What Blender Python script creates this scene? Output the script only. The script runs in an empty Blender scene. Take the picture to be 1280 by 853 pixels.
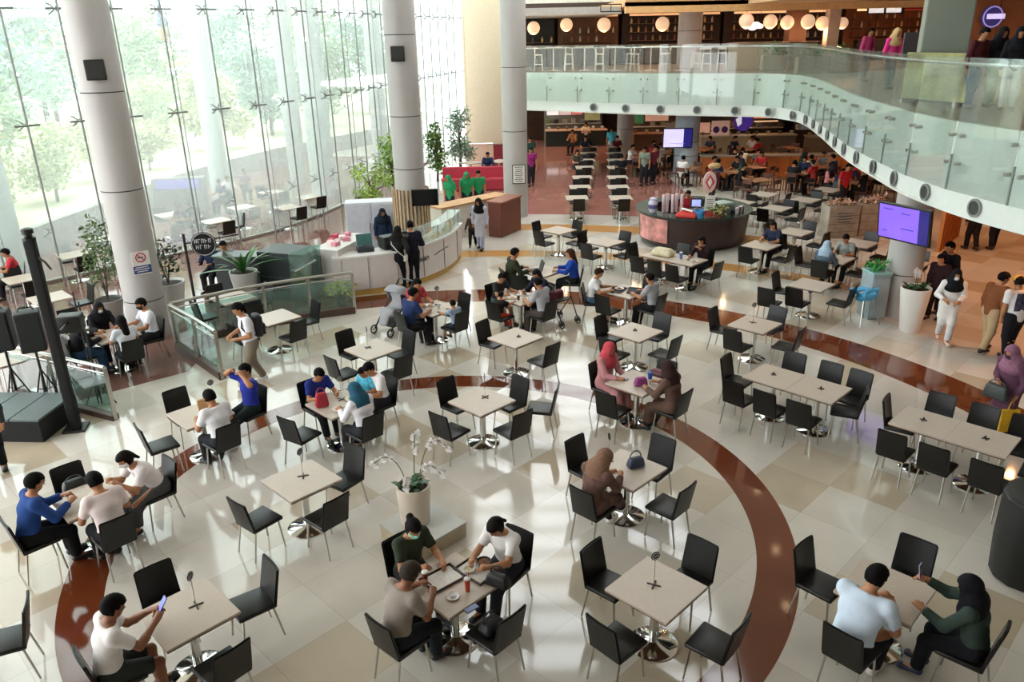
import bpy, bmesh, math, random
import numpy as np
from mathutils import Vector, Matrix
R = math.radians
random.seed(7)
S = bpy.context.scene
COL = S.collection

# ---------------------------------------------------------------- camera
CAM_H, CAM_F, CAM_P, CAM_R = 6.2, 980.0, R(21.5), R(-1.2)
cam_d = bpy.data.cameras.new('camera')
cam = bpy.data.objects.new('camera', cam_d)
COL.objects.link(cam)
cam_d.sensor_width = 36.0
cam_d.lens = CAM_F / 1280 * 36.0
cam_d.clip_end = 400
cam.matrix_world = (Matrix.Translation((0, 0, CAM_H)) @ Matrix.Rotation(R(90) - CAM_P, 4, 'X') @ Matrix.Rotation(CAM_R, 4, 'Z'))
S.camera = cam

# ---------------------------------------------------------------- light
S.view_settings.view_transform = 'Standard'
S.view_settings.look = 'None'
S.view_settings.gamma = 1.0
S.view_settings.use_curve_mapping = False
S.view_settings.exposure = -0.7
SKY = 10.0
w = bpy.data.worlds.new('sky')
S.world = w
w.use_nodes = True
nt = w.node_tree
nt.nodes.clear()
wo = nt.nodes.new('ShaderNodeOutputWorld')
bg = nt.nodes.new('ShaderNodeBackground')
bg.inputs[0].default_value = (0.93, 0.98, 1.0, 1)
bg.inputs[1].default_value = SKY
nt.links.new(bg.outputs[0], wo.inputs[0])

def lamp(name, kind, loc, energy, color=(1, 1, 1), size=0.3, rot=(0, 0, 0), **kw):
    d = bpy.data.lights.new(name, kind)
    d.energy = energy
    d.color = color
    if kind == 'AREA':
        d.size = size
    elif kind in ('POINT', 'SPOT'):
        d.shadow_soft_size = size
    elif kind == 'SUN':
        d.angle = size
    for k, v in kw.items():
        setattr(d, k, v)
    o = bpy.data.objects.new(name, d)
    COL.objects.link(o)
    o.location = loc
    o.rotation_euler = rot
    return o

WARM = (1.0, 0.41, 0.155)
S.cycles.max_bounces = 8
S.cycles.diffuse_bounces = 3
S.cycles.glossy_bounces = 3
S.cycles.transparent_max_bounces = 12
S.cycles.sample_clamp_indirect = 4.0

# ---------------------------------------------------------------- helpers
def at(px, py, z=0.0):
    """point of the place at height z seen at a spot of the 1280x853 photograph"""
    a, b = px - 640, py - 426.5
    c, s = math.cos(CAM_R), math.sin(CAM_R)
    a, b = (c * a + s * b) / CAM_F, (-s * a + c * b) / CAM_F
    d = Vector((a, math.cos(CAM_P) - b * math.sin(CAM_P), -math.sin(CAM_P) - b * math.cos(CAM_P)))
    t = (z - CAM_H) / d.z
    return Vector((d.x * t, d.y * t, z))

def lin(h):
    h = h.lstrip('#')
    r = []
    for i in (0, 2, 4):
        v = int(h[i:i + 2], 16) / 255
        r.append(v / 12.92 if v <= .04045 else ((v + .055) / 1.055) ** 2.4)
    return (r[0], r[1], r[2], 1)

_mats = {}
def mat(hexcol, rough=.5, metal=0.0, vary=.10, scale=6.0, emit=0.0, spec=.5, coat=0.0, name=None):
    key = (hexcol, rough, metal, vary, scale, emit, spec, coat)
    if key in _mats:
        return _mats[key]
    m = bpy.data.materials.new(name or 'surface_' + hexcol.lstrip('#'))
    m.use_nodes = True
    n = m.node_tree
    p = n.nodes['Principled BSDF']
    c = lin(hexcol)
    tc = n.nodes.new('ShaderNodeTexCoord')
    no = n.nodes.new('ShaderNodeTexNoise')
    no.inputs['Scale'].default_value = scale
    no.inputs['Detail'].default_value = 3
    n.links.new(tc.outputs['Object'], no.inputs['Vector'])
    mr = n.nodes.new('ShaderNodeMapRange')
    mr.inputs['From Min'].default_value = .25
    mr.inputs['From Max'].default_value = .75
    mr.inputs['To Min'].default_value = 1 - vary
    mr.inputs['To Max'].default_value = 1 + vary
    n.links.new(no.outputs['Fac'], mr.inputs['Value'])
    mx = n.nodes.new('ShaderNodeVectorMath')
    mx.operation = 'MULTIPLY'
    mx.inputs[0].default_value = c[:3]
    n.links.new(mr.outputs['Result'], mx.inputs[1])
    n.links.new(mx.outputs[0], p.inputs['Base Color'])
    p.inputs['Roughness'].default_value = rough
    p.inputs['Metallic'].default_value = metal
    p.inputs['Specular IOR Level'].default_value = spec
    p.inputs['Coat Weight'].default_value = coat
    if emit:
        n.links.new(mx.outputs[0], p.inputs['Emission Color'])
        p.inputs['Emission Strength'].default_value = emit
    _mats[key] = m
    return m

def glass_mat(name, tint, gloss=.06, haze=.04, hazecol=(.85, .95, .92, 1)):
    m = bpy.data.materials.new(name)
    m.use_nodes = True
    n = m.node_tree
    n.nodes.clear()
    o = n.nodes.new('ShaderNodeOutputMaterial')
    tr = n.nodes.new('ShaderNodeBsdfTransparent')
    tr.inputs[0].default_value = tint
    gl = n.nodes.new('ShaderNodeBsdfGlossy')
    gl.inputs['Roughness'].default_value = .03
    di = n.nodes.new('ShaderNodeBsdfDiffuse')
    di.inputs[0].default_value = hazecol
    fr = n.nodes.new('ShaderNodeLayerWeight')
    fr.inputs['Blend'].default_value = .25
    mr = n.nodes.new('ShaderNodeMapRange')
    mr.inputs['To Min'].default_value = gloss
    mr.inputs['To Max'].default_value = .4
    n.links.new(fr.outputs['Fresnel'], mr.inputs['Value'])
    tl = n.nodes.new('ShaderNodeBsdfTranslucent')
    tl.inputs[0].default_value = hazecol
    m0 = n.nodes.new('ShaderNodeMixShader')
    m0.inputs[0].default_value = .6
    n.links.new(di.outputs[0], m0.inputs[1])
    n.links.new(tl.outputs[0], m0.inputs[2])
    m1 = n.nodes.new('ShaderNodeMixShader')
    m1.inputs[0].default_value = haze
    n.links.new(tr.outputs[0], m1.inputs[1])
    n.links.new(m0.outputs[0], m1.inputs[2])
    m2 = n.nodes.new('ShaderNodeMixShader')
    n.links.new(mr.outputs[0], m2.inputs[0])
    n.links.new(m1.outputs[0], m2.inputs[1])
    n.links.new(gl.outputs[0], m2.inputs[2])
    n.links.new(m2.outputs[0], o.inputs[0])
    return m

class MB:
    """collects shapes and links them as one mesh object"""
    def __init__(s):
        s.v, s.f = [], []
    def add(s, vs, fs):
        b = len(s.v)
        s.v += [tuple(x) for x in vs]
        s.f += [tuple(i + b for i in f) for f in fs]
        return s
    def box(s, c, d, rz=0, M=None):
        x, y, z = d[0] / 2, d[1] / 2, d[2] / 2
        vs = [Vector((i * x, j * y, k * z)) for i in (-1, 1) for j in (-1, 1) for k in (-1, 1)]
        T = Matrix.Translation(c) @ (M if M else Matrix.Rotation(rz, 4, 'Z'))
        return s.add([T @ v for v in vs], [(0, 1, 3, 2), (4, 6, 7, 5), (0, 4, 5, 1), (2, 3, 7, 6), (0, 2, 6, 4), (1, 5, 7, 3)])
    def rbox(s, c, d, r=.02, rz=0, M=None, seg=2):
        """box with rounded edges"""
        bm = bmesh.new()
        bmesh.ops.create_cube(bm, size=1)
        for v in bm.verts:
            v.co = Vector((v.co.x * d[0], v.co.y * d[1], v.co.z * d[2]))
        bmesh.ops.bevel(bm, geom=bm.edges[:], offset=min(r, min(d) * .49), segments=seg, affect='EDGES', profile=.5)
        T = Matrix.Translation(c) @ (M if M else Matrix.Rotation(rz, 4, 'Z'))
        bm.verts.index_update()
        s.add([T @ v.co for v in bm.verts], [[v.index for v in f.verts] for f in bm.faces])
        bm.free()
        return s
    def tube(s, pts, r, n=8, cap=True):
        pts = [Vector(p) for p in pts]
        rs = r if isinstance(r, (list, tuple)) else [r] * len(pts)
        vs, fs = [], []
        prev = None
        for i, p in enumerate(pts):
            t = (pts[min(i + 1, len(pts) - 1)] - pts[max(i - 1, 0)]).normalized()
            if prev is None:
                a = t.orthogonal().normalized()
            else:
                a = (prev - t * prev.dot(t)).normalized()
            prev = a
            b = t.cross(a)
            for k in range(n):
                an = 2 * math.pi * k / n
                vs.append(p + (a * math.cos(an) + b * math.sin(an)) * rs[i])
        for i in range(len(pts) - 1):
            for k in range(n):
                k2 = (k + 1) % n
                fs.append((i * n + k, i * n + k2, (i + 1) * n + k2, (i + 1) * n + k))
        if cap:
            fs.append(tuple(range(n - 1, -1, -1)))
            fs.append(tuple((len(pts) - 1) * n + k for k in range(n)))
        return s.add(vs, fs)
    def lathe(s, prof, c=(0, 0, 0), n=24, close=True):
        vs, fs = [], []
        for r, z in prof:
            for k in range(n):
                a = 2 * math.pi * k / n
                vs.append((c[0] + r * math.cos(a), c[1] + r * math.sin(a), c[2] + z))
        for i in range(len(prof) - 1):
            for k in range(n):
                k2 = (k + 1) % n
                fs.append((i * n + k, i * n + k2, (i + 1) * n + k2, (i + 1) * n + k))
        if close:
            fs.append(tuple(range(n - 1, -1, -1)))
            fs.append(tuple((len(prof) - 1) * n + k for k in range(n)))
        return s.add(vs, fs)
    def ball(s, c, r, n=12, m=8, sc=(1, 1, 1)):
        vs, fs = [], []
        for i in range(1, m):
            t = math.pi * i / m
            for k in range(n):
                a = 2 * math.pi * k / n
                vs.append((c[0] + r * sc[0] * math.sin(t) * math.cos(a), c[1] + r * sc[1] * math.sin(t) * math.sin(a), c[2] + r * sc[2] * math.cos(t)))
        top, bot = len(vs), len(vs) + 1
        vs += [(c[0], c[1], c[2] + r * sc[2]), (c[0], c[1], c[2] - r * sc[2])]
        for i in range(m - 2):
            for k in range(n):
                k2 = (k + 1) % n
                fs.append((i * n + k, (i + 1) * n + k, (i + 1) * n + k2, i * n + k2))
        for k in range(n):
            k2 = (k + 1) % n
            fs.append((top, k, k2))
            fs.append((bot, (m - 2) * n + k2, (m - 2) * n + k))
        return s.add(vs, fs)
    def prism(s, poly, z0, z1):
        n = len(poly)
        vs = [(p[0], p[1], z0) for p in poly] + [(p[0], p[1], z1) for p in poly]
        fs = [tuple(range(n - 1, -1, -1)), tuple(range(n, 2 * n))]
        fs += [(i, (i + 1) % n, (i + 1) % n + n, i + n) for i in range(n)]
        return s.add(vs, fs)
    def ribbon(s, path, z0, z1, th=.02):
        """upright wall of some thickness along a plan path"""
        P = [Vector((p[0], p[1], 0)) for p in path]
        L, Q = [], []
        for i, p in enumerate(P):
            t = (P[min(i + 1, len(P) - 1)] - P[max(i - 1, 0)]).normalized()
            nn = Vector((-t.y, t.x, 0)) * th / 2
            L.append(p + nn)
            Q.append(p - nn)
        for i in range(len(P) - 1):
            a, b, c, d = L[i], L[i + 1], Q[i + 1], Q[i]
            vs = [(q.x, q.y, z) for z in (z0, z1) for q in (a, b, c, d)]
            s.add(vs, [(3, 2, 1, 0), (4, 5, 6, 7), (0, 1, 5, 4), (2, 3, 7, 6), (1, 2, 6, 5), (3, 0, 4, 7)])
        return s
    def build(s, name, m, parent=None, smooth=False, loc=None, rz=0, fix=False):
        me = bpy.data.meshes.new(name)
        me.from_pydata(s.v, [], s.f)
        if fix:
            bm = bmesh.new()
            bm.from_mesh(me)
            bmesh.ops.recalc_face_normals(bm, faces=bm.faces[:])
            bm.to_mesh(me)
            bm.free()
        me.materials.append(m)
        if smooth:
            me.polygons.foreach_set('use_smooth', [True] * len(me.polygons))
            if smooth != 'full':
                me.set_sharp_from_angle(angle=R(40))
        me.update()
        o = bpy.data.objects.new(name, me)
        COL.objects.link(o)
        if parent:
            o.parent = parent
        if loc is not None:
            o.location = loc
        o.rotation_euler.z = rz
        return o

def tag(o, label, cat, group=None, kind=None):
    o['label'] = label
    o['category'] = cat
    if group:
        o['group'] = group
    if kind:
        o['kind'] = kind
    return o

def empty(name, loc, rz=0, label=None, cat=None, group=None):
    o = bpy.data.objects.new(name, None)
    COL.objects.link(o)
    o.empty_display_size = .1
    o.location = loc
    o.rotation_euler.z = rz
    if label:
        tag(o, label, cat, group)
    return o

def struct(o):
    o['kind'] = 'structure'
    return o

def copy_tree(o, parent=None):
    c = o.copy()
    COL.objects.link(c)
    if parent:
        c.parent = parent
    for ch in list(o.children):
        copy_tree(ch, c)
    return c

class Proto:
    """the first use hands out the thing itself, later uses copies"""
    def __init__(s, make):
        s.make, s.root = make, None
    def use(s, loc, rz, label, group=None):
        if s.root is None:
            s.root = s.make()
            o = s.root
        else:
            o = copy_tree(s.root)
        o.location = loc
        o.rotation_euler.z = rz
        o['label'] = label
        if group:
            o['group'] = group
        elif 'group' in o:
            del o['group']
        return o

def text(name, s, size, m, parent, loc, rot, align='CENTER', ext=.004):
    cu = bpy.data.curves.new(name, 'FONT')
    cu.body = s
    cu.size = size
    cu.extrude = ext
    cu.align_x = align
    cu.align_y = 'CENTER'
    t = bpy.data.objects.new(name, cu)
    me = bpy.data.meshes.new_from_object(t)
    bpy.data.objects.remove(t)
    me.materials.clear()
    me.materials.append(m)
    o = bpy.data.objects.new(name, me)
    COL.objects.link(o)
    o.parent = parent
    o.location = loc
    o.rotation_euler = rot
    return o

def smooth_path(pts, n=6):
    """Catmull-Rom through plan points"""
    P = [Vector((p[0], p[1], 0)) for p in pts]
    out = []
    for i in range(len(P) - 1):
        p0, p1, p2, p3 = P[max(i - 1, 0)], P[i], P[i + 1], P[min(i + 2, len(P) - 1)]
        for k in range(n):
            t = k / n
            out.append(.5 * ((2 * p1) + (p2 - p0) * t + (2 * p0 - 5 * p1 + 4 * p2 - p3) * t * t + (3 * p1 - p0 - 3 * p2 + p3) * t ** 3))
    out.append(P[-1])
    return [(p.x, p.y) for p in out]

def resample(path, step):
    P = [Vector((p[0], p[1], 0)) for p in path]
    out, acc = [P[0]], 0
    for a, b in zip(P, P[1:]):
        L = (b - a).length
        d = step - acc
        while d <= L:
            out.append(a + (b - a) * (d / L))
            d += step
        acc = (acc + L) % step if L else acc
    return [(p.x, p.y) for p in out]

BLACK = mat('#14130f', .42, vary=.15)
LEATHER = mat('#11100d', .36, vary=.2, scale=9, spec=.4)
STEEL = mat('#b9b6ae', .28, 1.0, .05)
CHROME = mat('#d8d8d4', .10, 1.0, .03)
LAMINATE = mat('#bbac9d', .34, vary=.04, scale=25)
WHITE = mat('#e8e6e0', .45, vary=.04)
DARK = mat('#221c18', .6)
SKIN = mat('#a9744f', .55, vary=.06)
SKIN2 = mat('#8c5a3c', .55, vary=.06)
LEAF = mat('#3f6b2c', .5, vary=.35, scale=14)
LEAF2 = mat('#6f8f3c', .5, vary=.35, scale=14)

# ================================================================ THE SETTING
RC = (-1.05, 9.24)          # centre of the floor rings
def floor_material():
    m = bpy.data.materials.new('polished_floor')
    m.use_nodes = True
    n = m.node_tree
    L = n.links.new
    p = n.nodes['Principled BSDF']
    geo = n.nodes.new('ShaderNodeNewGeometry')
    def M(op, a, b=None, c=None):
        q = n.nodes.new('ShaderNodeMath')
        q.operation = op
        for i, x in enumerate((a, b, c)):
            if x is None:
                continue
            if isinstance(x, (int, float)):
                q.inputs[i].default_value = x
            else:
                L(x, q.inputs[i])
        return q.outputs[0]
    def mix(f, a, b):
        q = n.nodes.new('ShaderNodeMix')
        q.data_type = 'RGBA'
        L(f, q.inputs[0]) if not isinstance(f, float) else None
        for s_, x in ((6, a), (7, b)):
            if isinstance(x, tuple):
                q.inputs[s_].default_value = x
            else:
                L(x, q.inputs[s_])
        return q.outputs[2]
    sep = n.nodes.new('ShaderNodeSeparateXYZ')
    L(geo.outputs['Position'], sep.inputs[0])
    X, Y = sep.outputs[0], sep.outputs[1]
    k = 1 / math.sqrt(2)
    U = M('MULTIPLY', M('ADD', X, Y), k / .92)
    V = M('MULTIPLY', M('SUBTRACT', Y, X), k / .92)
    fu, fv = M('FLOOR', U), M('FLOOR', V)
    cmb = n.nodes.new('ShaderNodeCombineXYZ')
    L(fu, cmb.inputs[0])
    L(fv, cmb.inputs[1])
    wn = n.nodes.new('ShaderNodeTexWhiteNoise')
    wn.noise_dimensions = '2D'
    L(cmb.outputs[0], wn.inputs['Vector'])
    ramp = n.nodes.new('ShaderNodeValToRGB')
    ramp.color_ramp.interpolation = 'CONSTANT'
    for i, (pos, h) in enumerate(((0, '#c8c0b4'), (.28, '#d2cbc0'), (.55, '#cbc4b8'), (.76, '#b9aa94'), (.87, '#c2b5a1'))):
        e = ramp.color_ramp.elements[i] if i < 2 else ramp.color_ramp.elements.new(pos)
        e.position = pos
        e.color = lin(h)
    L(wn.outputs['Value'], ramp.inputs[0])
    gu = M('ABSOLUTE', M('SUBTRACT', M('FRACT', U), .5))
    gv = M('ABSOLUTE', M('SUBTRACT', M('FRACT', V), .5))
    grout = M('GREATER_THAN', M('MAXIMUM', gu, gv), .4955)
    tiles = mix(M('MULTIPLY', grout, .28), ramp.outputs[0], lin('#6d6252'))
    no = n.nodes.new('ShaderNodeTexNoise')
    no.inputs['Scale'].default_value = 1.7
    no.inputs['Detail'].default_value = 6
    L(geo.outputs['Position'], no.inputs['Vector'])
    mott = M('ADD', M('MULTIPLY', no.outputs['Fac'], .22), .89)
    dx, dy = M('SUBTRACT', X, RC[0]), M('SUBTRACT', Y, RC[1])
    r = M('SQRT', M('ADD', M('MULTIPLY', dx, dx), M('MULTIPLY', dy, dy)))
    def band(a, b):
        return M('MULTIPLY', M('GREATER_THAN', r, a), M('LESS_THAN', r, b))
    # plank grain running round the rings
    ang = M('ARCTAN2', dy, dx)
    seg = M('FRACT', M('MULTIPLY', ang, 9.0))
    joint = M('MULTIPLY', M('LESS_THAN', seg, .012), .35)
    red = mix(joint, lin('#5c2a14'), lin('#34150a'))
    no2 = n.nodes.new('ShaderNodeTexNoise')
    no2.inputs['Scale'].default_value = 1.1
    L(geo.outputs['Position'], no2.inputs['Vector'])
    red = mix(M('MULTIPLY', no2.outputs['Fac'], .5), red, lin('#864526'))
    tan = lin('#bd8a52')
    c = mix(band(4.21, 4.71), tiles, red)
    c = mix(band(9.22, 10.2), c, red)
    lft = M('LESS_THAN', X, 8.6)
    c = mix(M('MULTIPLY', band(13.4, 14.1), lft), c, tan)
    c = mix(M('MULTIPLY', band(16.7, 17.6), lft), c, tan)
    mah = M('MULTIPLY', M('GREATER_THAN', r, 19.2), M('MULTIPLY', M('LESS_THAN', X, 7.2), M('GREATER_THAN', X, -2.6)))
    mahog = mix(no2.outputs['Fac'], lin('#8f5f54'), lin('#a87468'))
    c = mix(mah, c, mahog)
    # brown tiles of the terrace beyond the railings
    hp = M('GREATER_THAN', M('ADD', M('MULTIPLY', X, -.63), M('MULTIPLY', Y, .776)), 15.3)
    out = M('MAXIMUM', M('GREATER_THAN', r, 9.04), M('LESS_THAN', X, -6.5))
    ter = M('MULTIPLY', M('MULTIPLY', hp, out), M('MULTIPLY', M('LESS_THAN', X, -4.1), M('LESS_THAN', Y, 44.0)))
    terc = mix(M('MULTIPLY', grout, .5), lin('#7d5a50'), lin('#4f3a34'))
    c = mix(ter, c, terc)
    mul = n.nodes.new('ShaderNodeVectorMath')
    mul.operation = 'MULTIPLY'
    L(c, mul.inputs[0])
    L(mott, mul.inputs[1])
    L(mul.outputs[0], p.inputs['Base Color'])
    p.inputs['Roughness'].default_value = .07
    p.inputs['Specular IOR Level'].default_value = .7
    return m

FLOOR = floor_material()
fl = MB().add([(-60, -6, 0), (45, -6, 0), (45, 70, 0), (-60, 70, 0)], [(0, 1, 2, 3)]).build('floor', FLOOR)
struct(fl)

# ---- roof of the hall with skylights (the far one added for light), and the deck the photographer stands on
roofm = mat('#cfccc4', .8)
ROOF_Z = 13.5
bars = MB()
OPEN = ((-1.8, 2.6, 20, 34), (4.6, 7.2, 17, 31), (-2.0, 6.5, 35, 46.5))  # unseen openings; the far one is added to brighten the floor below
xs = sorted({-3.0, 34.0} | {o_[0] for o_ in OPEN} | {o_[1] for o_ in OPEN})
ys = sorted({-4.0, 50.5} | {o_[2] for o_ in OPEN} | {o_[3] for o_ in OPEN})
for x0, x1 in zip(xs, xs[1:]):
    for y0, y1 in zip(ys, ys[1:]):
        xc, yc = (x0 + x1) / 2, (y0 + y1) / 2
        if any(o_[0] < xc < o_[1] and o_[2] < yc < o_[3] for o_ in OPEN):
            continue
        bars.box((xc, yc, ROOF_Z), (x1 - x0, y1 - y0, .4))
for o_ in OPEN:
    for k in range(1, int((o_[3] - o_[2]) / 1.6)):
        bars.box(((o_[0] + o_[1]) / 2, o_[2] + k * 1.6, ROOF_Z), (o_[1] - o_[0], .14, .3))
    bars.box(((o_[0] + o_[1]) / 2, (o_[2] + o_[3]) / 2, ROOF_Z), (.14, o_[3] - o_[2], .3))
bars.prism([(-3, -4), (-3, 50.5), (-2.4, 48.2), (-4.1, 43), (-5.4, 38), (-6.5, 33.5), (-7.5, 29.5), (-8.8, 26.2), (-10.8, 23.8), (-12.8, 21.6), (-15.2, 18.8), (-17.6, 16), (-18, 14), (-18, -4)], ROOF_Z - .2, ROOF_Z + .2)
struct(bars.build('ceiling', roofm, fix=True))
struct(MB().box((4, -3.4, 4.35), (40, 5.2, .3)).build('floor_gallery', mat('#b9b2a6', .6)))
struct(MB().box((4, -3.4, 8.6), (40, 6.4, .4)).build('ceiling_gallery', roofm))
struct(MB().box((4, -6.1, 6.7), (40, .3, 13.4)).build('wall_near', mat('#9b8f80', .7)))

# ---- end wall on the left
struct(MB().box((-.75, 48.3, 6.8), (3.5, .5, 13.5)).build('wall_end', mat('#d9cbb0', .7, vary=.03)))

# ---- curved glass wall
GW = [(-17.0, 16.0), (-14.6, 18.8), (-12.2, 21.6), (-10.2, 23.8), (-8.2, 26.2), (-6.9, 29.5), (-5.9, 33.5), (-4.9, 38.0), (-3.8, 43.0), (-2.6, 48.0)]
GLASS = glass_mat('hazed_glass', (.92, .975, .955, 1), .05, .24, (.93, .98, .965, 1))  # white haze mixed into the glass to wash out what lies behind
gpath = resample(smooth_path(GW, 8), 1.35)
rodm = mat('#9a9e9c', .4, .3)
spim = mat('#6f7270', .45, .4)
win = empty('window_1', (gpath[0][0], gpath[0][1], 0))
struct(win)
off = Vector((-gpath[0][0], -gpath[0][1], 0))
def rel(p, z=0):
    return Vector((p[0], p[1], z)) + off
inner = []
for i, p in enumerate(gpath):
    a, b = gpath[max(i - 1, 0)], gpath[min(i + 1, len(gpath) - 1)]
    t = Vector((b[0] - a[0], b[1] - a[1], 0)).normalized()
    nn = Vector((t.y, -t.x, 0))
    inner.append((t, nn))
GH = 13.2
for i in range(len(gpath) - 1):
    a, b = rel(gpath[i]), rel(gpath[i + 1])
    t = (b - a).normalized() * .008
    d = b - a - 2 * t
    q = Vector((d.y, -d.x, 0)).normalized() * .012
    for z0, z1 in ((.04, 7.0), (7.02, GH)):
        vs = [a + t + q, b - t + q, b - t - q, a + t - q]
        pm = MB().add([v + Vector((0, 0, z0)) for v in vs] + [v + Vector((0, 0, z1)) for v in vs],
                      [(3, 2, 1, 0), (4, 5, 6, 7), (0, 1, 5, 4), (1, 2, 6, 5), (2, 3, 7, 6), (3, 0, 4, 7)])
        pm.build('pane', GLASS, win)
for i, p in enumerate(gpath):
    t, nn = inner[i]
    c = rel(p) + nn * .34
    m_ = MB().tube([c, c + Vector((0, 0, GH))], .028, 8)
    if i % 2 == 0:
        m_.tube([c + nn * .16 + t * .05, c + nn * .16 + t * .05 + Vector((0, 0, GH))], .014, 6)
    m_.build('cable_rod', rodm, win, smooth=True)
    for z in (1.4, 4.2, 7.0, 9.8):
        o_ = rel(p, z)
        s_ = MB()
        s_.tube([o_ + nn * .34, o_ + nn * .12], .03, 6)
        for sx, sz in ((-1, -1), (-1, 1), (1, -1), (1, 1)):
            s_.tube([o_ + nn * .14, o_ + nn * .1 + t * .10 * sx + Vector((0, 0, .10 * sz)), o_ + nn * .02 + t * .13 * sx + Vector((0, 0, .13 * sz))], .017, 5)
        if z > 1.5:
            s_.tube([o_ + nn * .34 - t * .3, o_ + nn * .34 + t * .3], .028, 5)
        s_.build('spider_fitting', spim if z > 2 else rodm, win)
sill = MB().ribbon(gpath, 0, .06, .16)
struct(sill.build('trim_1', mat('#8b857c', .5)))

# ---- round columns of the hall
colm = mat('#b0aca8', .42, vary=.05, scale=1.5)
def column(x, y, r, h, label, joints, z0=0.0, m=None, n=32):
    e = empty('column', (x, y, z0), 0, label, 'column')
    prof = [(r, 0)]
    for j in joints:
        prof += [(r, j - .012), (r - .018, j - .01), (r - .018, j + .01), (r, j + .012)]
    prof.append((r, h))
    MB().lathe(prof, n=n).build('shaft', m or colm, e, smooth=True)
    for j in joints:
        MB().lathe([(r - .015, j - .012), (r - .008, j - .01), (r - .008, j + .01), (r - .015, j + .012)], n=n, close=False).build('joint', DARK, e)
    return e
column(-8.12, 16.55, .42, ROOF_Z, 'round grey column on the far left carrying a no smoking notice', (.9, 3.3, 5.25, 7.9))
column(-2.77, 22.1, .42, ROOF_Z, 'round grey column with a wood slatted foot inside the white counter', (2.75, 4.15, 6.2, 8.4))
column(.25, 28.2, .43, ROOF_Z, 'round grey column with a framed notice beside the mahogany floor', (3.0, 5.1, 7.3))
for x, y, r, nm in ((-14.0, 21.3, .45, 'pale column at the far left edge behind the glass wall'),
                    (-12.05, 33.0, .40, 'pale column outside behind the glass right of the leftmost grey column'),
                    (-9.55, 36.0, .38, 'slim pale column outside the glass, left of the wide one'),
                    (-7.75, 33.0, .50, 'wide pale column outside the glass behind the white counter'),
                    (-6.65, 42.0, .42, 'pale column outside the glass just left of the slat-footed column')):
    column(x, y, r, ROOF_Z, nm, (4.0, 8.0), m=mat('#c3c8c4', .5, vary=.04))

def wall_speaker(loc, rz, label):
    e = empty('wall_speaker', loc, rz, label, 'speaker', 'black speakers on the columns')
    MB().rbox((0, 0, 0), (.36, .16, .38), .02).build('cabinet', BLACK, e, smooth=True)
    MB().rbox((0, -.085, 0), (.31, .02, .33), .008).build('grille', mat('#2c2c2a', .8), e)
wall_speaker((-7.93, 16.06, 5.68), R(22), 'black speaker box high on the leftmost grey column')
wall_speaker((-2.80, 21.60, 5.74), R(2), 'black speaker box high on the slat-footed column')

# ---- upper floor with its curved edge
F2, F2B = 4.5, 2.8
EDGE = [(.55, 38.15), (1.4, 37.7), (3.2, 36.6), (5.7, 35.0), (8.0, 33.9), (10.2, 32.9), (10.95, 31.6), (11.0, 29.7), (10.26, 26.0), (9.22, 21.5), (8.73, 18.5), (8.48, 16.5), (8.53, 14.6), (8.83, 13.1), (9.4, 11.0), (10.2, 8.0), (10.8, 4.0), (11.0, -1.0)]
epath = smooth_path(EDGE, 6)
slab = MB().prism(list(reversed(epath + [(30, -1), (36, 20), (36, 50), (.55, 50)])), F2 - .35, F2)
slabm = mat('#766b5c', .35, vary=.06, scale=2)
struct(slab.build('floor_upper', slabm, fix=True))
CEIL1 = mat('#8c7d6b', .8)
under = [(x + .5 if y < 31 else x, y + (.5 if y >= 31 else 0)) for x, y in epath]
struct(MB().prism(list(reversed(under + [(30, -1), (36, 20), (36, 50), (.55, 50)])), F2B + .10, F2B + .25).build('ceiling_lower', CEIL1, fix=True))
FASC = mat('#dfe6df', .35, vary=.03)
struct(MB().ribbon(epath, F2B, F2 - .02, .10).build('trim_2', FASC))
struct(MB().ribbon([(x + .25, y + .1) for x, y in epath], F2B, F2B + .06, .6).build('trim_3', mat('#d8d8d0', .5)))

BGLASS = glass_mat('balustrade_glass', (.95, .985, .968, 1), .025, .06, (.9, .95, .92, 1))
bpath = resample(smooth_path(EDGE, 10), 1.55)
bpath = [p for p in bpath if p[1] > 5]
bal = empty('glass_balustrade', (bpath[0][0], bpath[0][1], F2), 0, 'curved glass balustrade with steel rail along the upper floor edge', 'balustrade')
bo = Vector((-bpath[0][0], -bpath[0][1], -F2))
rail, rods = [], []
for i in range(len(bpath) - 1):
    a = Vector((*bpath[i], 0))
    b = Vector((*bpath[i + 1], 0))
    t = (b - a).normalized()
    nn = Vector((t.y, -t.x, 0)) * .16
    if i == 0:
        sgn = 1 if nn.y < 0 else -1
    nn *= sgn
    a2, b2 = a + nn + t * .02, b + nn - t * .02
    q = nn.normalized() * .012
    vs = [a2 + q, b2 + q, b2 - q, a2 - q]
    MB().add([v + bo + Vector((0, 0, F2B + .45)) for v in vs] + [v + bo + Vector((0, 0, F2 + 1.12)) for v in vs],
             [(3, 2, 1, 0), (4, 5, 6, 7), (0, 1, 5, 4), (1, 2, 6, 5), (2, 3, 7, 6), (3, 0, 4, 7)]).build('glass_panel', BGLASS, bal)
    MB().box(a + nn + bo + Vector((0, 0, F2B + .78)), (.03, .035, .66), rz=math.atan2(t.y, t.x)).build('joint_strip', mat('#7f8a85', .5), bal)
    if i >= len(bpath) - 25:
        for e_ in (a2 + t * .12, b2 - t * .12):
            for z in (F2 - .25, F2 - .75):
                c = e_ + bo + Vector((0, 0, z))
                MB().tube([c - nn * .9, c + q * 2.2], .035, 8).build('standoff_bolt', STEEL, bal)
    rail.append(a + nn * .4 + bo + Vector((0, 0, F2 + 1.0)))
MB().tube(rail, .03, 8).build('handrail', mat('#cfd2cf', .25, .9), bal, smooth=True)
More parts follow.
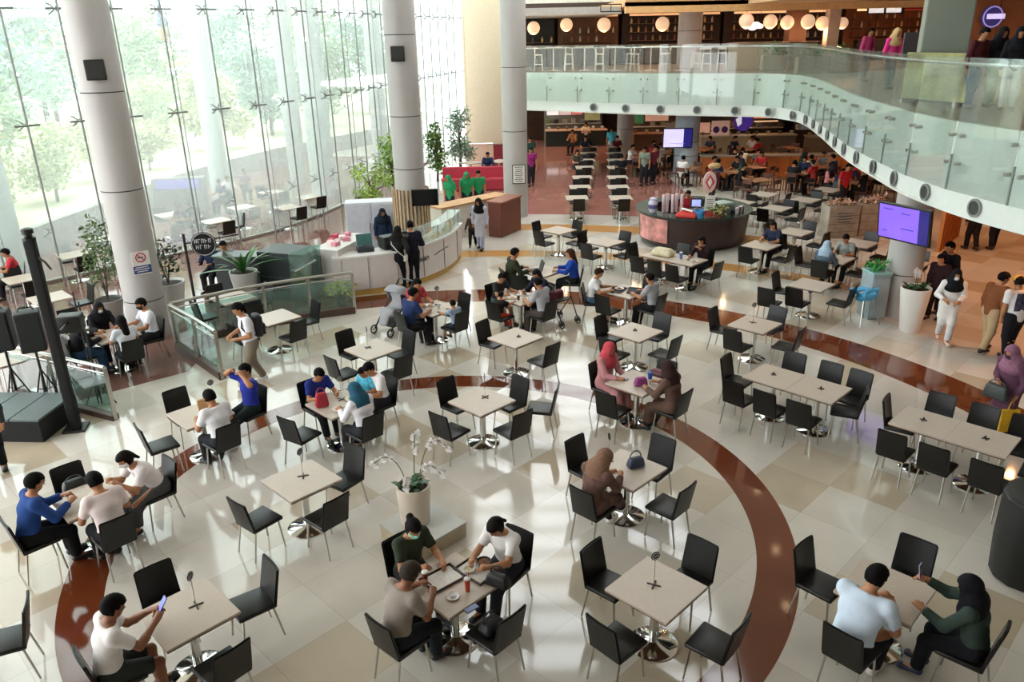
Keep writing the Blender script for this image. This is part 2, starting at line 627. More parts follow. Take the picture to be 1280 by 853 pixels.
# lamps set in the fascia band
k = 0
for i, p in enumerate(bpath[:-1]):
    if i < 2 or p[1] < 9:
        continue
    a, b = Vector((*bpath[i], 0)), Vector((*bpath[i + 1], 0))
    t = (b - a).normalized()
    nn = Vector((t.y, -t.x, 0)) * sgn
    c = (a + b) / 2 + nn * .10
    e = empty('fascia_lamp', (c.x, c.y, F2B + .24), math.atan2(nn.y, nn.x), 'round grey lamp set into the white band under the curved balcony', 'lamp', 'lamps in the balcony band')
    M_ = Matrix.Rotation(R(90), 4, 'Y')
    ring = MB()
    for r0, r1, x in ((.17, .13, .03),):
        vs = []
        for kk in range(20):
            an = 2 * math.pi * kk / 20
            for rr, xx in ((r0, 0), (r0, x), (r1, x), (r1, -.0)):
                vs.append((xx, rr * math.cos(an), rr * math.sin(an)))
        fs = []
        for kk in range(20):
            k2 = (kk + 1) % 20
            for j in range(3):
                fs.append((kk * 4 + j, k2 * 4 + j, k2 * 4 + j + 1, kk * 4 + j + 1))
        ring.add(vs, fs)
    ring.build('bezel', mat('#8d908c', .4, .4), e, smooth=True)
    MB().tube([(-.05, 0, 0), (.02, 0, 0)], .135, 20).build('lens', mat('#3a3d3b', .3), e)

# ---- upper floor back: shop fronts, ceiling, cove
struct(MB().box((18.2, 45.6, 6.0), (35, .4, 3.2)).build('wall_upper', mat('#3a2a20', .8, vary=.3, scale=1.2)))
cove = mat('#d99a58', .7)
struct(MB().box((21.5, 41.0, 7.25), (33, 11.5, .3)).build('ceiling_upper', mat('#c79a6a', .8)))
struct(MB().box((21.5, 35.4, 7.05), (33, .3, .42)).build('trim_4', mat('#e8b478', .6)))  # orange cove glow put into the colour of this ceiling edge
struct(MB().box((2.8, 42.0, 7.0), (4.4, 11, .3)).build('ceiling_side', mat('#b8b2aa', .8)))
struct(MB().box((18.8, 17, 7.25), (17.6, 36, .3)).build('ceiling_right', mat('#b98f68', .8)))
struct(MB().box((17.5, 47.2, 8.0), (34, .3, 1.4)).build('wall_sky_block', mat('#cfc9bc', .8)))  # unseen wall added to close bright sky out of the floor reflections
cw = empty('window_sky_added', (.6, 47.2, 8.7))  # unseen clerestory, added so the far floor mirrors bright sky
struct(cw)
for i in range(17):
    MB().box((i * 2.0, 0, 2.4), (.12, .2, 4.8)).build('mullion', mat('#9a9c9a', .5), cw)
MB().box((16, 0, 2.4), (32, .14, .12)).build('transom', mat('#9a9c9a', .5), cw)
for i in range(16):
    MB().box((i * 2.0 + 1.0, 0, 2.4), (1.86, .02, 4.7)).build('pane', GLASS, cw)
struct(MB().box((27.5, 22, 5.9), (.4, 56, 2.8)).build('wall_right', mat('#8a4f2a', .7, vary=.2, scale=1.0)))
struct(MB().box((27.5, 22, 1.4), (.4, 56, 2.9)).build('wall_corridor', mat('#a8683a', .6, vary=.2, scale=1.0)))
struct(MB().box((15.5, 49.6, 1.45), (31, .4, 2.95)).build('wall_back', mat('#4a352a', .8, vary=.25, scale=1.5)))

# ================================================================ FURNITURE BUILDERS
def make_chair():
    e = empty('dining_chair', (0, 0, 0))
    e['category'] = 'chair'
    seat = MB().rbox((0, 0, 0), (.43, .43, .055), .022, seg=3)
    sv = []
    for v in seat.v:
        x, y, z = v
        x *= 1 - .06 * (.5 - y / .43)
        z += .456 - .010 * (1 - (x / .22) ** 2) * (1 - (y / .22) ** 2) - .012 * max(0, -y / .22)
        sv.append((x, y, z))
    seat.v = sv
    seat.build('seat', LEATHER, e, smooth=True)
    b = bmesh.new()
    bmesh.ops.create_cube(b, size=1)
    for v in b.verts:
        v.co = Vector((v.co.x * .42, v.co.y * .032, v.co.z * .45))
    bmesh.ops.bevel(b, geom=b.edges[:], offset=.015, segments=2, affect='EDGES')
    bmesh.ops.bisect_plane(b, geom=b.verts[:] + b.edges[:] + b.faces[:], plane_co=(0, 0, .08), plane_no=(0, 0, 1))
    for xx in (-.1, 0, .1):
        bmesh.ops.bisect_plane(b, geom=b.verts[:] + b.edges[:] + b.faces[:], plane_co=(xx, 0, 0), plane_no=(1, 0, 0))
    b.verts.index_update()
    vs = []
    for v in b.verts:
        x, y, z = v.co
        h = z + .225
        x *= 1 - .04 * h / .45
        y2 = y - .205 - .20 * h + .018 * (x / .21) ** 2
        vs.append((x, y2, .43 + h))
    MB().add(vs, [[v.index for v in f.verts] for f in b.faces]).build('backrest', LEATHER, e, smooth=True)
    b.free()
    for sx in (-1, 1):
        MB().tube([(sx * .165, .16, .44), (sx * .19, .20, .012)], [.013, .011], 8).build('leg', STEEL, e, smooth=True)
        MB().tube([(sx * .165, -.17, .44), (sx * .185, -.25, .012)], [.013, .011], 8).build('leg', STEEL, e, smooth=True)
    MB().tube([(-.165, .16, .425), (.165, .16, .425), (.165, -.17, .425), (-.165, -.17, .425), (-.165, .16, .425)], .011, 6).build('seat_frame', STEEL, e)
    return e
CHAIR = Proto(make_chair)

def make_far_chair():
    e = empty('dining_chair', (0, 0, 0))
    e['category'] = 'chair'
    MB().rbox((0, 0, .455), (.42, .42, .055), .02).build('seat', LEATHER, e)
    T = Matrix.Rotation(R(-11), 4, 'X')
    MB().rbox((0, -.25, .66), (.41, .035, .44), .015, M=Matrix.Rotation(R(11), 4, 'X')).build('backrest', LEATHER, e)
    for sx in (-1, 1):
        for sy in (-1, 1):
            MB().tube([(sx * .165, sy * .16, .43), (sx * .19, sy * .21, .0)], .013, 5).build('leg', STEEL, e)
    return e
FARCHAIR = Proto(make_far_chair)

def make_table():
    e = empty('dining_table', (0, 0, 0))
    e['category'] = 'table'
    MB().rbox((0, 0, .735), (.77, .77, .03), .006).build('tabletop', LAMINATE, e)
    MB().rbox((0, 0, .711), (.755, .755, .018), .004).build('edge_band', mat('#6b4a35', .5), e)
    MB().lathe([(.05, .02), (.05, .69), (.13, .70), (.13, .705)], n=20).build('pole', CHROME, e, smooth=True)
    MB().lathe([(.27, 0), (.27, .012), (.25, .022), (.10, .04), (.05, .06)], n=28).build('base', CHROME, e, smooth=True)
    return e
TABLE = Proto(make_table)

def make_far_table():
    e = empty('dining_table', (0, 0, 0))
    e['category'] = 'table'
    MB().rbox((0, 0, .735), (.77, .77, .035), .006).build('tabletop', LAMINATE, e)
    MB().lathe([(.05, .02), (.05, .72)], n=10).build('pole', CHROME, e, smooth=True)
    MB().lathe([(.26, 0), (.25, .02), (.05, .05)], n=14).build('base', CHROME, e, smooth=True)
    return e
FARTABLE = Proto(make_far_table)

def make_number():
    e = empty('table_sign', (0, 0, 0))
    e['category'] = 'sign'
    f = MB()
    for a in (45, 135):
        f.rbox((0, 0, .006), (.15, .018, .012), .004, R(a))
    f.build('foot', DARK, e)
    MB().tube([(0, 0, .01), (0, 0, .33)], .004, 6).build('rod', STEEL, e)
    MB().tube([(0, -.004, .37), (0, .004, .37)], .05, 20).build('disc', BLACK, e)
    r_ = MB()
    pts = [(.036 * math.cos(a / 16 * 2 * math.pi), -.0055, .37 + .036 * math.sin(a / 16 * 2 * math.pi)) for a in range(17)]
    r_.tube(pts, .003, 4)
    r_.tube([(-.018, -.0055, .362), (.018, -.0055, .378)], .004, 4)
    r_.build('printed_ring', WHITE, e)
    return e
NUMBER = Proto(make_number)

def make_stub():
    e = empty('table_clip', (0, 0, 0))
    e['category'] = 'clip'
    f = MB()
    for a in (20, 110):
        f.rbox((0, 0, .006), (.10, .02, .012), .004, R(a))
    f.build('foot', DARK, e)
    MB().lathe([(.012, .01), (.012, .04), (.006, .05)], n=8).build('socket', BLACK, e)
    return e
STUB = Proto(make_stub)

SIDE = {'NE': 45, 'NW': 135, 'SW': 225, 'SE': 315, 'E': 0, 'N': 90, 'W': 180, 'S': 270}
SAY = {'NE': 'far right', 'NW': 'far left', 'SW': 'near left', 'SE': 'near right', 'E': 'right', 'W': 'left', 'N': 'far', 'S': 'near'}

def side_pos(c, side, d=.62, lat=0.0):
    a = R(SIDE[side]) if isinstance(side, str) else R(side)
    return (c[0] + d * math.cos(a) - lat * math.sin(a), c[1] + d * math.sin(a) + lat * math.cos(a)), a + R(90)

SEATS = {}
def chair(c, side, desc, d=.62, lat=0.0, rot=0.0, key=None, group=None, extra='', far=False, label=None, say=None):
    p, rz = side_pos(c, side, d, lat)
    rz += R(rot)
    lab = label or 'black chair %sat %s of %s' % (extra, say or SAY.get(side), desc)
    o = (FARCHAIR if far else CHAIR).use((p[0], p[1], 0), rz, lab, group)
    if key:
        SEATS[key] = (p, rz)
    return o

def table(c, desc, label=None, yaw=45, sign=None, far=False, group=None):
    o = (FARTABLE if far else TABLE).use((c[0], c[1], 0), R(yaw), label or ('white square ' + desc), group)
    if sign:
        kind, dx, dy, rz = sign
        if kind == 'tall':
            NUMBER.use((c[0] + dx, c[1] + dy, .75), R(rz), 'round black sign on a rod, on ' + desc)
        else:
            STUB.use((c[0] + dx, c[1] + dy, .75), R(rz), 'small black sign foot on ' + desc)
    return o

# ================================================================ THE TABLES
J = random.Random(3)
def setting(c, desc, chairs, sign=None, label=None, far=False):
    table(c, desc, label, sign=sign, far=far)
    for ch in chairs:
        ch = dict(ch)
        chair(c, ch.pop('s'), desc, far=far, rot=ch.pop('rot', J.uniform(-4, 4)), d=ch.pop('d', .62 + J.uniform(-.03, .05)), **ch)

setting((-3.37, 6.46), 'table of the man holding a phone', [dict(s='NW', d=.58), dict(s='NE', d=.66, rot=-6), dict(s='SE', d=.66, rot=4), dict(s='SW', key='phone_man', d=.74, extra='')], sign=('tall', .05, .10, 80))
setting((-.69, 6.83), 'table with two food trays', [dict(s='NW', key='green_woman', d=.70), dict(s='NE', key='white_woman', d=.80, rot=8), dict(s='SW', key='grey_man', d=.70), dict(s='SE', key='bagseat', d=.62)])
setting((1.46, 6.69), 'empty table at the front inside the brown ring', [dict(s='NW', d=.60, rot=3), dict(s='NE', d=.62), dict(s='SW', d=.64, rot=-3), dict(s='SE', d=.70, rot=4)], sign=('tall', -.02, .04, 20))
setting((-2.82, 9.0), 'empty table left of the orchid pot', [dict(s='NE', d=.62, rot=10), dict(s='SW', d=.66, rot=6), dict(s='SE', d=.60, lat=-.05, rot=4)], sign=('tall', 0, .08, 60))
setting((-.5, 11.27), 'empty table behind the orchid pot', [dict(s='NW', d=.60), dict(s='NE', d=.62), dict(s='SW', d=.66, rot=5), dict(s='SE', d=.66, rot=-4)], sign=('tall', .05, .12, 90))
p_ = at(676, 541)
CHAIR.use((p_.x, p_.y, 0), R(78), 'fifth black chair standing right of the empty table behind the orchid pot')
setting((1.5, 9.1), 'table of the brown-hooded woman', [dict(s='NW', d=.66), dict(s='NE', d=.60), dict(s='SE', d=.66), dict(s='SW', key='hood_woman', d=.68)], sign=('tall', -.22, .22, 100))
setting((2.07, 11.85), 'table of the woman in a pink veil', [dict(s='NW', key='pink_woman', d=.62), dict(s='NE', key='redbag_chair', d=.6), dict(s='SE', key='brown_woman', d=.66), dict(s='SW', d=.62, rot=5)])
setting((2.4, 14.2), 'empty table behind the woman in a pink veil', [dict(s='NW'), dict(s='NE'), dict(s='SW'), dict(s='SE', d=.66)], sign=('stub', 0, .06, 10))
setting((.07, 14.03), 'empty table before the walking frame', [dict(s='NW', rot=6), dict(s='SE', d=.70)], sign=('stub', .06, .02, 30))
setting((4.8, 14.48), 'single empty table behind the joined tables', [dict(s='NW'), dict(s='NE'), dict(s='SW'), dict(s='SE', d=.68, rot=6)], sign=('tall', -.02, .08, 15))
setting((6.81, 16.95), 'empty table left of the blue high chair', [dict(s='NW', d=.6), dict(s='SW', d=.6), dict(s='SE', d=.68), dict(s=200, say='outer left', d=1.1, rot=30)])
setting((-2.6, 13.59), 'empty table in front of the pram', [dict(s='NW'), dict(s='NE'), dict(s='SW', d=.66), dict(s='SE', d=.68)], sign=('tall', -.1, .06, 110))
setting((-4.94, 15.5), 'table behind the man with a backpack', [dict(s='NW', d=.66), dict(s='NE', d=.7), dict(s='SW', d=.72), dict(s='SE', d=.62)])
setting((-5.46, 8.67), 'table of the man in a blue shirt', [dict(s='NW', key='bagchair', d=.60), dict(s='SW', key='blue_man', d=.68), dict(s='SE', key='pale_man', d=.66), dict(s='NE', key='lean_woman', d=.78)])
setting((-4.9, 11.03), 'table with a brown paper bag', [dict(s='NW'), dict(s='SW', d=.66, rot=-6), dict(s='SE', key='white_back', d=.64), dict(s='NE', key='boy_blue', d=.78, rot=10)], sign=('tall', .1, .34, 45))
setting((-2.78, 11.28), 'table with a red bag', [dict(s='NW', key='navy_man', d=.64), dict(s='SW', d=.70, rot=12), dict(s='SE', key='teal_veil', d=.66), dict(s='NE', key='white_side', d=.76)], sign=('tall', .02, .14, 20))
setting((3.82, 6.59), 'table of the couple at the lower right', [dict(s='NW', d=.64, rot=-4), dict(s='NE', key='marked_chair', d=.66), dict(s='SW', key='paleshirt_man', d=.76), dict(s='SE', key='dark_veil', d=.80)])
setting((-1.64, 15.87), 'table of the family with a pram', [dict(s='SW', key='dad', d=.66), dict(s='SE', key='kid_grey', d=.62), dict(s='NE', d=.60), dict(s='NW', key='mum', d=.64)], sign=('tall', .05, .2, 20))
setting((.2, 16.45), 'table of the family with a walking frame', [dict(s='NW', key='kid_black', d=.66), dict(s='SW', key='kid_red', d=.6), dict(s='SE', key='grey_back', d=.66), dict(s='NE', key='darkveil_mum', d=.66)])
setting((.78, 18.5), 'table with an open laptop', [dict(s=188, say='left', key='green_man', d=.74, rot=10, extra=''), dict(s='SW', d=.72, rot=30), dict(s=-8, say='right', key='blue_hair', d=.72, extra='')])
setting((2.59, 16.75), 'table of the pair with black trays', [dict(s=170, say='left', key='girl_white', d=.72, extra=''), dict(s='SW', d=.64), dict(s='SE', key='boy_grey', d=.68), dict(s='NE', d=.66)])
setting((1.44, 22.7), 'left one of two empty tables behind the laptop', [dict(s='NW'), dict(s='NE'), dict(s='SW'), dict(s='SE')])
setting((2.66, 21.2), 'right one of two empty tables behind the laptop', [dict(s='NW'), dict(s='NE'), dict(s='SW'), dict(s='SE')])
setting((6.75, 20.5), 'table right of the round kiosk front', [dict(s='SW'), dict(s='SE'), dict(s='NE', key='kiosk_girl')])
setting((8.14, 21.9), 'empty table behind the striped boy', [dict(s='NW'), dict(s='NE'), dict(s='SW'), dict(s='SE')])
setting((9.37, 20.5), 'empty table right of the striped boy', [dict(s='NW'), dict(s='NE'), dict(s='SW'), dict(s='SE')])
setting((8.15, 19.06), 'table of the striped boy', [dict(s='NW', d=.70), dict(s='SW', key='greyblue', d=.62), dict(s='SE'), dict(s='NE', key='striped', d=.66)])
setting((9.75, 18.5), 'table half hidden by the planter cabinet', [dict(s='NE')])

def pair(ca, cb, desc, chairs):
    table(ca, 'left half of the ' + desc, 'white square table, left half of the ' + desc, sign=('stub', 0, .05, 20))
    table(cb, 'right half of the ' + desc, 'white square table, right half of the ' + desc, sign=('stub', .03, 0, 60))
    for which, side, d, lat, words, key in chairs:
        chair(ca if which == 'a' else cb, side, desc, d=d, lat=lat, rot=J.uniform(-5, 5), key=key, label='black chair %s of the %s' % (words, desc))

A, B = (4.39, 11.99), (4.935, 11.445)
pair(A, B, 'joined tables in the middle right', [('a', 'NE', .62, .05, 'at left of far side', None), ('b', 'NE', .62, .18, 'at middle of far side', None), ('b', 'NE', .60, -.30, 'at right of far side', None),
    ('a', 'NW', .64, .0, 'at the left end', None), ('a', 'SW', .62, -.26, 'at left of near side', None), ('a', 'SW', .64, .30, 'at middle of near side', None), ('b', 'SW', .64, .08, 'at right of near side', None), ])
p_ = at(1056, 514, .45)
CHAIR.use((p_.x, p_.y, 0), R(66), 'black chair at the right end of the joined tables in the middle right')
A2, B2 = (6.05, 10.25), (6.595, 9.705)
pair(A2, B2, 'joined tables beside the purple-robed woman', [('a', 'NE', .62, .05, 'at left of far side', None), ('b', 'NE', .62, .22, 'at middle of far side', None), ('b', 'NE', .62, -.35, 'at right of far side', None),
    ('a', 'SW', .62, -.15, 'at left of near side', None), ('a', 'SW', .64, .42, 'at middle of near side', None), ('b', 'SW', .64, .30, 'at right of near side', None), ('b', 'SE', .72, .05, 'at the right end', None)])
p_ = at(1127, 533, .45)
CHAIR.use((p_.x, p_.y, 0), R(232), 'black chair at the left end of the joined tables beside the purple-robed woman')
A3, B3 = (3.92, 19.72), (4.465, 19.175)
pair(A3, B3, 'joined tables before the kiosk', [('a', 'NW', .64, 0, 'at the left end', None), ('a', 'SW', .62, -.15, 'at left of near side', None), ('a', 'SW', .64, .40, 'at middle of near side', None), ('b', 'SW', .70, .2, 'at right of near side', None),
    ('a', 'NE', .64, -.1, 'at left of far side', None), ('b', 'NE', .66, -.05, 'under the dark red woman, far side', 'dark_kiosk'), ('b', 'SE', .66, 0, 'at the right end', None)])

# rows farther back, right of the kiosk
for i, (x, y, sides, nm) in enumerate([(8.63, 25.1, ('SW', 'SE', 'NE'), 'empty table behind the kiosk, in front of three others'), (10.0, 26.3, ('SW', 'NE', 'SE'), 'empty table left of the wooden cabinets'),
        (8.95, 27.4, ('SW', 'SE'), 'empty table far behind the kiosk'), (7.75, 26.1, ('SE',), 'empty table just behind the kiosk'), (11.4, 28.0, ('SW', 'NW', 'NE'), 'empty table beside the standing man in red')]):
    table((x, y), nm, far=True)
    for s_ in sides:
        chair((x, y), s_, nm, far=True)
# stray chairs
p_ = at(6, 802, .45)
CHAIR.use((p_.x, p_.y, 0), R(114), 'black chair alone at the left edge beside the brown ring')

# the two long rows on the mahogany floor
def row(pxl, ys, desc):
    for i, y in enumerate(ys):
        p = at(pxl[i], y, .75)
        o = FARTABLE.use((p.x, p.y, 0), 0, 'white square table in the %s on the mahogany floor' % desc, 'tables of the ' + desc)
        FARCHAIR.use((p.x, p.y - .62, 0), R(0), 'black chair facing away in the %s on the mahogany floor' % desc, 'near chairs of the ' + desc)
        FARCHAIR.use((p.x, p.y + .62, 0), R(180), 'black chair facing forward in the %s on the mahogany floor' % desc, 'far chairs of the ' + desc)
ROWY = (247, 233.5, 221.5, 209, 200, 191.5, 184.5)
row((721, 725, 728, 731, 733, 736, 738), ROWY, 'left row of tables')
row((776, 773, 772, 771, 770, 769, 768), ROWY, 'right row of tables')

# tables on the terrace side
def ter(px, py, desc, yaw=45, sides=('NW', 'SE'), z=.75):
    p = at(px, py, z)
    table((p.x, p.y), desc, yaw=yaw, far=True)
    for s_ in sides:
        chair((p.x, p.y), s_, desc, far=True)
    return p
T40 = at(143, 418, .75)
table((T40.x, T40.y), 'table of the four people under the leftmost grey column', far=True)
for k_, s_ in (('g_dark', 'SW'), ('g_mask', 'NW'), ('g_front', 'SE'), ('g_white', 'NE')):
    chair((T40.x, T40.y), s_, 'table under the leftmost grey column', key=k_, d=.66)
ter(291, 372, 'dark-shaded table behind the railing', sides=('NW', 'NE', 'SE', 'SW'))
ter(18, 446, 'long white table behind the speakers', sides=('NE', 'NW'))
ter(103, 405, 'white table behind the lattice tower', sides=('NW',))
ter(28, 348, 'white table by the left edge behind the glass', sides=('NW', 'SE'))
ter(62, 372, 'white table right of the left edge behind the glass', sides=('NE',))
ter(92, 318, 'white table behind the tower top outside the glass')
ter(133, 298, 'white table at the grey planter wall')
ter(212, 268, 'white table left of the grey screen outside')
ter(270, 276, 'white table behind the round hanging sign', sides=('NW', 'SE', 'NE'))
ter(302, 259, 'white table in the middle of the bright terrace')
ter(360, 259, 'white table at the right of the bright terrace')
ter(340, 240, 'white table far out on the bright terrace')
ter(385, 246, 'white table by the wide pale column outside', sides=('SE',))

# ================================================================ PEOPLE
V3 = lambda *a: np.array(a, dtype=np.float32)
def nrm(v):
    return v / (np.linalg.norm(v) + 1e-9)

class Field:
    """distance field on a small grid; limbs are merged smoothly, then turned into one surface"""
    def __init__(s, lo, hi, h):
        s.h = h
        s.lo = np.array(lo, dtype=np.float32) - 2 * h
        n = np.ceil((np.array(hi) + 2 * h - s.lo) / h).astype(int) + 1
        s.ax = [s.lo[i] + h * np.arange(n[i], dtype=np.float32) for i in range(3)]
        s.F = np.full(tuple(n), 9.0, dtype=np.float32)
    def _sl(s, lo, hi):
        sl = []
        for i in range(3):
            a = int(max(0, math.floor((lo[i] - s.lo[i]) / s.h)))
            b = int(min(len(s.ax[i]), math.ceil((hi[i] - s.lo[i]) / s.h) + 1))
            sl.append(slice(a, max(b, a)))
        return tuple(sl)
    def seg(s, a, b, r1, r2=None, k=.03, right=None, wx=1.0, flat=False, flata=False):
        r2 = r1 if r2 is None else r2
        a, b = np.asarray(a, np.float32), np.asarray(b, np.float32)
        m = max(r1, r2) * max(wx, 1) + k + 2 * s.h
        sl = s._sl(np.minimum(a, b) - m, np.maximum(a, b) + m)
        X = s.ax[0][sl[0]][:, None, None] - a[0]
        Y = s.ax[1][sl[1]][None, :, None] - a[1]
        Z = s.ax[2][sl[2]][None, None, :] - a[2]
        if X.size == 0 or Y.size == 0 or Z.size == 0:
            return
        ab = b - a
        L2 = float(ab @ ab) + 1e-9
        t0 = (X * ab[0] + Y * ab[1] + Z * ab[2]) / L2
        t = np.clip(t0, 0, 1)
        qx, qy, qz = X - t * ab[0], Y - t * ab[1], Z - t * ab[2]
        d2 = qx * qx + qy * qy + qz * qz
        if right is not None and wx != 1.0:
            rx = qx * right[0] + qy * right[1] + qz * right[2]
            d2 = d2 - rx * rx * (1 - 1 / wx ** 2)
        d = np.sqrt(np.maximum(d2, 0)) - (r1 + (r2 - r1) * t)
        if flat:
            d = np.maximum(d, (t0 - 1) * math.sqrt(L2))
        if flata:
            d = np.maximum(d, -t0 * math.sqrt(L2))
        F = s.F[sl]
        if k > 0:
            hh = np.clip(.5 + .5 * (d - F) / k, 0, 1)
            s.F[sl] = d + (F - d) * hh * -1 * -1 - k * hh * (1 - hh) if False else (d * (1 - hh) + F * hh) - k * hh * (1 - hh)
        else:
            s.F[sl] = np.minimum(F, d)
    def keep(s, fn):
        """intersect with fn(x, y, z) <= 0"""
        s.F = np.maximum(s.F, fn(s.ax[0][:, None, None], s.ax[1][None, :, None], s.ax[2][None, None, :]))
    def cut(s, fn):
        s.F = np.maximum(s.F, -fn(s.ax[0][:, None, None], s.ax[1][None, :, None], s.ax[2][None, None, :]))
    def mesh(s):
        F, h = s.F, s.h
        ins = F < 0
        nx, ny, nz = F.shape
        c = [(i, j, k) for i in (0, 1) for j in (0, 1) for k in (0, 1)]
        g = lambda A, o: A[o[0]:nx - 1 + o[0], o[1]:ny - 1 + o[1], o[2]:nz - 1 + o[2]]
        cnt = sum(g(ins, o).astype(np.int8) for o in c)
        mixed = (cnt > 0) & (cnt < 8)
        idx = np.argwhere(mixed)
        if len(idx) == 0:
            return [], []
        I, Jx, K = idx.T
        acc = np.zeros((len(idx), 3), np.float32)
        num = np.zeros(len(idx), np.float32)
        val = {o: F[I + o[0], Jx + o[1], K + o[2]] for o in c}
        for o in c:
            for ax in range(3):
                if o[ax] == 0:
                    p = list(o)
                    p[ax] = 1
                    p = tuple(p)
                    a, b = val[o], val[p]
                    x = (a < 0) != (b < 0)
                    t = np.where(x, a / np.where(x, a - b, 1), 0)
                    pt = np.tile(np.array(o, np.float32), (len(idx), 1))
                    pt[:, ax] += t
                    acc[x] += pt[x]
                    num[x] += 1
        vs = (acc / num[:, None] + idx) * h + s.lo
        vid = np.full(mixed.shape, -1, np.int64)
        vid[I, Jx, K] = np.arange(len(idx))
        faces = []
        for ax in range(3):
            sl0 = [slice(1, -1)] * 3
            sl1 = [slice(1, -1)] * 3
            sl0[ax] = slice(0, -1)
            sl1[ax] = slice(1, None)
            A, B_ = ins[tuple(sl0)], ins[tuple(sl1)]
            e = np.argwhere(A != B_)
            if len(e) == 0:
                continue
            flip = A[tuple(e.T)]
            base = e + 1
            base[:, ax] -= 1
            u, v = (ax + 1) % 3, (ax + 2) % 3
            def cell(du, dv):
                q = base.copy()
                q[:, u] -= du
                q[:, v] -= dv
                return vid[q[:, 0], q[:, 1], q[:, 2]]
            q = np.stack([cell(1, 1), cell(0, 1), cell(0, 0), cell(1, 0)], 1)
            q = np.where(flip[:, None], q, q[:, ::-1])
            q = q[(q >= 0).all(1)]
            faces.append(q)
        return vs.tolist(), np.concatenate(faces).tolist()

def rotx(v, a):
    c, s_ = math.cos(a), math.sin(a)
    return V3(v[0], v[1] * c - v[2] * s_, v[1] * s_ + v[2] * c)

def ik(a, b, l1, l2, pole):
    d = b - a
    L = float(np.linalg.norm(d))
    mx = (l1 + l2) * .995
    if L > mx:
        b = a + d * (mx / L)
        d, L = b - a, mx
    x = (l1 * l1 - l2 * l2 + L * L) / (2 * L)
    h = math.sqrt(max(l1 * l1 - x * x, 0))
    u = d / L
    p = pole - u * float(pole @ u)
    return a + u * x + nrm(p) * h, b

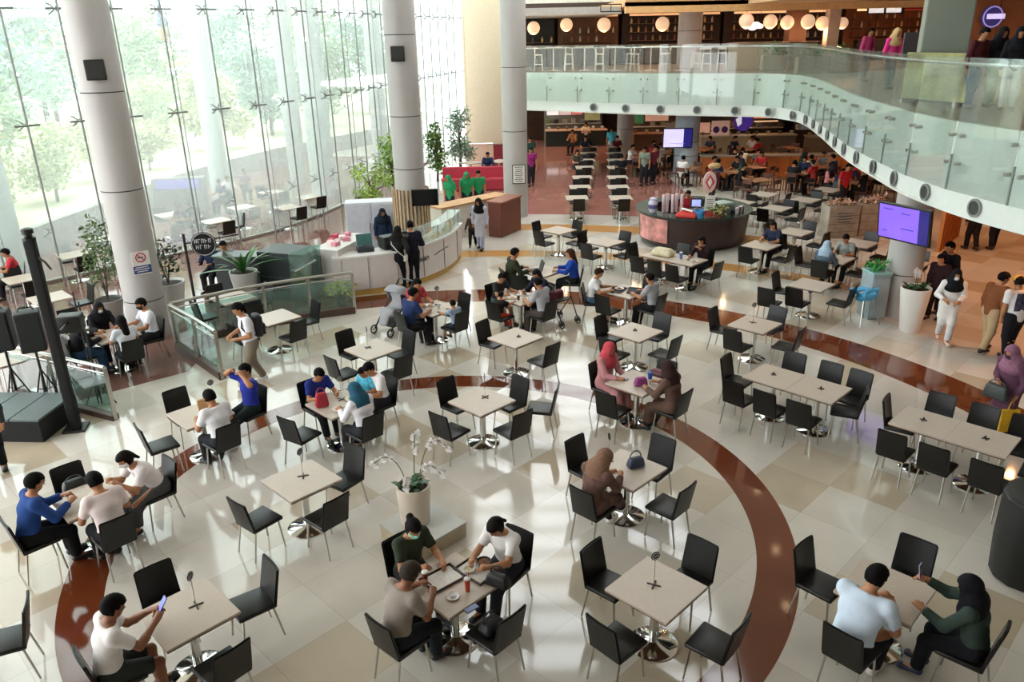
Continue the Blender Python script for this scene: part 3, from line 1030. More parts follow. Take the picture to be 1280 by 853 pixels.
def person(label, loc, rz, pose='sit', H=1.64, skin=SKIN, top=('#ffffff', 'short'), bottom=('pants', '#1d1c1f'), hair=('short', '#0a0706'),
           mask=None, lean=8, head=(18, 0), hands=None, feet=None, h=.019, shoes='#1c1a1a', group=None, zoff=0.0, seat=.485, build_=1.0, cross=False, turn=0, near=True):
    root = empty('person', (loc[0], loc[1], zoff), rz, label, 'person', group)
    s = H / 1.64
    W = build_
    RT = V3(1, 0, 0)
    if pose == 'sit':
        P = V3(0, -.07, seat + .075 * s)
    else:
        P = V3(0, 0, .525 * H)
    la = -R(lean)
    up = rotx(V3(0, 0, 1), la * .8)
    up2 = rotx(V3(0, 0, 1), la * 1.15)
    waist = P + up * .105 * H
    chest = waist + (up + up2) / 2 * .10 * H
    shc = chest + up2 * .075 * H
    neck = shc + up2 * .025 * H
    ty = R(turn)
    shr = V3(math.cos(ty), math.sin(ty), 0)
    sh = {+1: shc + shr * .103 * H * W, -1: shc - shr * .103 * H * W}
    hp, hyaw = R(head[0]), R(head[1])
    hu = rotx(V3(0, 0, 1), la * .5 - hp * .55)
    hf = nrm(V3(-math.sin(hyaw), math.cos(hyaw), 0))
    hf = nrm(hf - hu * float(hf @ hu) * .0)
    hu = nrm(V3(0, 0, 1) + hf * math.tan(min(R(60), hp * .75 + R(lean) * .3)))
    hf = nrm(hf - hu * float(hf @ hu))
    hr = np.cross(hf, hu)
    hc = neck + hu * .098 * H + hf * .012 * H
    hipj = {+1: P + RT * .052 * H * W, -1: P - RT * .052 * H * W}
    if feet is None:
        feet = [(-.10, .36, .075), (.10, .36, .075)] if pose == 'sit' else [(-.085, -.06, .075), (.085, .10, .075)]
    if hands is None:
        hands = [(-.17, .36, .80), (.17, .36, .80)] if pose == 'sit' else [(-.23, .08, .80 * s), (.23, .06, .80 * s)]
    knee, ank = {}, {}
    for sd, f in ((-1, feet[0]), (1, feet[1])):
        knee[sd], ank[sd] = ik(hipj[sd], V3(f[0], f[1], f[2]), .250 * H, .235 * H, V3(sd * .12, 1, .35) if pose == 'sit' else V3(sd * .05, 1, 0))
    elb, wri = {}, {}
    for sd, f in ((-1, hands[0]), (1, hands[1])):
        elb[sd], wri[sd] = ik(sh[sd], V3(*f), .172 * H, .148 * H, V3(sd * .55, -.5, -.9))
    toe = {}
    for sd in (-1, 1):
        dx = V3(sd * .12, 1, 0) if not (cross and sd == 1) else V3(-.1, 1, .25)
        toe[sd] = ank[sd] + nrm(dx) * .085 * H + V3(0, 0, -.028 * s)
    allp = np.array([P, waist, chest, shc, hc + hu * .09, hc] + [d_[i] for d_ in (knee, ank, elb, wri, toe, sh) for i in (-1, 1)])
    lo, hi = allp.min(0) - .17, allp.max(0) + .17
    lo[2] = min(lo[2], .0)

    def torso(f, o, low=True):
        f.seg(P, waist, .066 * H * W + o, .060 * H * W + o, .04, RT, 1.32)
        f.seg(waist, chest, .060 * H * W + o, .066 * H * W + o, .04, shr, 1.38)
        f.seg(chest, shc, .066 * H * W + o, .044 * H + o, .04, shr, 1.45)
        f.seg(sh[-1] - up2 * .006, sh[1] - up2 * .006, .036 * H + o, None, .05)
    # ---- the body: one surface
    f = Field(lo, hi, h)
    torso(f, 0)
    f.seg(neck - up2 * .03 * H, hc - hu * .02, .033 * H, .031 * H, .03)
    f.seg(hc - hu * .014 * H, hc + hu * .022 * H, .050 * H, .049 * H, .02, hr, .90)
    f.seg(hc - hf * .014 * H + hu * .012 * H, hc + hf * .01 * H + hu * .012 * H, .050 * H, .047 * H, .02, hr, .90)
    f.seg(hc + hf * .018 * H - hu * .035 * H, hc + hf * .026 * H - hu * .040 * H, .028 * H, .024 * H, .03)
    f.seg(hc + hf * .052 * H + hu * .004 * H, hc + hf * .061 * H - hu * .014 * H, .006 * H, .009 * H, .008)
    for sd in (-1, 1):
        f.seg(hc + hr * sd * .046 * H - hf * .004 * H + hu * .008 * H, hc + hr * sd * .047 * H - hf * .004 * H - hu * .014 * H, .011 * H, .008 * H, .008)
        f.seg(sh[sd], elb[sd], .031 * H * W, .024 * H * W, .03)
        m_ = elb[sd] + (wri[sd] - elb[sd]) * .3
        f.seg(elb[sd], m_, .0245 * H * W, .0255 * H * W, .02)
        f.seg(m_, wri[sd], .0255 * H * W, .0165 * H, .02)
        f.seg(hipj[sd], knee[sd], .053 * H * W, .034 * H * W, .04)
        c_ = knee[sd] + (ank[sd] - knee[sd]) * .3 - V3(0, .012, 0)
        f.seg(knee[sd], c_, .034 * H, .034 * H * W, .02)
        f.seg(c_, ank[sd], .034 * H * W, .022 * H, .02)
        f.seg(ank[sd], toe[sd], .022 * H, .017 * H, .02)
    hand = {}
    for sd in (-1, 1):
        d_ = nrm(wri[sd] - elb[sd])
        d_ = nrm(d_ + V3(-sd * .25, 0, -.1 if wri[sd][2] < elb[sd][2] + .2 else 0))
        n_ = nrm(V3(-sd * .35, .2, -1) - d_ * float(V3(-sd * .35, .2, -1) @ d_))
        side = np.cross(d_, n_)
        if float(side @ V3(-sd, .3, .2)) < 0:
            side = -side
        pe = wri[sd] + d_ * .052 * H
        f.seg(wri[sd], pe, .0150 * H, .0165 * H, .012, side, 1.55)
        hand[sd] = (pe, d_, n_, side)
    vs, fs = f.mesh()
    body = MB()
    body.add(vs, fs)
    if near:
        for sd in (-1, 1):
            pe, d_, n_, side = hand[sd]
            for q, (o_, L_) in enumerate(((.020, .036), (.007, .042), (-.006, .039), (-.019, .030))):
                a_ = pe + side * o_ * s - d_ * .012
                k_ = .35 + .08 * q
                b_ = a_ + nrm(d_ + n_ * k_) * (L_ * .55 * H + .010)
                c_ = b_ + nrm(d_ * .8 + n_ * (k_ + .6)) * L_ * .5 * H
                body.tube([a_, b_, c_], [.0095 * s, .0085 * s, .0065 * s], 6)
            a_ = wri[sd] + d_ * .016 * H + side * .016 * H
            b_ = a_ + nrm(d_ * .75 + side * .7 + n_ * .2) * .026 * H
            c_ = b_ + nrm(d_ + side * .15 + n_ * .4) * .020 * H
            body.tube([a_ - side * .01, b_, c_], [.0115 * s, .010 * s, .0075 * s], 6)
    body.build('body', skin, root, smooth='full')
    # ---- clothes
    def cloth(name, fn, color, rough=.85, vary=.08, sc=9):
        g = Field(lo, hi, h)
        fn(g)
        v_, f_ = g.mesh()
        if v_:
            return MB().add(v_, f_).build(name, color if not isinstance(color, str) else mat(color, rough, 0, vary, sc, spec=.2), root, smooth='full')
    o = .013 * s
    tcol, sleeve = top[0], top[1]
    robe = len(top) > 2
    def do_top(g):
        torso(g, o)
        g.seg(P + V3(0, 0, -.02), P + up * .05, .066 * H * W + o + .004, None, .03, RT, 1.38)
        g.seg(neck - up2 * .035 * H, neck + up2 * .03 * H, .035 * H + o, .034 * H + o * .6, .035)
        for sd in (-1, 1):
            if sleeve == 'none':
                continue
            e_ = sh[sd] + (elb[sd] - sh[sd]) * (.72 if sleeve == 'short' else 1)
            g.seg(sh[sd], e_, .033 * H * W + o, .030 * H * W + o, .03, flat=(sleeve == 'short'))
            if sleeve == 'long':
                g.seg(elb[sd], elb[sd] + (wri[sd] - elb[sd]) * .93, .028 * H * W + o, .021 * H + o, .02, flat=True)
            if robe:
                g.seg(hipj[sd], knee[sd], .058 * H * W + o, .045 * H + o, .06)
                if pose == 'sit':
                    g.seg(knee[sd], knee[sd] + (ank[sd] - knee[sd]) * top[2], .043 * H + o, .05 * H + o, .06, flat=True)
        if robe and pose != 'sit':
            z_ = P[2] * (1 - top[2])
            g.seg(P, V3((ank[1][0] + ank[-1][0]) / 2, (ank[1][1] + ank[-1][1]) / 2, z_), .075 * H * W, .085 * H, .05, RT, 1.3, flat=True)
        hem = P - (up if pose == 'sit' else V3(0, 0, 1)) * (.035 if pose == 'sit' else .06) * H
        if not robe and pose != 'sit':
            g.keep(lambda x, y, z: hem[2] - z + 0 * x + 0 * y)
        def collar(x, y, z):
            a_ = (x - neck[0]) * up2[0] + (y - neck[1]) * up2[1] + (z - neck[2]) * up2[2]
            r2 = (x - neck[0]) ** 2 + (y - neck[1]) ** 2 + (z - neck[2]) ** 2 - a_ * a_
            return np.maximum(.010 - a_, np.sqrt(np.maximum(r2, 0)) - .062 * H)
        g.cut(collar)
    kind, bcol = bottom
    fr = {'pants': .95, 'shorts': .0, 'skirt': .8}[kind]
    def do_bot(g):
        q = .017 * s
        g.seg(P - up * .02, P + up * .045, .066 * H * W + q, None, .03, RT, 1.32)
        for sd in (-1, 1):
            e_ = knee[sd] if kind != 'shorts' else hipj[sd] + (knee[sd] - hipj[sd]) * .88
            g.seg(hipj[sd], e_, .055 * H * W + q, .038 * H * W + q, .04 if kind != 'skirt' else .09, flat=(kind == 'shorts'))
            if fr:
                e2 = knee[sd] + (ank[sd] - knee[sd]) * fr
                g.seg(knee[sd], e2, .036 * H * W + q, .029 * H + q if kind == 'pants' else .05 * H, .03 if kind != 'skirt' else .09, flat=True)
        g.keep(lambda x, y, z: (x - P[0]) * up[0] + (y - P[1]) * up[1] + (z - P[2]) * up[2] - .06 * H)
    if not (robe and top[2] > .9):
        cloth({'pants': 'trousers', 'shorts': 'shorts', 'skirt': 'skirt'}[kind], do_bot, bcol)
    cloth('robe' if robe else 'shirt', do_top, tcol)
    # ---- shoes
    for sd in (-1, 1):
        g = Field(np.minimum(ank[sd], toe[sd]) - .09, np.maximum(ank[sd], toe[sd]) + .09, min(h, .016))
        b_ = V3(ank[sd][0], ank[sd][1], ank[sd][2] - .028) - nrm(toe[sd] - ank[sd]) * .03
        g.seg(b_, toe[sd] + V3(0, .012, -.006), .030 * H * .8, .026 * H * .8, .02, RT, 1.25)
        g.seg(b_, ank[sd], .024 * H, .025 * H, .02)
        v_, f_ = g.mesh()
        if v_:
            MB().add(v_, f_).build('shoe', mat(shoes, .5), root, smooth='full')
    # ---- hair or head cloth
    kind, hcol = hair[0], hair[1]
    hb = [hc - .20 * s, hc + .17 * s]
    if kind in ('hijab', 'hood', 'long', 'tail'):
        hb[0] = np.minimum(hb[0], neck - .26)
        hb[1] = np.maximum(hb[1], neck + .20)
    hh = min(h, .013)
    g = Field(hb[0], hb[1], hh)
    def dot(v):
        return lambda x, y, z: (x - hc[0]) * v[0] + (y - hc[1]) * v[1] + (z - hc[2]) * v[2]
    DF, DU, DR = dot(hf), dot(hu), dot(hr)
    if kind in ('hijab', 'hood'):
        q = .017 * s
        g.seg(hc - hu * .03 * H, hc + hu * .024 * H, .052 * H + q, .050 * H + q, .03, hr, .92)
        g.seg(hc - hf * .016 * H + hu * .01 * H, hc + hf * .012 * H + hu * .012 * H, .050 * H + q, .047 * H + q, .03, hr, .92)
        g.seg(hc - hu * .04 * H - hf * .01, neck - up2 * .01, .046 * H + q, .055 * H + q, .05)
        g.seg(neck + up2 * .01 - hf * .01, chest + up2 * .035 * H + V3(0, .02, 0), .060 * H + q, .074 * H + q, .06, shr, 1.42)
        g.cut(lambda x, y, z: np.maximum(np.maximum(.018 * H - DF(x, y, z), np.abs(DR(x, y, z)) - .030 * H), np.abs(DU(x, y, z) + .006 * H) - .042 * H))
        nm = 'headscarf'
    else:
        q = .010 * s
        g.seg(hc - hu * .012 * H - hf * .006, hc + hu * .026 * H - hf * .004, .051 * H + q, .048 * H + q, .02, hr, .92)
        g.seg(hc - hf * .016 * H + hu * .014 * H, hc + hf * .012 * H + hu * .018 * H, .051 * H + q, .047 * H + q, .02, hr, .92)
        low = -.03 if kind in ('short', 'bald', 'cap') else -.05
        g.cut(lambda x, y, z: np.maximum(.020 * H - DF(x, y, z), DU(x, y, z) - .030 * H))
        g.cut(lambda x, y, z: np.maximum(-.004 * H - DF(x, y, z), DU(x, y, z) - .004 * H) if kind in ('short', 'cap') else np.maximum(.012 * H - DF(x, y, z), DU(x, y, z) - .0 * H))
        g.keep(lambda x, y, z: low * H - DU(x, y, z))
        if kind == 'long':
            g.seg(hc - hf * .03 * H + hu * .01, neck - up2 * .07 * H - hf * .05 * H, .042 * H, .034 * H, .03, hr, 1.25)
        if kind == 'tail':
            g.seg(hc - hf * .056 * H + hu * .01, hc - hf * .085 * H - hu * .07 * H, .020 * H, .012 * H, .02)
        if kind == 'bun':
            g.seg(hc - hf * .062 * H + hu * .04 * H, hc - hf * .07 * H + hu * .045 * H, .026 * H, None, .01)
        nm = 'hair'
    if nm == 'hair' and near:
        gx, gy, gz = g.ax[0][:, None, None], g.ax[1][None, :, None], g.ax[2][None, None, :]
        g.F = g.F + .0045 * np.sin(gx * 210 + 3 * np.sin(gz * 90)) * np.sin(gy * 190 + 2 * np.sin(gx * 70)) * np.sin(gz * 160 + 1) - .001
    v_, f_ = g.mesh()
    if v_:
        MB().add(v_, f_).build(nm, mat(hcol, .75, 0, .25, 40, spec=.12), root, smooth='full')
    if kind == 'cap':
        g = Field(hc - .17, hc + .17, .014)
        g.seg(hc + hu * .02 * H - hf * .008, hc + hu * .03 * H - hf * .004, .056 * H, .054 * H, .02)
        g.seg(hc + hf * .05 * H + hu * .032 * H, hc + hf * .085 * H + hu * .026 * H, .012, .010, .01, hr, 4.5)
        g.keep(lambda x, y, z: .018 * H - DU(x, y, z))
        v_, f_ = g.mesh()
        MB().add(v_, f_).build('cap', mat(hair[2], .8), root, smooth='full')
    if mask:
        g = Field(hc - .16, hc + .16, .013)
        g.seg(hc - hu * .014 * H, hc + hu * .01 * H, .054 * H, .052 * H, .02, hr, .92)
        g.seg(hc + hf * .018 * H - hu * .035 * H, hc + hf * .028 * H - hu * .038 * H, .034 * H, .030 * H, .03)
        g.seg(hc + hf * .052 * H - hu * .004 * H, hc + hf * .060 * H - hu * .016 * H, .011 * H, .014 * H, .015)
        g.keep(lambda x, y, z: np.maximum(np.maximum(.012 * H - DF(x, y, z), DU(x, y, z) + .002 * H), -.062 * H - DU(x, y, z)))
        v_, f_ = g.mesh()
        MB().add(v_, f_).build('face_mask', mat(mask, .8), root, smooth='full')
    if near:
        for sd in (-1, 1):
            MB().ball(tuple(hc + hf * .0475 * H + hr * sd * .019 * H + hu * .006 * H), .0085 * s, 8, 6).build('eye', BLACK, root)
        if not mask:
            MB().ball(tuple(hc + hf * .0495 * H - hu * .034 * H), .012 * s, 8, 6, (1.3, .5, .35)).build('mouth', mat('#7a3f35', .6), root)
    T = Matrix.Translation((loc[0], loc[1], zoff)) @ Matrix.Rotation(rz, 4, 'Z')
    root_pts = {'L': T @ Vector(hand[-1][0].tolist()), 'R': T @ Vector(hand[1][0].tolist()), 'chest': T @ Vector(chest.tolist()), 'head': T @ Vector(hc.tolist()), 'rz': rz, 'root': root, 'shc': shc, 'hc': hc, 'T': T}
    return root_pts

def seated(key, label, turn_=0, **kw):
    p, rz = SEATS[key]
    return person(label, p, rz + R(turn_), 'sit', **kw)

# ---------------------------------------------------------------- who sits at the tables
W_, SH = '#e6e1de', 'short'
TBL = [(-.17, .40, .80), (.17, .40, .80)]
PP = {}
PP['phone_man'] = seated('phone_man', 'man in a white shirt and dark shorts holding a phone at lower left', top=(W_, SH), bottom=('shorts', '#2f3330'), hands=[(-.10, .42, .93), (.09, .40, .92)], lean=10, head=(25, 0), H=1.70, skin=SKIN2)
PP['green_woman'] = seated('green_woman', 'woman in a dark green top and pale green mask beside two food trays', top=('#343a2c', SH), hair=('bun', '#14100e'), mask='#9fd8bd', lean=12, head=(28, -10), H=1.6, hands=[(-.14, .40, .81), (.15, .36, .86)])
PP['white_woman'] = seated('white_woman', 'woman in a white blouse with tied dark hair bending over a food tray', top=(W_, SH), bottom=('pants', '#2b2a30'), hair=('tail', '#15100e'), lean=16, head=(40, 0), H=1.6, hands=[(-.12, .44, .84), (.14, .42, .83)])
PP['grey_man'] = seated('grey_man', 'cropped-haired man in a grey brown striped shirt seen from behind at the food trays', top=(mat('#8f8379', .85, 0, .12, 4), SH), bottom=('pants', '#1c2226'), hair=('bald', '#3a312b'), lean=16, head=(30, -10), H=1.68, skin=SKIN2, hands=[(-.18, .40, .81), (.10, .36, .84)])
PP['blue_man'] = seated('blue_man', 'man with glasses in a royal blue shirt at the left edge', top=('#24437f', 'long'), bottom=('pants', '#17181b'), lean=16, head=(18, 0), H=1.7, hands=[(-.12, .42, .85), (.12, .42, .85)])
PP['pale_man'] = seated('pale_man', 'man in a pale pink shirt seen from behind beside the man in royal blue', top=('#e3d3d0', SH), bottom=('pants', '#17171a'), lean=18, head=(25, 10), H=1.7)
PP['lean_woman'] = seated('lean_woman', 'woman in a white top with long tied hair and white mask leaning over the table', top=('#e8dfde', SH), bottom=('skirt', '#4a4a4c'), hair=('tail', '#15100e'), mask='#eeeeee', lean=34, head=(20, 0), H=1.6, hands=[(-.10, .45, .84), (.12, .46, .84)])
PP['white_back'] = seated('white_back', 'man in a white shirt seen from behind at the table with a paper bag', top=('#e3e0e2', SH), bottom=('pants', '#26262b'), lean=16, H=1.66, head=(22, 0))
PP['boy_blue'] = seated('boy_blue', 'person in a royal blue t-shirt with both hands raised to the head', turn_=-8, top=('#26308c', SH), bottom=('pants', '#1a2424'), lean=0, H=1.62, head=(4, 10), hands=[(-.16, .10, 1.22), (.17, .10, 1.22)], shoes='#e2e2e2')
PP['navy_man'] = seated('navy_man', 'boy in a deep blue shirt behind the red bag', top=('#23307a', SH), H=1.5, lean=18, head=(30, 0))
PP['teal_veil'] = seated('teal_veil', 'woman in a teal headscarf and white blouse seen from behind', top=('#e4e0e4', 'long'), bottom=('skirt', '#2b2b30'), hair=('hijab', '#285266'), lean=16, head=(25, 5), H=1.58)
PP['white_side'] = seated('white_side', 'woman in white with short dark hair right of the table with the red bag', top=('#e7e3e3', SH), bottom=('pants', '#232228'), lean=16, head=(32, 10), H=1.6)
PP['hood_woman'] = seated('hood_woman', 'woman in a patterned brown headscarf and robe with crossed legs, looking down', top=(mat('#5d4138', .9, 0, .45, 11), 'long', .55), bottom=('pants', '#1a1a1c'), hair=('hood', '#7a5c4a'), lean=14, head=(34, -20), H=1.6, hands=[(-.06, .36, .82), (.12, .38, .82)], feet=[(-.06, .42, .075), (.02, .56, .22)], cross=True, shoes='#e4ded6')
PP['pink_woman'] = seated('pink_woman', 'woman in a pink headscarf and dusty pink robe', top=('#b77f80', 'long', .7), hair=('hijab', '#b8454f'), lean=6, head=(10, -5), H=1.58, hands=[(-.16, .26, .68), (.14, .34, .78)])
PP['brown_woman'] = seated('brown_woman', 'woman in a brown robe opposite the pink headscarf', top=('#5d463c', 'long', .7), hair=('hijab', '#33211f'), lean=12, head=(20, 0), H=1.58)
PP['paleshirt_man'] = seated('paleshirt_man', 'man in a pale blue shirt and black trousers at the lower right', top=('#c6d3e2', SH), bottom=('pants', '#15151a'), lean=27, head=(16, -14), H=1.80, build_=1.14, hands=[(-.02, .46, .86), (.16, .44, .83)], shoes='#d8cfc6')
PP['dark_veil'] = seated('dark_veil', 'woman with a black headscarf and dark green top holding a phone up', top=('#333f39', 'long'), bottom=('pants', '#15151b'), hair=('hijab', '#14141a'), lean=10, head=(18, 15), H=1.62, hands=[(-.16, .40, .84), (.08, .46, 1.02)], shoes='#20263f')
PP['dad'] = seated('dad', 'man in navy seen from behind in front of the pram', top=('#26345c', SH), H=1.68, lean=12, head=(20, -15))
PP['mum'] = seated('mum', 'woman in a red and white top facing the small child', top=(mat('#a8323a', .85, 0, .6, 14), SH), H=1.58, lean=10, head=(22, 10))
KF = [(-.08, .24, .20), (.08, .24, .20)]
PP['kid_grey'] = seated('kid_grey', 'small child in a grey blue shirt on a chair at the pram table', top=('#8f9fb0', SH), bottom=('shorts', '#2b2f38'), H=1.12, feet=KF, lean=8, head=(20, 0), hands=[(-.14, .30, .76), (.14, .30, .76)])
PP['kid_black'] = seated('kid_black', 'boy in a black shirt left of the walking frame table', top=(mat('#1c1a1c', .85, 0, .3, 12), SH), bottom=('shorts', '#4b6468'), H=1.42, lean=14, head=(24, 0))
PP['kid_red'] = seated('kid_red', 'small child in bright red trousers on the near chair of the family table', top=('#2a2523', SH), bottom=('pants', '#b8392c'), H=1.05, feet=KF, lean=8, hands=[(-.14, .28, .76), (.14, .28, .76)])
PP['grey_back'] = seated('grey_back', 'man in a light grey shirt seated beside the walking frame', top=('#a5a5a9', SH), bottom=('pants', '#4a443f'), H=1.66, lean=14, head=(22, 0))
PP['darkveil_mum'] = seated('darkveil_mum', 'woman in a navy top on the far side of the family table', top=('#1d1d30', 'long'), hair=('long', '#131015'), H=1.58, lean=14, head=(26, 0))
PP['green_man'] = seated('green_man', 'man in a dark olive hooded jacket facing the laptop', top=('#2e3322', 'long'), bottom=('pants', '#232521'), H=1.7, lean=10, head=(12, 0), build_=1.1)
PP['blue_hair'] = seated('blue_hair', 'woman with long brown hair and a bright blue top opposite the laptop', top=('#20409a', 'long'), hair=('long', '#3a2318'), H=1.6, lean=8, head=(10, 0))
PP['girl_white'] = seated('girl_white', 'girl in a white shirt and denim shorts bending over black trays', top=('#e0dede', SH), bottom=('shorts', '#4a6078'), H=1.55, lean=12, head=(24, 0), hair=('short', '#2a1712'))
PP['boy_grey'] = seated('boy_grey', 'boy in a grey shirt and black trousers opposite the girl in white', top=('#9b9b9d', SH), bottom=('pants', '#141416'), H=1.58, lean=10, head=(18, 0))
PP['kiosk_girl'] = seated('kiosk_girl', 'person in dark blue seated right of the round kiosk', top=('#2a3148', SH), hair=('long', '#120f0e'), H=1.58, near=False)
PP['dark_kiosk'] = seated('dark_kiosk', 'woman in dark red leaning her head on a hand in front of the kiosk', top=('#2b181a', 'long'), hair=('long', '#15100e'), H=1.58, lean=16, hands=[(-.10, .34, 1.0), (.16, .40, .80)])
PP['greyblue'] = seated('greyblue', 'person with a pale headscarf and grey blue jacket beside the striped boy', top=('#53606f', 'long'), hair=('hijab', '#9fb2c4'), H=1.6, lean=12)
PP['striped'] = seated('striped', 'boy in a grey striped shirt looking down at his food', top=(mat('#8d938f', .85, 0, .4, 10), SH), H=1.55, lean=12, head=(28, 0))
PP['g_dark'] = seated('g_dark', 'person in black on the left of the group under the leftmost grey column', top=('#191a1d', 'long'), bottom=('pants', '#2d4660'), H=1.64, lean=12)
PP['g_mask'] = seated('g_mask', 'woman in a black headscarf and white mask in the group under the column', top=('#1a1a1e', 'long'), hair=('hijab', '#141317'), mask='#ededed', H=1.56, lean=8)
PP['g_front'] = seated('g_front', 'person with dark hair and a white top nearest in the group under the column', top=('#dcdfe4', SH), hair=('long', '#14100f'), H=1.56, lean=14)
PP['g_white'] = seated('g_white', 'man in a white shirt and black mask, right in the group under the column', top=('#e2e4ea', SH), mask='#1a1a1c', H=1.68, lean=6)
person('small child in a turquoise patterned shirt standing at the table with the red bag', (-2.38, 11.86), R(150), 'stand', H=1.2, top=(mat('#4fb2cc', .8, 0, .5, 16), SH), lean=14, head=(30, 0), hands=[(-.14, .26, .80), (.12, .26, .80)])

def stand(px, py, face, label, **kw):
    p = at(px, py)
    return person(label, (p.x, p.y), R(face - 90), 'stand', **kw)
ST = {}
ST['backpack'] = stand(322, 482, 215, 'man in a white shirt and khaki trousers with a black backpack, walking', H=1.72, top=('#dfdde2', SH), bottom=('pants', '#7d7263'), head=(22, 0), hands=[(-.14, .30, 1.06), (.16, .30, 1.06)], feet=[(-.09, .22, .075), (.10, -.18, .11)], shoes='#d8d8d8')
ST['shopper_bag'] = stand(500, 362, 78, 'customer in black with a white strap and belt at the white counter', H=1.66, top=('#1b1b1c', 'long'), bottom=('pants', '#121214'), hair=('hijab', '#17130f'), hands=[(-.22, .28, 1.02), (.24, .12, 1.0)], near=False)
ST['shopper_navy'] = stand(518, 358, 100, 'customer in navy with short hair at the white counter', H=1.74, top=('#191826', 'long'), bottom=('pants', '#131318'), hands=[(-.2, .34, 1.1), (.2, .30, 1.05)], near=False)
ST['pale_skirt'] = stand(602, 312, 250, 'woman with long black hair and pale lilac clothes walking by the grey column', H=1.62, top=('#c3c4d6', 'long', .5), bottom=('pants', '#aab6d8'), hair=('hijab', '#191719'), near=False, feet=[(-.07, .12, .075), (.08, -.10, .09)])
p_ = at(596, 310)
person('small child in dark clothes holding the hand of the woman in lilac', (p_.x - .12, p_.y + .12), R(180), 'stand', H=1.08, top=('#4a3a36', 'long'), near=False)
ST['white_veil'] = stand(1178, 428, 250, 'woman in all white with a black headscarf and white mask, walking', H=1.62, top=('#dedad6', 'long', .35), bottom=('pants', '#d2d1d3'), hair=('hijab', '#16171b'), mask='#efefef', hands=[(-.10, .26, .98), (.16, .24, 1.0)], feet=[(-.05, .16, .075), (.08, -.20, .12)], shoes='#d8b8a8', head=(10, 0))
ST['dark_man'] = stand(1178, 394, 190, 'man in black standing behind the column with the tilted screen', H=1.74, top=('#15171d', 'long'), bottom=('pants', '#141418'), near=False)
ST['dark_girl'] = stand(1166, 399, 215, 'person in dark red and black half behind the column with the screen', H=1.55, top=('#2b191d', 'long'), bottom=('pants', '#1a1416'), hair=('long', '#130f10'), near=False)
ST['brown_man'] = stand(1228, 440, 20, 'man in a brown jacket and beige trousers walking away on the right', H=1.68, top=('#7a4a2c', 'long'), bottom=('pants', '#b39a78'), feet=[(-.08, .14, .075), (.09, -.16, .10)], head=(14, -30))
ST['cap_man'] = stand(1258, 447, 95, 'man in a white printed t-shirt and yellow cap seen from behind', H=1.66, top=('#d9d6d4', SH), bottom=('pants', '#15181c'), hair=('cap', '#15110f', '#d9a52c'), build_=1.12)
ST['purple'] = stand(1248, 545, 200, 'woman in a purple robe and mauve headscarf carrying a bag', H=1.60, top=('#5c3a4c', 'long', .45), bottom=('pants', '#1f2227'), hair=('hijab', '#8a5f73'), hands=[(-.20, .08, .80), (.06, .22, 1.0)], mask='#45303c')
ST['legs_a'] = stand(1213, 313, 95, 'person in dark clothes walking away under the balcony, left of two', H=1.70, top=('#3a211a', 'long'), bottom=('pants', '#1b1512'), near=False, feet=[(-.08, .12, .075), (.08, -.12, .09)])
ST['legs_b'] = stand(1240, 312, 95, 'person in black walking away under the balcony, right of two', H=1.72, top=('#1c1a1a', 'long'), bottom=('pants', '#16151a'), near=False)
ST['edge'] = stand(-2, 590, 300, 'person in black with white stripes cut by the left edge', H=1.66, top=(mat('#25272b', .8, 0, .3, 8), 'long'), bottom=('pants', '#14171a'))
p_ = at(480, 330)
person('woman in a dark blue headscarf and apron serving behind the white counter', (p_.x, p_.y + .3), R(200), 'stand', H=1.60, top=('#1f2f46', 'long', .4), hair=('hijab', '#1b2230'), near=False)

# ================================================================ THINGS ON AND BESIDE THE TABLES
def flat_thing(name, label, cat, group=None):
    return lambda o: tag(o, label, cat, group)

def phone(loc, rz, label, M=None, case='#1a1a22', screen='#2c3f7a', emit=.0):
    e = empty('phone', loc, rz, label, 'phone')
    if M:
        e.rotation_euler = M
    MB().rbox((0, 0, 0), (.075, .155, .010), .004).build('case', mat(case, .35), e)
    MB().rbox((0, 0, .0055), (.066, .142, .002), .001).build('screen', mat(screen, .15, emit=emit), e)
    return e
h_ = PP['phone_man']['L'].lerp(PP['phone_man']['R'], .5)
phone((h_.x + .03, h_.y + .03, h_.z + .06), 0, 'phone with a lit blue screen held by the man at lower left', (R(55), 0, PP['phone_man']['rz'] + R(180) + R(180)), case='#4a3a8a', screen='#6f7fe0', emit=.6)
h_ = PP['dark_veil']['R']
phone((h_.x, h_.y, h_.z + .07), 0, 'phone in a pale lilac case held by the woman in the black headscarf', (R(80), 0, PP['dark_veil']['rz']), case='#b9a6d6', screen='#20202a')
phone((-.47, 6.42, .757), R(130), 'dark phone lying at the near corner of the table with trays')

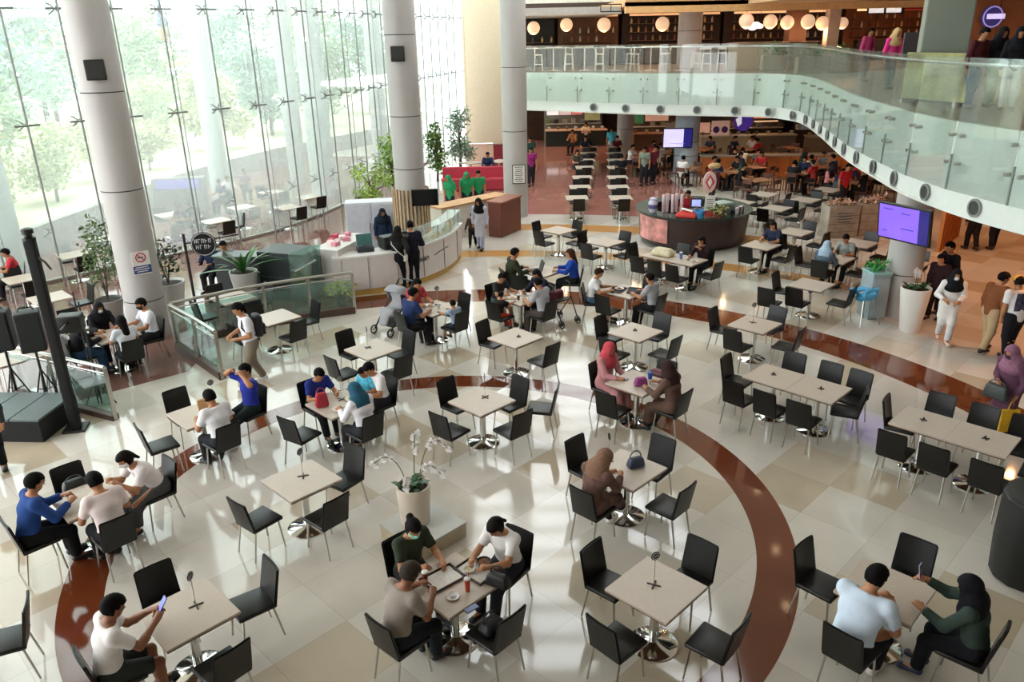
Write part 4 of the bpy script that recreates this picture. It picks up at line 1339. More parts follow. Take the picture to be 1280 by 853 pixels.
def tray(loc, rz, label, rim='#3a2a24', mat_='#d8d2ca'):
    e = empty('food_tray', loc, rz, label, 'tray')
    MB().rbox((0, 0, .006), (.42, .31, .010), .005).build('base', mat(rim, .4), e)
    r_ = MB()
    for x, y, a, b in ((0, .147, .42, .016), (0, -.147, .42, .016), (.203, 0, .016, .31), (-.203, 0, .016, .31)):
        r_.rbox((x, y, .016), (a, b, .022), .006)
    r_.build('rim', mat(rim, .4), e)
    MB().rbox((0, 0, .0125), (.36, .25, .003), .001).build('paper_liner', mat(mat_, .8, 0, .12, 30), e)
    return e
tray((-.80, 6.90, .75), R(40), 'white-lined food tray with brown rim, left of two on the same table', mat_='#dcd6d0')
tray((-.44, 7.02, .75), R(-42), 'food tray full of dishes in front of the woman in white', mat_='#cfcac2')
def cup(loc, label, color, r=.034, h=.11, lid='#d8d4cc', straw=True):
    e = empty('drink_cup', loc, 0, label, 'cup')
    MB().lathe([(r * .75, 0), (r, h)], n=14).build('cup_body', mat(color, .25), e, smooth=True)
    MB().lathe([(r * 1.06, h), (r * 1.06, h + .01), (r * .8, h + .018)], n=14).build('lid', mat(lid, .4), e, smooth=True)
    if straw:
        MB().tube([(0, 0, h * .5), (.02, .01, h + .09)], .004, 6).build('straw', mat('#c23a3a', .5), e)
    return e
cup((-.98, 6.86, .765), 'dark red drink on the left food tray', '#6b1b16', straw=False)
cup((-.52, 6.70, .75), 'tall orange red drink on the table with trays', '#c4503a', h=.15)
def bowl(loc, label, color, r=.08, food='#7a4a2a'):
    e = empty('bowl', loc, 0, label, 'bowl')
    MB().lathe([(r * .5, 0), (r * .85, .022), (r, .05), (r * .93, .05), (r * .75, .024), (.01, .018)], n=20, close=False).build('shell', mat(color, .35), e, smooth=True)
    MB().lathe([(.01, .036), (r * .8, .034), (r * .83, .03)], n=18, close=False).build('food', mat(food, .7, 0, .5, 40), e, smooth=True)
    return e
bowl((-.36, 7.12, .765), 'black bowl on the tray of the woman in white', '#1c1a1a')
bowl((-.52, 6.98, .765), 'white bowl of rice on the tray of the woman in white', '#dcd8d0', .06, '#d8cfae')
def plate(loc, label, r=.10, food='#8a5a34', color='#dedad2'):
    e = empty('plate', loc, 0, label, 'plate')
    MB().lathe([(r * .55, 0), (r * .7, .008), (r, .02), (r * .98, .024), (r * .66, .012), (.01, .010)], n=22, close=False).build('dish', mat(color, .3), e, smooth=True)
    MB().ball((0, 0, .014), r * .5, 12, 6, (1, .8, .4)).build('food', mat(food, .7, 0, .5, 40), e, smooth=True)
    return e
plate((-.67, 6.60, .75), 'small plate with wrappers beside the dark phone', .07, '#b8b4bc')

def handbag(loc, rz, label, color, w=.30, d=.14, h=.22, strap=True, cat='bag'):
    e = empty('handbag', loc, rz, label, cat)
    b = MB().rbox((0, 0, h / 2), (w, d, h), min(d, w) * .3, seg=4)
    b.v = [(x * (1 - .25 * z / h), y * (1 - .4 * z / h), z) for x, y, z in b.v]
    b.build('bag_body', mat(color, .5, 0, .2, 8), e, smooth=True)
    if strap:
        pts = [(w * .32 * math.cos(t), d * .1, h * .9 + .10 * math.sin(t)) for t in [math.pi * i / 10 for i in range(11)]]
        MB().tube(pts, .009, 6).build('strap', mat(color, .5, 0, .2, 8), e, smooth=True)
    return e
handbag((-.20, 6.78, .75), R(-30), 'black handbag on the right corner of the table with trays', '#17161a', .30, .16, .15)
p_, rz_ = SEATS['bagseat']
handbag((p_[0] - .02, p_[1] + .02, .485), rz_, 'black bag lying on the chair nearest right of the trays', '#1a1a20', .30, .22, .14)
p_, rz_ = SEATS['bagchair']
handbag((p_[0] + .06, p_[1] - .10, .485), rz_, 'bulky black bag on the chair beside the man in royal blue', '#191c18', .36, .22, .34)
handbag((1.62, 9.14, .75), R(20), 'dark blue handbag with a long strap on the table of the hooded woman', '#2a3446', .26, .16, .15)
handbag((2.1, 11.72, .75), R(10), 'magenta and teal patterned pouch on the table of the pink headscarf', '#8a3a78', .24, .14, .15, strap=False)
phone((1.86, 11.98, .757), R(60), 'black phone lying beside the magenta pouch')
cup((2.3, 11.98, .75), 'blue mug behind the magenta pouch', '#2c4a9a', .045, .10, '#2c4a9a', straw=False)
p_, rz_ = SEATS['redbag_chair']
handbag((p_[0], p_[1], .485), rz_, 'dark red jacket bundled on the chair behind the blue mug', '#5a1f26', .38, .26, .30, strap=False, cat='jacket')
handbag((-3.02, 11.18, .75), R(30), 'bright red bag standing on the table of the teal headscarf', '#a81f2f', .22, .13, .24)
def paper_bag(loc, rz, label, color='#b08a5c', w=.20, d=.12, h=.26):
    e = empty('paper_bag', loc, rz, label, 'bag')
    m_ = MB()
    m_.prism([(-w / 2, -d / 2), (w / 2, -d / 2), (w / 2, d / 2), (-w / 2, d / 2)], 0, h * .85)
    m_.v = [(x * (1 + .08 * math.sin(z * 40 + x * 9)), y * (1 - .35 * z / h), z) for x, y, z in m_.v]
    m_.build('bag_body', mat(color, .85, 0, .15, 18), e)
    MB().rbox((0, 0, h * .92), (w * .98, d * .3, h * .16), .01).build('folded_top', mat('#c6a273', .85), e)
    return e
paper_bag((-4.80, 11.02, .75), R(30), 'brown paper bag on the table by the man in white')
plate((-4.72, 10.80, .75), 'plate beside the brown paper bag', .10, '#8f6a3c')
plate((-2.60, 11.42, .75), 'plate of green and yellow food beside the red bag', .11, '#8f9a3a')
plate((-2.74, 11.05, .75), 'plate in front of the woman with the teal headscarf', .10, '#a8763c')
cup((-2.50, 11.2, .75), 'clear cup beside the plate of green food', '#c9c2b8', .035, .12)
tray((2.40, 16.82, .75), R(60), 'black tray in front of the girl in white', '#1a1a1c', '#26262a')
tray((2.76, 16.72, .75), R(75), 'black tray in front of the boy in grey', '#1a1a1c', '#2a2a30')
plate((2.44, 16.86, .765), 'plate on the black tray of the girl in white', .11, '#8a5a34')
plate((.02, 16.42, .75), 'white plate before the boy in the black shirt', .11, '#b98a4c')
plate((.30, 16.62, .75), 'white plate in the middle of the family table', .11, '#6b4a2c')
cup((.16, 16.28, .75), 'dark cup in the middle of the family table', '#4a3a34')
cup((.42, 16.36, .75), 'pale cup before the man in the grey shirt', '#d8d0c4')
cup((4.34, 19.30, .75), 'blue and white cup on the tables in front of the kiosk', '#4a78b8', .045, .16)
plate((4.62, 19.02, .75), 'plate before the woman in dark red', .11, '#8a5a34')
handbag((3.95, 19.66, .75), R(-40), 'crumpled beige jacket on the tables in front of the kiosk', '#cbbf9e', .62, .42, .20, strap=False, cat='jacket')
plate((8.15, 19.25, .75), 'plate before the striped boy', .11, '#8a5a34')
cup((-1.55, 15.80, .75), 'pale cup on the table beside the pram', '#ddd6c8')
plate((-1.75, 16.0, .75), 'plate on the table beside the pram', .10, '#a8763c')
handbag((-5.40, 8.72, .75), R(20), 'pile of papers and a phone between the man in blue and the leaning woman', '#c9c3b4', .2, .14, .03, strap=False, cat='papers')
def laptop(loc, rz, label):
    e = empty('laptop', loc, rz, label, 'laptop')
    MB().rbox((0, 0, .009), (.34, .24, .016), .006).build('base', mat('#2a2a2c', .4), e)
    MB().rbox((0, -.005, .018), (.30, .12, .003), .001).build('keyboard', BLACK, e)
    Mx = Matrix.Rotation(R(18), 4, 'X')
    s_ = MB().rbox((0, .155, .125), (.34, .012, .225), .005, M=Matrix.Rotation(R(-18), 4, 'X')).build('lid', mat('#232325', .4), e)
    MB().rbox((0, .147, .125), (.31, .004, .195), .001, M=Matrix.Rotation(R(-18), 4, 'X')).build('screen', mat('#30363c', .2), e)
    return e
laptop((.62, 18.52, .75), R(-80), 'open black laptop between the man in olive and the woman in blue')
def eyeglasses():
    P = PP['blue_man']
    hc, T = P['hc'], P['T']
    e = empty('eyeglasses', (T @ Vector(hc.tolist())), P['rz'], 'glasses worn by the man in royal blue', 'glasses')
    for sx in (-1, 1):
        MB().tube([(sx * .035 + .022 * math.cos(t), .098, .005 + .017 * math.sin(t)) for t in [i * math.pi / 6 for i in range(13)]], .003, 5).build('rim', DARK, e)
        MB().tube([(sx * .058, .096, .008), (sx * .082, 0, .010)], .003, 5).build('temple', DARK, e)
eyeglasses()
def backpack():
    P = ST['backpack']
    e = empty('backpack', P['chest'], P['rz'], 'black backpack worn by the man in khaki trousers', 'backpack')
    b = MB().rbox((0, -.20, -.05), (.30, .17, .44), .07, seg=4)
    b.build('pack_body', mat('#17171c', .6, 0, .15, 8), e, smooth=True)
    MB().rbox((0, -.295, -.12), (.24, .05, .22), .02, seg=3).build('front_pocket', mat('#1e1e25', .6), e, smooth=True)
    for sx in (-1, 1):
        MB().tube([(sx * .10, -.14, .12), (sx * .11, -.03, .185), (sx * .115, .10, .13), (sx * .13, .125, 0), (sx * .14, .02, -.16), (sx * .13, -.14, -.2)], .016, 6).build('shoulder_strap', BLACK, e, smooth=True)
backpack()
P = ST['cap_man']
e = empty('shirt_print', P['chest'], P['rz'], 'dark picture print on the back of the white t-shirt', 'print')
pr = MB()
vs, fs = [], []
for j in range(7):
    for i in range(9):
        x = (i / 8 - .5) * .30
        vs.append((x, -.152 + .9 * x * x - .02 * abs(j / 6 - .4), -.20 + j / 6 * .36))
for j in range(6):
    for i in range(8):
        fs.append((j * 9 + i, j * 9 + i + 1, (j + 1) * 9 + i + 1, (j + 1) * 9 + i))
pr.add(vs, fs).build('print', mat('#3c3a52', .8, 0, .9, 14), e, smooth='full')
P = ST['purple']
handbag((P['R'].x - .02, P['R'].y - .02, P['R'].z - .26), P['rz'] + R(10), 'dark grey shoulder bag held by the woman in purple', '#2e3330', .40, .15, .24)
e = empty('shopping_bag', (P['L'].x + .0, P['L'].y, P['L'].z - .52), P['rz'] + R(70), 'yellow plastic shopping bag hanging from the hand of the woman in purple', 'bag')
m_ = MB().prism([(-.15, -.06), (.15, -.06), (.15, .06), (-.15, .06)], 0, .36)
m_.v = [(x * (1 - .2 * z), y * (1 - 1.6 * z), z) for x, y, z in m_.v]
m_.build('bag_body', mat('#d9a81c', .5, 0, .15, 12), e)
for sx in (-1, 1):
    MB().tube([(sx * .06, sx * .02, .35), (sx * .03, sx * .01, .47), (0, 0, .52)], .008, 5).build('handle', mat('#d9a81c', .5), e)
P = ST['shopper_bag']
e = empty('shoulder_strap_bag', P['chest'], P['rz'], 'white strap bag across the back of the customer in black', 'bag')
MB().tube([(-.17, .02, .12), (-.10, -.15, .02), (.05, -.165, -.15), (.18, -.09, -.30)], .012, 5).build('strap', WHITE, e)
MB().rbox((.2, 0, -.36), (.08, .2, .16), .03).build('bag_body', WHITE, e, smooth=True)

# ---- orchid pot on its low stone plinth
c0 = (-1.22, 8.72)
pl = empty('stone_plinth', (c0[0], c0[1], 0), R(45), 'low square stone plinth under the white orchid pot', 'plinth')
MB().rbox((0, 0, .10), (.80, .80, .20), .006).build('base', mat('#b9a88c', .4, 0, .08, 4), pl)
MB().rbox((0, 0, .213), (.82, .82, .026), .005).build('top_slab', mat('#bdbcb6', .2, 0, .08, 4), pl)

def orchid_pot(loc, label, r0, r1, h, potcol, sprays, seed=1, potlabel=None):
    rr = random.Random(seed)
    e = empty('orchid_pot', loc, 0, label, 'potted plant')
    MB().lathe([(r0, 0), (r1, h), (r1 - .025, h), (r1 - .035, h - .06), (.02, h - .06)], n=32).build('pot', mat(potcol, .35, 0, .03), e, smooth=True)
    MB().lathe([(r1 - .035, h - .055), (.01, h - .03)], n=24, close=False).build('soil', mat('#2a2119', .9), e)
    lf = MB()
    for k in range(16):
        a = rr.uniform(0, 6.28)
        L_, w_ = rr.uniform(.16, .28), rr.uniform(.03, .05)
        b = Vector((rr.uniform(-.5, .5) * r1, rr.uniform(-.5, .5) * r1, h - .03))
        d = Vector((math.cos(a), math.sin(a), 0))
        q = Vector((-d.y, d.x, 0))
        vs = []
        for i in range(5):
            t = i / 4
            c = b + d * L_ * t * .8 + Vector((0, 0, L_ * (t * 1.1 - .7 * t * t)))
            ww = w_ * math.sin(math.pi * min(.97, .12 + t * .86))
            vs += [c - q * ww, c + q * ww + Vector((0, 0, 0)), ]
        lf.add(vs, [(2 * i, 2 * i + 1, 2 * i + 3, 2 * i + 2) for i in range(4)])
    lf.build('leaves', mat('#1f4a24', .35, 0, .25, 10), e, smooth='full')
    for ang, reach, hh, droop in sprays:
        d = Vector((math.cos(R(ang)), math.sin(R(ang)), 0))
        pts = []
        for i in range(11):
            t = i / 10
            pts.append(Vector((0, 0, h - .04)) + d * (.08 + reach * t ** 1.4) + Vector((0, 0, hh * (math.sin(min(t, 1) * math.pi * droop) / math.sin(min(.5, droop) * math.pi)))))
        st = MB().tube(pts, .007, 6).build('stem', mat('#5b5a35', .6), e, smooth=True)
        fl_ = MB()
        for i in range(5, 11):
            for _ in range(2):
                c = pts[i] + Vector((rr.uniform(-.03, .03), rr.uniform(-.03, .03), rr.uniform(-.05, .01)))
                for k in range(5):
                    a = k / 5 * 6.283 + rr.random()
                    u = Vector((math.cos(a), .3 * math.sin(a * 2), math.sin(a)))
                    v_ = u.cross(Vector((.3, 1, .2))).normalized()
                    L_ = .048
                    fl_.add([c, c + u * L_ * .6 + v_ * .022, c + u * L_, c + u * L_ * .6 - v_ * .022], [(0, 1, 2, 3)])
        fl_.build('blossoms', mat('#ece6e2', .6, 0, .04), st)
    return e
orchid_pot((-1.32, 8.76, .226), 'white orchid in a round cream pot on the stone plinth', .19, .225, .56, '#cfc0ae', [(170, .42, .42, .74), (20, .40, .62, .72), (-30, .38, .40, .7), (80, .2, .66, .5), (255, .18, .24, .8)])
p_ = at(1136, 413)
orchid_pot((p_.x, p_.y, 0), 'tall white tapered planter with a white orchid before the screen column', .20, .31, .98, '#dcd8d2', [(80, .05, .40, .5), (60, .06, .34, .55)], 5)

# ---- pram, walking frame, high chair
def pram(loc, rz):
    e = empty('pram', loc, rz, 'grey folding pram beside the man in navy', 'pram')
    fr = mat('#2a2a2c', .35, .6)
    for sx in (-1, 1):
        MB().tube([(sx * .22, -.50, 1.06), (sx * .24, -.10, .62), (sx * .24, .38, .12)], .019, 8).build('frame_tube', fr, e, smooth=True)
        MB().tube([(sx * .23, .10, .50), (sx * .25, -.34, .12)], .013, 8).build('frame_tube', fr, e, smooth=True)
        for y, r_ in ((.40, .09), (-.36, .12)):
            wv = MB()
            pts = [(sx * .25, y + r_ * math.cos(t), r_ + .018 + r_ * math.sin(t)) for t in [i * math.pi / 10 for i in range(21)]]
            wv.tube(pts, .018, 6)
            wh = wv.build('wheel', BLACK, e, smooth=True)
            hb = MB().tube([(sx * .235, y, r_ + .018), (sx * .265, y, r_ + .018)], .03, 10)
            for k in range(5):
                a = k * 1.2566
                hb.tube([(sx * .25, y, r_ + .018), (sx * .25, y + r_ * math.cos(a), r_ + .018 + r_ * math.sin(a))], .006, 5)
            hb.build('hub', STEEL, wh)
    MB().tube([(-.22, -.50, 1.06), (.22, -.50, 1.06)], .022, 8).build('handle', BLACK, e, smooth=True)
    f = Field((-.3, -.35, .2), (.3, .5, 1.1), .02)
    f.seg((-.14, .18, .50), (.14, .18, .50), .07, None, .03)
    f.seg((-.14, -.12, .50), (.14, -.12, .50), .07, None, .05)
    f.seg((-.15, -.20, .80), (.15, -.20, .80), .06, None, .06)
    f.seg((0, -.14, .52), (0, -.22, .84), .06, None, .08, V3(1, 0, 0), 2.8)
    f.seg((0, .2, .5), (0, -.14, .5), .06, None, .06, V3(1, 0, 0), 2.8)
    f.seg((0, .26, .46), (0, .36, .26), .045, None, .06, V3(1, 0, 0), 2.8)
    MB().add(*f.mesh()).build('seat', mat('#9c9ca0', .8), e, smooth='full')
    g = Field((-.35, -.55, .55), (.35, .25, 1.2), .016)
    g.seg((-.10, -.14, .80), (.10, -.14, .80), .215, None, .0)
    g.keep(lambda x, y, z: .19 - np.sqrt(np.maximum(np.abs(x) - .10, 0) ** 2 + (y + .14) ** 2 + (z - .80) ** 2))
    g.keep(lambda x, y, z: np.minimum(.80 - z + .6 * (y + .14), y + .14) + 0 * x)
    g.keep(lambda x, y, z: .66 - z + 0 * x + 0 * y)
    MB().add(*g.mesh()).build('canopy', mat('#8d8d90', .85), e, smooth='full')
    b = MB().rbox((0, .02, .22), (.36, .42, .16), .05, seg=3)
    b.build('basket', mat('#5b5b5e', .9), e, smooth=True)
p_ = at(489, 418)
pram((p_.x + .05, p_.y + .25, 0), R(-215))

def walker(loc, rz):
    e = empty('walking_frame', loc, rz, 'black wheeled walking frame beside the man in the grey shirt', 'walking frame')
    for sx in (-1, 1):
        MB().tube([(sx * .25, -.28, .14), (sx * .25, -.05, .62), (sx * .25, .0, .92), (sx * .25, .12, .95)], .013, 8).build('side_tube', BLACK, e, smooth=True)
        MB().tube([(sx * .25, -.05, .6), (sx * .25, .30, .12)], .013, 8).build('side_tube', BLACK, e, smooth=True)
        for y in (-.28, .30):
            pts = [(sx * .25, y + .085 * math.cos(t), .10 + .085 * math.sin(t)) for t in [i * math.pi / 8 for i in range(17)]]
            w_ = MB().tube(pts, .014, 6)
            w_.tube([(sx * .235, y, .10), (sx * .265, y, .10)], .05, 10)
            w_.build('wheel', mat('#2a2a2c', .5), e, smooth=True)
    MB().tube([(-.25, -.05, .6), (.25, -.05, .6)], .012, 8).build('crossbar', BLACK, e)
    MB().rbox((0, .05, .55), (.46, .24, .03), .012).build('seat', BLACK, e)
    MB().rbox((0, .16, .62), (.34, .18, .26), .05, seg=3).build('sling_bag', mat('#5a1f2a', .7), e, smooth=True)
p_ = at(702, 408)
walker((p_.x, p_.y + .2, 0), R(40))

def highchair(loc, rz):
    e = empty('high_chair', loc, rz, 'light blue plastic high chair with splayed steel legs', 'high chair')
    blue = mat('#4aa8d8', .4)
    f = Field((-.3, -.3, .5), (.3, .3, .95), .015)
    f.seg((-.12, 0, .60), (.12, 0, .60), .09, None, .03, V3(0, 1, 0), 1.4)
    f.seg((-.16, -.13, .66), (.16, -.13, .66), .04, None, .03)
    f.seg((-.16, -.15, .66), (-.15, -.17, .82), .03, None, .03)
    f.seg((.16, -.15, .66), (.15, -.17, .82), .03, None, .03)
    f.seg((-.12, -.17, .80), (.12, -.17, .80), .045, None, .04)
    f.seg((-.18, -.12, .70), (-.18, .14, .70), .03, None, .03)
    f.seg((.18, -.12, .70), (.18, .14, .70), .03, None, .03)
    f.cut(lambda x, y, z: np.sqrt((x / 1.2) ** 2 + (y * .95 - .02) ** 2 + (z - .74) ** 2) - .125)
    MB().add(*f.mesh()).build('seat_shell', blue, e, smooth='full')
    MB().rbox((0, .17, .735), (.42, .22, .03), .014, seg=3).build('tray', blue, e, smooth=True)
    for sx in (-1, 1):
        for sy in (-1, 1):
            MB().tube([(sx * .12, sy * .10, .60), (sx * .27, sy * .26, 0)], .014, 8).build('leg', STEEL, e, smooth=True)
highchair((7.82, 16.42, 0), R(20))
# ---- big black drum at the right edge
p_ = at(1280, 720)
e = empty('black_drum', (p_.x, p_.y, 0), 0, 'large black round bin cut by the right edge', 'bin')
MB().lathe([(.36, 0), (.38, .02), (.41, .5), (.41, 1.08), (.39, 1.10)], n=12).build('body', mat('#111110', .55), e, smooth=True)
MB().lathe([(.385, 1.10), (.385, 1.13), (.30, 1.15), (.02, 1.15)], n=36).build('lid', mat('#1c1c1b', .45), e, smooth=True)

# ================================================================ LEFT SIDE: RAILINGS, STAGE, PLANTERS
def at_y(px, py, y):
    """point of the place at forward distance y seen at a spot of the photograph"""
    a, b = px - 640, py - 426.5
    c, s = math.cos(CAM_R), math.sin(CAM_R)
    a, b = (c * a + s * b) / CAM_F, (-s * a + c * b) / CAM_F
    d = Vector((a, math.cos(CAM_P) - b * math.sin(CAM_P), -math.sin(CAM_P) - b * math.cos(CAM_P)))
    return d * (y / d.y) + Vector((0, 0, CAM_H))
RGLASS = glass_mat('railing_glass', (.72, .88, .84, 1), .08, .05, (.5, .75, .7, 1))
KERB = mat('#4f3a31', .45)
def railing(label, path, posts, kerb=.16):
    e = empty('glass_railing', (path[0][0], path[0][1], 0), 0, label, 'railing')
    o = Vector((-path[0][0], -path[0][1], 0))
    V = [Vector((p[0], p[1], 0)) + o for p in path]
    MB().ribbon([(v.x, v.y) for v in V], 0, kerb, .14).build('kerb', KERB, e)
    MB().tube([v + Vector((0, 0, 1.0)) for v in V], .035, 10).build('handrail', STEEL, e, smooth=True)
    MB().tube([v + Vector((0, 0, .88)) for v in V], .014, 8).build('lower_rail', STEEL, e, smooth=True)
    idx = [round(k * (len(V) - 1) / posts) for k in range(posts + 1)]
    for k in idx:
        v = V[k]
        MB().rbox((v.x, v.y, .5), (.07, .035, .98), .008, rz=.7).build('post', STEEL, e)
    for a, b in zip(idx, idx[1:]):
        seg = V[a:b + 1]
        MB().ribbon([(v.x, v.y) for v in seg], kerb + .03, .84, .014).build('glass_panel', RGLASS, e)
arc = [(RC[0] + 8.98 * math.cos(R(a)), RC[1] + 8.98 * math.sin(R(a))) for a in np.linspace(133.5, 107.5, 13)]
railing('curved glass railing with steel rail running left of the white counter', arc, 4)
railing('short glass railing end pointing at the table with a paper bag', [(-7.18, 15.68), (-6.4, 14.85), (-5.66, 14.02)], 2)
railing('glass railing end behind the black stage box', [(-9.4, 13.55), (-8.3, 13.0), (-6.98, 12.36)], 2, .10)

st = empty('stage_box', (-8.55, 12.15, 0), R(-4), 'black draped stage box with grey top boards at the left edge', 'stage')
b = MB().rbox((0, 0, .19), (1.55, 1.05, .38), .015)
b.build('skirt', mat('#121212', .9, 0, .3, 5), st)
for i, x in enumerate((-.52, 0, .52)):
    MB().rbox((x, 0, .40), (.505, 1.05, .04), .006).build('top_board', mat('#56605f', .5, 0, .08), st)

def pa(loc, rz, label):
    e = empty('stand_speaker', loc, rz, label, 'speaker', None)
    MB().rbox((0, 0, 1.52), (.40, .36, .72), .03, seg=3).build('cabinet', mat('#17191a', .6), e, smooth=True)
    MB().rbox((0, -.185, 1.52), (.35, .02, .64), .008).build('grille', mat('#202322', .85), e)
    MB().tube([(-.12, 0, 1.89), (-.10, 0, 1.94), (.10, 0, 1.94), (.12, 0, 1.89)], .014, 6).build('carry_handle', BLACK, e)
    MB().tube([(0, 0, .35), (0, 0, 1.17)], .022, 8).build('pole', BLACK, e)
    for k in range(3):
        a = k * 2.094 + .4
        MB().tube([(0, 0, .80), (.30 * math.cos(a), .30 * math.sin(a), .0)], .014, 6).build('leg', BLACK, e)
        MB().tube([(0, 0, .38), (.15 * math.cos(a), .15 * math.sin(a), .40)], .010, 6).build('brace', BLACK, e)
pa((-8.98, 12.93, 0), R(20), 'black loudspeaker on a stand, left of two behind the stage')
pa((-8.40, 12.86, 0), R(28), 'black loudspeaker on a stand next to the black tower')
tw = empty('lighting_tower', (-7.52, 12.05, 0), R(12), 'tall black draped lighting tower beside the stage', 'tower')
MB().rbox((0, 0, 1.68), (.16, .16, 3.32), .03, seg=3).build('draped_mast', mat('#0f0f0f', .85, 0, .3, 4), tw, smooth=True)
MB().lathe([(.10, 3.32), (.10, 3.36), (.06, 3.38), (.06, 3.42), (.09, 3.43), (.09, 3.50), (.03, 3.52)], n=14).build('top_cap', BLACK, tw, smooth=True)
MB().tube([(0, 0, 3.1), (.18, -.1, 2.98), (.26, -.14, 2.86)], .018, 6).build('hook_arm', DARK, tw)
MB().rbox((0, 0, .02), (.36, .36, .04), .01).build('foot_plate', BLACK, tw)
lp = empty('stage_light', (-7.35, 12.5, 1.72), R(12), 'black box stage light clamped to the black tower', 'lamp')
MB().rbox((-.16, .2, 0), (.38, .30, .30), .03, seg=3).build('housing', BLACK, lp, smooth=True)
MB().tube([(-.16, -.36, .05), (-.16, 0, .05), (-.16, .2, .05)], .02, 6).build('clamp_arm', BLACK, lp)
tp = empty('tripod_pole', (-7.62, 13.05, 0), 0, 'thin black pole pair standing right of the stage light', 'stand')
for dx in (0, .06):
    MB().tube([(dx, 0, 0), (dx, 0, 2.15 - dx * 3)], .014, 6).build('pole', BLACK, tp)
for k in range(3):
    MB().tube([(.03, 0, .5), (.03 + .3 * math.cos(k * 2.09), .3 * math.sin(k * 2.09), 0)], .012, 6).build('leg', BLACK, tp)

def leaf_cloud(n, c, rad, size, rr, droop=.2):
    m_ = MB()
    for _ in range(n):
        d = Vector((rr.gauss(0, 1), rr.gauss(0, 1), rr.gauss(0, 1))).normalized() * (rr.random() ** .4)
        p = Vector((c[0] + d.x * rad[0], c[1] + d.y * rad[1], c[2] + d.z * rad[2]))
        u = Vector((rr.gauss(0, 1), rr.gauss(0, 1), rr.gauss(0, .6) - droop)).normalized()
        v = u.cross(Vector((rr.random(), rr.random(), 1))).normalized()
        L_ = size * rr.uniform(.7, 1.3)
        n_ = u.cross(v) * L_ * .12
        m_.add([p, p + u * L_ * .5 + v * L_ * .26 + n_, p + u * L_, p + u * L_ * .5 - v * L_ * .26 + n_], [(0, 1, 2, 3)])
    return m_

def potted(loc, label, r0, r1, h, potm, kind='shrub', ph=1.0, seed=1, lm=None, n=260):
    rr = random.Random(seed)
    e = empty('potted_plant', loc, 0, label, 'potted plant')
    MB().lathe([(r0, 0), (r1, h), (r1 - .03, h), (r1 - .04, h - .06), (.02, h - .06)], n=24).build('pot', potm, e, smooth=True)
    MB().lathe([(r1 - .035, h - .055), (.01, h - .03)], n=18, close=False).build('soil', mat('#2a2119', .9), e)
    lm = lm or LEAF
    if kind == 'shrub':
        sm = MB()
        for k in range(7):
            a = rr.uniform(0, 6.28)
            sm.tube([(0, 0, h - .05), (.12 * math.cos(a), .12 * math.sin(a), h + ph * .5), (.3 * math.cos(a), .3 * math.sin(a), h + ph * rr.uniform(.7, 1))], [.012, .008, .004], 5)
        sm.build('stems', mat('#4f4330', .8), e)
        leaf_cloud(n, (0, 0, h + ph * .6), (.42, .42, ph * .45), .14, rr).build('foliage', lm, e)
    elif kind == 'palm':
        m_ = MB()
        for k in range(22):
            a = rr.uniform(0, 6.28)
            L_ = ph * rr.uniform(.7, 1.1)
            d = Vector((math.cos(a), math.sin(a), 0))
            q = Vector((-d.y, d.x, 0))
            el = rr.uniform(.5, 1.3)
            pts = [Vector((0, 0, h - .05)) + d * L_ * t * math.cos(el) * (1 + .4 * t) + Vector((0, 0, L_ * (t * math.sin(el) - .35 * t * t))) for t in [i / 6 for i in range(7)]]
            vs = []
            for i, p in enumerate(pts):
                ww = .05 * math.sin(math.pi * (.1 + .88 * i / 6))
                vs += [p - q * ww, p + q * ww]
            m_.add(vs, [(2 * i, 2 * i + 1, 2 * i + 3, 2 * i + 2) for i in range(6)])
        m_.build('fronds', lm, e, smooth='full')
    return e
PW = mat('#d6d5d0', .4, vary=.03)
potted((-7.93, 17.45, 0), 'tall white tapered planter with a thin shrub right of the leftmost grey column', .20, .36, .98, PW, 'shrub', 1.0, 2, mat('#3a4a34', .6, 0, .3, 14), 170)
potted((-6.6, 18.68, 0), 'white planter with bright green palm leaves behind the curved railing', .22, .34, .85, PW, 'palm', 1.0, 3, mat('#3f6f30', .45, 0, .3, 10))
potted((-9.7, 18.0, 0), 'leafy potted tree behind the group under the leftmost grey column', .26, .34, .42, mat('#8e8a84', .6), 'shrub', 1.9, 4, mat('#5d7443', .6, 0, .3, 14), 420)
potted((-4.2, 18.45, 0), 'small pot with yellow flowers at the end of the curved railing', .12, .16, .28, KERB, 'shrub', .28, 5, mat('#c8b23c', .6, 0, .3, 20), 120)

sg = empty('hanging_sign', (-7.75, 18.3, 0), R(12), 'round black sign with white lettering on a bar above the shaded counter', 'sign')
MB().rbox((0, 0, .95), (.06, .06, 1.9), .008).build('post', DARK, sg)
MB().tube([(0, 0, 1.66), (1.25, 0, 1.80)], .018, 6).build('bar', DARK, sg)
MB().tube([(.42, -.02, 1.62), (.42, .02, 1.62)], .29, 32).build('disc', mat('#1a1b1e', .5), sg)
wh = mat('#e9e9ec', .5)
lt = MB()
for z, xs_ in ((.085, (-.17, -.09, -.01, .07, .15)), (-.06, (-.15, -.06, .04, .13))):
    for i, x in enumerate(xs_):
        lt.rbox((.42 + x - .022, -.026, 1.62 + z), (.016, .008, .10), .002)
        if i % 2 == 0:
            lt.rbox((.42 + x + .022, -.026, 1.62 + z), (.016, .008, .10), .002)
        lt.rbox((.42 + x, -.026, 1.62 + z + (.042 if i % 3 else .0)), (.052, .008, .016), .002)
lt.build('lettering', wh, sg)
MB().tube([(.42 + .265 * math.cos(t), -.024, 1.62 + .265 * math.sin(t)) for t in [i * math.pi / 20 for i in range(41)]], .006, 5).build('white_ring', wh, sg)

